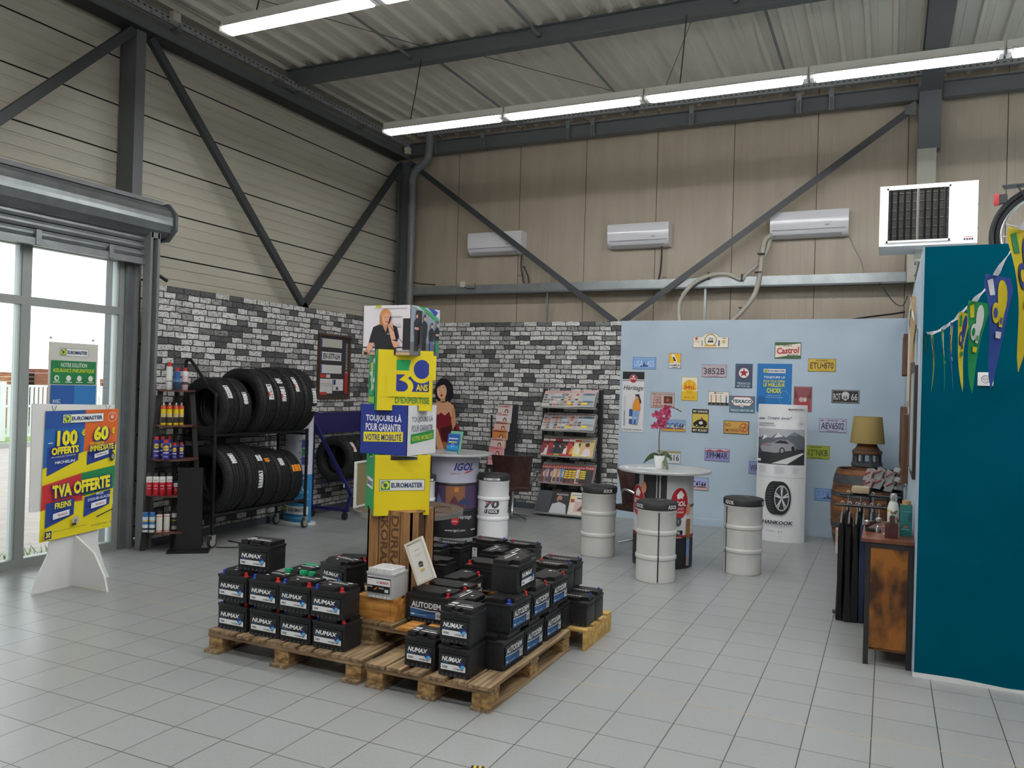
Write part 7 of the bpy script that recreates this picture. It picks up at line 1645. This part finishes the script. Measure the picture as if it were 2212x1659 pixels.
t = thing('table_lamp', 'table lamp with mustard shade and dark turned base on the barrel', 'lamp', (-.21, 10.36, BH - .03))
LZ = 0
mb = MB().lathe([(0, 0), (.165, 0), (.165, .05), (.15, .06)], bwood, n=24); mb.lathe([(.16, .06), (.17, .07), (.168, .11), (.12, .115)], hoop, n=24); mb.lathe([(.12, .2), (.16, .21), (.165, .24), (.14, .26), (.12, .29), (.1, .33), (0, .335)], bwood, n=24)
mb.build('lamp_base', t)
for k in range(10):
    q = 2 * pi * k / 10; MB().tube([(.14 * cos(q), .14 * sin(q), .105), (.135 * cos(q), .135 * sin(q), .21)], .018, hoop, 8).build('spindle', t)
MB().lathe([(.155, .205), (.162, .215), (.16, .25), (.14, .262)], hoop, n=24).build('base_ring', t)
shade = mat('lamp_shade_mustard', '#96834f', .8)
MB().lathe([(.185, .335), (.187, .345), (.155, .64), (.153, .645), (.152, .64), (.183, .345), (.185, .335)], shade, n=40).build('lamp_shade', t)
MB().tube([(0, 0, .33), (0, 0, .62)], .008, hoop, 6).tube([(-.153, 0, .62), (.153, 0, .62)], .003, hoop, 5).build('shade_holder', t)
cable([(-.05, 10.3, BH - .02), (.03, 10.25, BH + .01), (.08, 10.3, BH + .0), (.12, 10.4, BH - .1)], .006, blackp, 'black lamp cable lying on the barrel top')

# narrow cabinet against the teal wall's side
t = thing('side_cabinet', 'rustic wooden cabinet with black metal legs beside the teal wall', 'cabinet', (0.0355, 6.33, 0))
rw = noise_mat('rustic_brown', '#3a2113', '#8a561f', (4, 4, 2.2), 2.2, 7, .45, lo=.38, hi=.6, bump=.05); rt = noise_mat('cabinet_top', '#5b3424', '#744634', (14, 2, 2), 1.5, 5, .3)
lg = mat('cabinet_leg', '#232226', .4)
MB().box(-.175, .142, -.45, .45, .812, .835, rt, .002).build('cabinet_top', t)
for x in (-.137, .12):
    for y in (-.42, .42): MB().box(x - .012, x + .02, y - .015, y + .015, 0, .812, lg).build('leg', t)
MB().box(-.116, .107, -.44, -.425, .12, .775, rw).build('end_panel', t); MB().box(-.117, .108, -.44, -.405, .776, .811, lg).build('frame_rail', t)
MB().box(-.135, -.12, -.40, .40, .12, .79, rw).build('front_panel', t); MB().box(-.116, .107, -.42, .42, .10, .118, rw).build('bottom_board', t)
# things on the cabinet
mb = MB().rbox(-.04, .04, -.04, .04, 0, .10, noise_mat('leather_box', '#3f2222', '#4e2b2b', (1, 1, 1), 20, 3, .45), .004)
o = thing('trinket_box', 'small square dark red box with a leather tag at the cabinet front edge', 'box', (.04, 6.02, .8355)); mb.build('box_body', o)
MB().box(-.012, .02, -.044, -.041, .085, .15, mat('tag_brown', '#3a2823', .5), .001).build('leather_tag', o)
for z in (.02, .07): MB().lathe([(.007, 0), (.007, .008), (0, .009)], mat('copper', '#b07058', .3, .6), (-.05, -.02, z), 8, 'x').build('stud', o)
o = thing('drinking_bottle', 'white flask with coloured fruit pattern and a silver cap', 'bottle', (.05, 6.3, .8355))
MB().lathe([(0, 0), (.036, 0), (.038, .01), (.038, .16), (.03, .195), (.02, .215), (.02, .225)], mat('flask_white', '#cfd0c8', .25), n=24).build('flask_body', o)
MB().lathe([(.024, .215), (.025, .25), (.02, .265), (0, .27)], chrome, n=16).build('flask_cap', o)
mb = MB(); a = Art(mb, cmap(0, 0, .038, facing(.05, 6.3)), curved=.01, d=.0008)
rnd = random.Random(3)
for k in range(16): a.ell(-.045 + .09 * rnd.random(), .015 + .14 * rnd.random(), .008, .011, rnd.choice(['#c7ba3a', '#b25a6e', '#c98a8a', '#6f8f5a', '#4a4a50', '#d9cf62']), n=8)
mb.build('fruit_print', o)
o = thing('gift_box', 'teal carton with a window cut-out and a round cork lid on the cabinet', 'box', (.132, 6.16, .8355))
MB().rbox(-.04, .035, -.04, .04, 0, .21, mat('carton_teal', '#1f6a68', .5), .002).build('carton', o)
MB().lathe([(.026, .211), (.027, .238), (0, .24)], mat('cork', '#b08a58', .7), (-.002, 0, 0), 16).build('cork_lid', o)
mb = MB(); a = Art(mb, pmap((-.04, -.04, 0), (1, 0, 0), (0, 0, 1))); a.rect(.012, .045, .062, .05, '#5fa09a'); a.poly([(.02, .055), (.03, .075), (.045, .07), (.052, .055)], '#8a5a48'); a.rect(.05, .1, .075, .16, '#17525a'); a.rect(.015, .165, .06, .17, '#4f958f'); mb.build('carton_print', o)
o = thing('watch_stand', 'black stand with silver ornaments at the left of the cabinet top', 'stand', (-.075, 6.22, .8355))
MB().rbox(-.05, .05, -.03, .03, 0, .02, black, .003).obox((0, 0, .06), (.05, 0, .03), (0, .012, 0), (-.004, 0, .012), black).build('stand', o)
for x, z in ((-.04, .06), (.035, .085)): MB().lathe([(0, -.025), (.02, -.012), (.022, .01), (0, .02)], chrome, (x, -.02, z), 12).build('silver_ornament', o)
MB().lathe([(.014, 0), (.016, .03), (.008, .05), (0, .052)], chrome, (.03, -.045, 0), 12).build('silver_ornament', o)
# clothes rack
t = thing('clothes_rack', 'low black metal clothes rack left of the cabinet', 'clothes rack', (-.1, 7.48, 0))
for y in (-.38, .38):
    MB().tube([(-.27, y, .025), (.2, y, .025)], .014, bk, 8).build('foot_bar', t)
    MB().tube([(.12, y, .025), (.12, y, .91)], .013, bk, 8).build('post', t)
for y, zz in ((-.38, .895), (.3, .91)): MB().tube([(-.27, y, zz), (.22, y, zz)], .012, bk, 8).build('hanging_rail', t)
MB().tube([(-.22, .38, .03), (-.22, -.38, .03)], .008, bk, 6).build('base_link', t) if False else MB().tube([(.12, -.38, .06), (.12, .38, .06)], .01, bk, 6).build('base_link', t)
cloth = noise_mat('cloth_black', '#131315', '#1c1c1f', (4, 4, 1), 5, 3, .85); cloth_n = noise_mat('cloth_navy', '#232c44', '#2c3754', (4, 4, 1), 5, 3, .85)
def garment(label, x, y0, zr, m, rnd):
    o = thing('hanging_shirt', label, 'shirt', (x, y0, zr), group='dark shirts on the clothes rack')
    MB().tube(smooth_path([(0, 0, .012), (.012, 0, .02), (0, 0, .03), (-.012, 0, .018), (0, 0, -.02), (0, 0, -.06)], 4), .003, chrome, 6).tube([(0, -.2, -.12), (0, -.08, -.07), (0, 0, -.055), (0, .08, -.07), (0, .2, -.12)], .007, mat('hanger_grey', '#6a6c70', .4), 8).build('hanger', o)
    mb = MB(); vs = []; N = 10; prof = [(-.21, -.125), (-.08, -.08), (0, -.085), (.08, -.08), (.21, -.125)]
    zs = [0, .02, .1, .25, .45, .62, .78]
    for j, dz in enumerate(zs):
        for i in range(N):
            q = i / (N - 1) * 2 - 1
            yy = q * (.21 - .03 * (j / 6) + .01 * sin(j * 2 + rnd)); top = -.08 - .045 * abs(q)
            th_ = .006 + .016 * (j / 6) ** .5 + .006 * sin(i * 2.3 + j + rnd)
            if j == 0: th_ = .004
            for s_ in (-1, 1): vs.append((s_ * th_, yy, top - dz * (1 - .02 * abs(q))))
    fs = []; R2 = 2 * N
    for j in range(len(zs) - 1):
        for i in range(N - 1):
            for s_ in (0, 1):
                a_ = j * R2 + 2 * i + s_; fs.append((a_, a_ + 2, a_ + R2 + 2, a_ + R2))
        for i in (0, N - 1): a_ = j * R2 + 2 * i; fs.append((a_, a_ + 1, a_ + R2 + 1, a_ + R2))
    e = (len(zs) - 1) * R2
    for i in range(N - 1): fs.append((e + 2 * i, e + 2 * i + 1, e + 2 * i + 3, e + 2 * i + 2)); fs.append((2 * i, 2 * i + 1, 2 * i + 3, 2 * i + 2))
    mb.add(vs, fs, m, True).build('shirt_cloth', o)
    return o
for i, (x, m) in enumerate(((-.315, cloth), (-.258, cloth), (-.205, cloth), (-.155, cloth_n), (-.10, cloth), (-.045, cloth))):
    garment('dark shirt on the front rail of the clothes rack, %s from left' % ORD[i], x, 7.1, .895, m, i * 1.7)
for i, (x, m) in enumerate(((-.30, cloth), (-.2, cloth), (-.10, cloth_n))):
    garment('dark shirt on the rear rail of the clothes rack, %s from left' % ORD[i], x, 7.78, .91, m, i * 2.1)
mb = MB().obox((0, 0, .0), (.01, 0, -.01), (0, .012, 0), (.0, -.02, .09), C('#b59a8e')); mb.obox((0, 0, .0), (.008, 0, 0), (0, .01, 0), (.0, 0, .10), C('#b5afaa'))
tag(mb.build('pale_sleeve', loc=(-.343, 6.93, .63)), 'pale pinkish strip of cloth at the left edge of the hanging shirts', 'cloth')
# caps in packs on a floor stand
t = thing('cap_stand', 'black wire stand holding packed caps between rack and barrel', 'stand', (-.02, 8.75, 0))
for x in (-.12, .12): MB().tube([(x, 0, 0), (x, 0, .86)], .01, bk, 6).build('post', t)
MB().box(-.17, .16, -.12, .12, .85, .86, bk).box(-.17, .16, -.12, .12, 0, .012, bk).build('tray', t)
MB().box(-.17, .16, .1, .11, .86, .95, bk).build('back_rail', t)
capc = [('#7c3836', 'dark red'), ('#2c2c30', 'black'), ('#8e9094', 'grey'), ('#2c2c30', 'black'), ('#8a3f3c', 'dark red'), ('#3c3a3a', 'charcoal'), ('#76787c', 'grey'), ('#2c2c30', 'black')]
plast = mat('clear_wrap', '#c6c8ca', .15, alpha=.45)
k = 0
for r_ in range(2):
    for i in range(4):
        c_, nm = capc[k]; x = -.125 + i * .082; z = .862 + r_ * .085 + (.02 if i % 2 else 0); y = -.05 + r_ * .08
        o = thing('wrapped_cap', '%s cap in clear wrapping on the stand, %s row, %s from left' % (nm, 'front' if r_ == 0 else 'rear', ORD[i]), 'cap', (-.02 + x, 8.75 + y, z), rz=.3 * (i - 1.5), group='wrapped caps on the stand')
        mb = MB(); vs = []
        MB().obox((0, 0, .052), (.032, 0, .02), (0, .05, 0), (-.02, 0, .03), C(c_)).obox((.0, -.045, .07), (.03, 0, .018), (0, .02, -.008), (-.002, 0, .004), C('#9c3a36')).build('cap_body', o)
        MB().prism([(-.05, .01), (.02, -.0), (.055, .09), (-.0, .125)], -.055, .055, plast, mp=lambda a, b_, c: (a, c, b_)).build('clear_wrapping', o)
        k += 1
o = thing('folded_bag', 'cream cloth bag lying on the upper rail of the clothes rack', 'bag', (-.2, 7.79, .925)); MB().rbox(-.075, .07, -.06, .06, 0, .06, mat('cloth_cream', '#a8987a', .8), .025).build('bag_body', o)

# frames on the pale side face of the teal room (face looks left)
fx = .18
pine = noise_mat('pine_frame', '#a88a62', '#bda07a', (14, 14, 2), 1.5, 4, .6); wal = noise_mat('walnut_sign', '#4e3322', '#6f4b33', (10, 10, 2), 1.5, 5, .6)
def side_item(label, y0, y1, z0_, z1_, d, m, nm='wall_frame', step=None, inner=None):
    o = thing(nm, label, 'frame', (fx, (y0 + y1) / 2, z0_)); h_ = (y1 - y0) / 2; H_ = z1_ - z0_
    MB().box(-d, -.0005, -h_, h_, 0, H_, m, .003).build('frame_board', o)
    if inner: MB().box(-d - .004, -d, -h_ + .05, h_ - .05, .05, H_ - .05, inner).build('picture_sheet', o)
    return o
side_item('pine board mounted on the pale side wall, tallest of the edge-on frames', 7.15, 7.9, 1.70, 2.58, .032, pine, inner=C('#c9c2b2'))
side_item('brown wooden plaque seen edge-on near the far corner, upper one', 9.3, 10.1, 2.02, 2.44, .05, wal)
side_item('brown wooden plaque seen edge-on near the far corner, lower one', 9.2, 10.2, 1.05, 1.68, .055, wal)
side_item('brown wooden plaque on the side wall, below the pine board', 8.2, 8.9, 1.0, 1.62, .05, wal)
side_item('dark slim picture frame edge-on close to the teal corner', 6.15, 6.9, 1.22, 2.0, .022, noise_mat('dark_frame', '#2b2320', '#3f342e', (10, 10, 2), 2, 3, .5), inner=C('#9da3a6'))
side_item('second slim picture frame edge-on beside the dark one', 6.95, 7.12, 1.25, 2.05, .03, noise_mat('mid_frame', '#5a4a40', '#6f5f54', (10, 10, 2), 2, 3, .5))
# socket on the teal wall
o = thing('wall_socket', 'white square power socket on the teal wall', 'socket', (.5425, 5.787, 1.904))
MB().rbox(-.043, .043, -.012, -.0005, -.042, .042, whitep, .004).build('cover_plate', o)
MB().lathe([(.022, -.0125), (.024, -.0145), (.026, -.0125)], mat('socket_rim', '#b9babb', .4), n=20, axis='y').build('socket_rim', o)
mb = MB(); a = Art(mb, pmap((0, -.0125, 0), (1, 0, 0), (0, 0, 1))); a.ell(0, 0, .021, .021, '#cfd0d1'); a.ell(-.009, .001, .003, .003, '#3a3a3c', n=8); a.ell(.009, .001, .003, .003, '#3a3a3c', n=8); a.ell(0, -.01, .0025, .0025, '#8a8a8c', n=8); mb.build('socket_holes', o)

# bunting
P = [(.135, 7.15, 2.60), (.15, 6.75, 2.40), (.182, 6.3, 2.255), (.226, 5.55, 2.172), (.268, 5.0, 2.163), (.288, 4.5, 2.165), (.291, 3.9, 2.160), (.290, 3.3, 2.148), (.291, 2.8, 2.163), (.289, 2.4, 2.187), (.286, 2.1, 2.216), (.28, 1.7, 2.26)]
sp_ = smooth_path(P, 5)
mb = MB(); rib = mat('bunting_ribbon', '#c9cbd6', .5)
for i in range(len(sp_) - 1):
    a_, b_ = sp_[i], sp_[i + 1]; w1, w2 = .011 * (.6 + .4 * abs(sin(i * .9))), .011 * (.6 + .4 * abs(sin((i + 1) * .9)))
    mb.add([a_ + Vector((.004 * sin(i), 0, -w1)), b_ + Vector((.004 * sin(i + 1), 0, -w2)), b_ + Vector((-.004 * sin(i + 1), 0, w2)), a_ + Vector((-.004 * sin(i), 0, w1))], [(0, 1, 2, 3)], rib, True)
tag(mb.build('bunting_ribbon'), 'twisted white ribbon of the pennant bunting sagging across the teal wall', 'ribbon')
def at_y(y):
    for a_, b_ in zip(sp_[:-1], sp_[1:]):
        if b_.y <= y <= a_.y: q = (a_.y - y) / max(1e-6, a_.y - b_.y); return a_ + (b_ - a_) * q
    return sp_[-1]
pens = [(6.9, 'y', .06), (6.55, 'g', .07), (6.2, 'b', .07), (5.85, 'y', .10), (5.45, 'y', .13), (5.0, 'g', .14), (4.62, 'b', .16), (4.05, 'y', .36), (3.5, 'g', .55), (2.86, 'b', .60), (2.30, 'y', .55)]
nmc = {'y': 'yellow', 'g': 'green', 'b': 'blue'}
cc = {'y': ('#d8c41c', '#24398a', '#1c8a4c'), 'g': ('#1a8f50', '#dfe3e2', '#d8c41c'), 'b': ('#2c4a9c', '#d8c41c', '#dfe3ea')}
for i, (y, c_, tw) in enumerate(pens):
    p = at_y(y); wp, hp = .20, .345
    o = thing('pennant', '%s pennant with a 30 emblem on the bunting, %s counted from the far end' % (nmc[c_], ORD[i]), 'pennant', p, group='pennants on the bunting')
    # the pennant hangs in a plane turned slightly towards the viewer, with a gentle curl
    def pm_(a_, b_, d, tw=tw): 
        k_ = tw * (1 + .3 * sin(b_ * 9)); c__, s__ = cos(k_), sin(k_)
        return (a_ * s__ + d * c__ + .008 * sin(b_ * 12 + i), a_ * c__ - d * s__, b_)
    main, o1, o2 = cc[c_]
    mb = MB(); N = 10; vs = []; fs = []
    for j in range(N + 1):
        q = j / N; ww = wp / 2 * (1 - q) ** .8 * (1 if q > .1 else .7 + 3 * q) + .001
        for s_ in (-1, -.33, .33, 1): vs.append(pm_(s_ * ww * (1 if i < 7 else 1), -.01 - hp * q, 0))
    for j in range(N):
        for k_ in range(3): fs.append((4 * j + k_, 4 * j + 4 + k_, 4 * j + 5 + k_, 4 * j + 1 + k_))
    mb.add(vs, fs, C(main), True).build('pennant_cloth', o)
    mb = MB()
    for sgn in (1, -1):
        a = Art(mb, lambda a_, b_, d, sgn=sgn: pm_(a_ * sgn, b_, -d * sgn if sgn == 1 else d), d=.0012, dd=.0006)
        a.mp = lambda a_, b_, d, sgn=sgn: pm_(a_ if sgn == 1 else a_, b_, d * sgn)
        a.poly([(-.07, -.03), (-.035, -.02), (-.03, -.07), (-.065, -.075)], o2); a.ell(.02, -.075, .034, .055, o1, n=16)
        a.ell(-.025, -.125, .033, .032, o1 if c_ != 'b' else o1, n=14); a.ell(-.03, -.125, .017, .016, main, n=12); a.poly([(-.005, -.13), (.035, -.12), (.028, -.165), (0, -.165)], o1); a.text('ANS', .014, -.146, .024, .022, main, .03)
        a.poly([(-.024, -.18), (.024, -.18), (.02, -.2), (-.02, -.2)], o2)
        a.ell(.02, -.075, .018, .036, main if c_ != 'y' else '#24398a', n=14) if c_ == 'zz' else None
    mb.build('pennant_print', o)

# bicycle on the roof of the teal room
t = thing('bicycle', 'dark bicycle standing on top of the teal room, only its rear wheel in view', 'bicycle', (1.08, 7.4, ZP - .009), rz=radians(-12))
def ring(mb, R, r, m, c, n=48): 
    return mb.tube([(c[0] + R * cos(2 * pi * i / n), c[1], c[2] + R * sin(2 * pi * i / n)) for i in range(n + 1)], r, m, 8, caps=False)
for cx in (0, 1.05):
    mb = ring(MB(), .33, .018, rubber, (cx, 0, .348)); ring(mb, .305, .012, chrome, (cx, 0, .348))
    for k in range(18): q = 2 * pi * k / 18; mb.tube([(cx, .02 * (-1) ** k, .348), (cx + .3 * cos(q), 0, .348 + .3 * sin(q))], .0015, chrome, 4)
    mb.tube([(cx, -.04, .348), (cx, .04, .348)], .02, chrome, 8); mb.build('wheel', t)
fr_ = mat('bike_frame', '#202226', .3)
MB().tube([(cx * 0 + .37 * cos(radians(a_)), 0, .348 + .37 * sin(radians(a_))) for a_ in range(20, 200, 9)], .022, blackp, 8).build('rear_mudguard', t)
MB().tube([(0, 0, .348), (.42, 0, .3), (.3, 0, .85)], .014, fr_, 8).tube([(0, 0, .348), (.3, 0, .8)], .009, fr_, 8).tube([(.42, 0, .3), (.88, 0, .78), (.32, 0, .8)], .016, fr_, 8).tube([(.88, 0, .78), (1.05, 0, .348)], .014, fr_, 8).tube([(.86, 0, .84), (.9, 0, .72)], .018, fr_, 8).build('frame', t)
MB().rbox(.2, .42, -.07, .07, .88, .93, blackp, .02).build('saddle', t); MB().tube([(.86, -.28, .95), (.86, 0, .92), (.86, .28, .95)], .012, fr_, 8).build('handlebar', t)
MB().box(-.3, .2, -.06, .06, .735, .745, fr_).tube([(-.2, .05, .74), (0, .05, .348)], .006, fr_, 6).tube([(-.2, -.05, .74), (0, -.05, .348)], .006, fr_, 6).tube([(-.05, .05, .74), (0, .05, .348)], .006, fr_, 6).build('luggage_rack', t)
MB().rbox(-.36, -.32, -.03, .03, .60, .69, mat('tail_light_red', '#b3222a', .3), .006).box(-.32, -.27, -.025, .025, .61, .68, blackp).build('tail_light', t)
MB().tube([(.42, -.1, .3), (.42, .1, .3)], .012, fr_, 6).lathe([(.09, -.004), (.09, .004)], fr_, (.42, -.05, .3), 20, 'y').build('crank', t)

# ================================================================== outside
gm = noise_mat('asphalt_outside', '#a39b95', '#b0a8a2', (1, 1, 1), 6, 4, .8)
o = MB().box(-60, -7.35, -40, 60, -.12, -.02, gm).build('ground'); o['kind'] = 'structure'
o = MB().box(-24, -19.2, -30, 60, -.02, .03, noise_mat('grass_verge', '#6f8a4a', '#8ba45f', (1, 1, 1), 20, 4, .9)).build('grass'); o['kind'] = 'stuff'; tag(o, 'strip of green grass outside along the foot of the white fence', 'grass')
o = MB().box(-19.2, -19.0, -30, 60, -.02, .1, mat('kerb', '#a8a8a4', .8)).build('kerb'); tag(o, 'pale concrete kerb in front of the grass strip outside', 'kerb')
t = thing('fence', 'white metal fence outside beyond the window', 'fence', (-20.2, 12, 0))
fm = mat('fence_white', '#dcdfe0', .5)
for z in (.15, .9, 1.42): MB().box(-.02, .02, -14, 14, z, z + .06, fm).build('rail', t)
for k in range(12): MB().box(-.05, .05, -14 + k * 2.5, -13.85 + k * 2.5, .05, 1.55, fm).build('fence_post', t)
mb = MB(); y = -13.9
while y < 13.9: mb.box(-.012, .012, y, y + .075, .15, 1.48, fm); y += .12
mb.build('fence_bars', t)
pal = noise_mat('stacked_wood', '#8a5238', '#b98a5e', (2, 2, 14), 1.5, 4, .8); red = noise_mat('stacked_wood_dark', '#6b3a2a', '#8f5a40', (2, 2, 14), 1.5, 4, .8)
for i, (y, h_, m) in enumerate(((8.5, 2.1, red), (10.6, 1.7, red), (12.6, 1.85, pal), (15.2, 1.95, red), (18.6, 1.7, pal), (21.2, 1.9, pal))):
    o = thing('pallet_stack', 'stack of brown pallets outside beyond the fence, %s from left' % ORD[i], 'pallet stack', (-27, y + 4, 0), group='pallet stacks outside')
    for k in range(int(h_ / .15)): MB().box(-.6, .6, -.95, .95, k * .15, k * .15 + .03, m).box(-.6, -.5, -.95, .95, k * .15 + .03, k * .15 + .145, m).box(.5, .6, -.95, .95, k * .15 + .03, k * .15 + .145, m).build('stacked_pallet', o)
o = thing('blue_post', 'tall blue post outside seen through the right pane', 'post', (-7.75, AX(247, 600, -7.75).y, -.02)); MB().box(-.05, .05, -.03, .03, 0, 3.2, mat('post_blue', '#3a5aa8', .5)).build('post', o)
o = MB().box(-7.5, -7.2, 6.03, 6.3, 0, 3.1, mat('reveal_white', '#c9cdd2', .6)).build('wall_reveal') if False else None
o = thing('weeds', 'small green weeds growing outside at the foot of the window', 'weeds', (-7.6, 5.35, -.02))
rnd = random.Random(9); mb = MB()
for k in range(60):
    x, y = rnd.uniform(-.2, .2), rnd.uniform(-.5, .45); hh = rnd.uniform(.03, .11); dx, dy = rnd.uniform(-.05, .05), rnd.uniform(-.05, .05)
    mb.add([(x - .008, y, 0), (x + .008, y + .006, 0), (x + dx, y + dy, hh)], [(0, 1, 2)], C('#6a8a4a'))
mb.build('leaves', o)
t = thing('parked_car', 'pale car parked outside at the left edge of the window', 'car', (-25.3, 13.7, 0), rz=pi / 2)
MB().prism([(-2.1, .3), (2.1, .3), (2.15, .8), (1.3, .95), (.7, 1.45), (-.9, 1.5), (-1.8, 1.0), (-2.15, .9)], -.85, .85, mat('car_silver', '#aab0b6', .3, .3), mp=lambda a, b_, c: (a, c, b_)).build('car_body', t)
MB().prism([(-1.55, 1.0), (1.1, .98), (.62, 1.38), (-.85, 1.42)], -.86, .86, mat('car_window', '#2c3238', .1), mp=lambda a, b_, c: (a, c, b_)).build('side_windows', t)
for x in (-1.35, 1.35):
    for y in (-.75, .75): MB().lathe([(0, -.1), (.32, -.1), (.32, .1), (0, .1)], rubber, (x, y, .3), 20, 'y').build('wheel', t)
# small striped tape end on the floor at the lower edge
p = AZ(1032, 1660, 0)
mb = MB()
for k in range(5): mb.box(-.03 + k * .012, -.03 + (k + 1) * .012, -.012, .012, 0, .008, blackp if k % 2 == 0 else mat('tape_yellow', '#c9b01e', .5))
tag(mb.build('marking_tape', loc=(p.x, p.y - .002, .0), rot=(0, 0, .3)), 'end of a yellow and black cable marker on the floor at the bottom edge', 'tape')
# black cable on the floor behind the tyre rack caster
cable([(-6.35, 6.42, .008), (-6.2, 6.5, .008), (-6.15, 6.62, .008), (-6.25, 6.7, .008), (-6.5, 6.75, .008)], .006, blackp, 'thin black cable looping on the floor by the tyre rack caster')
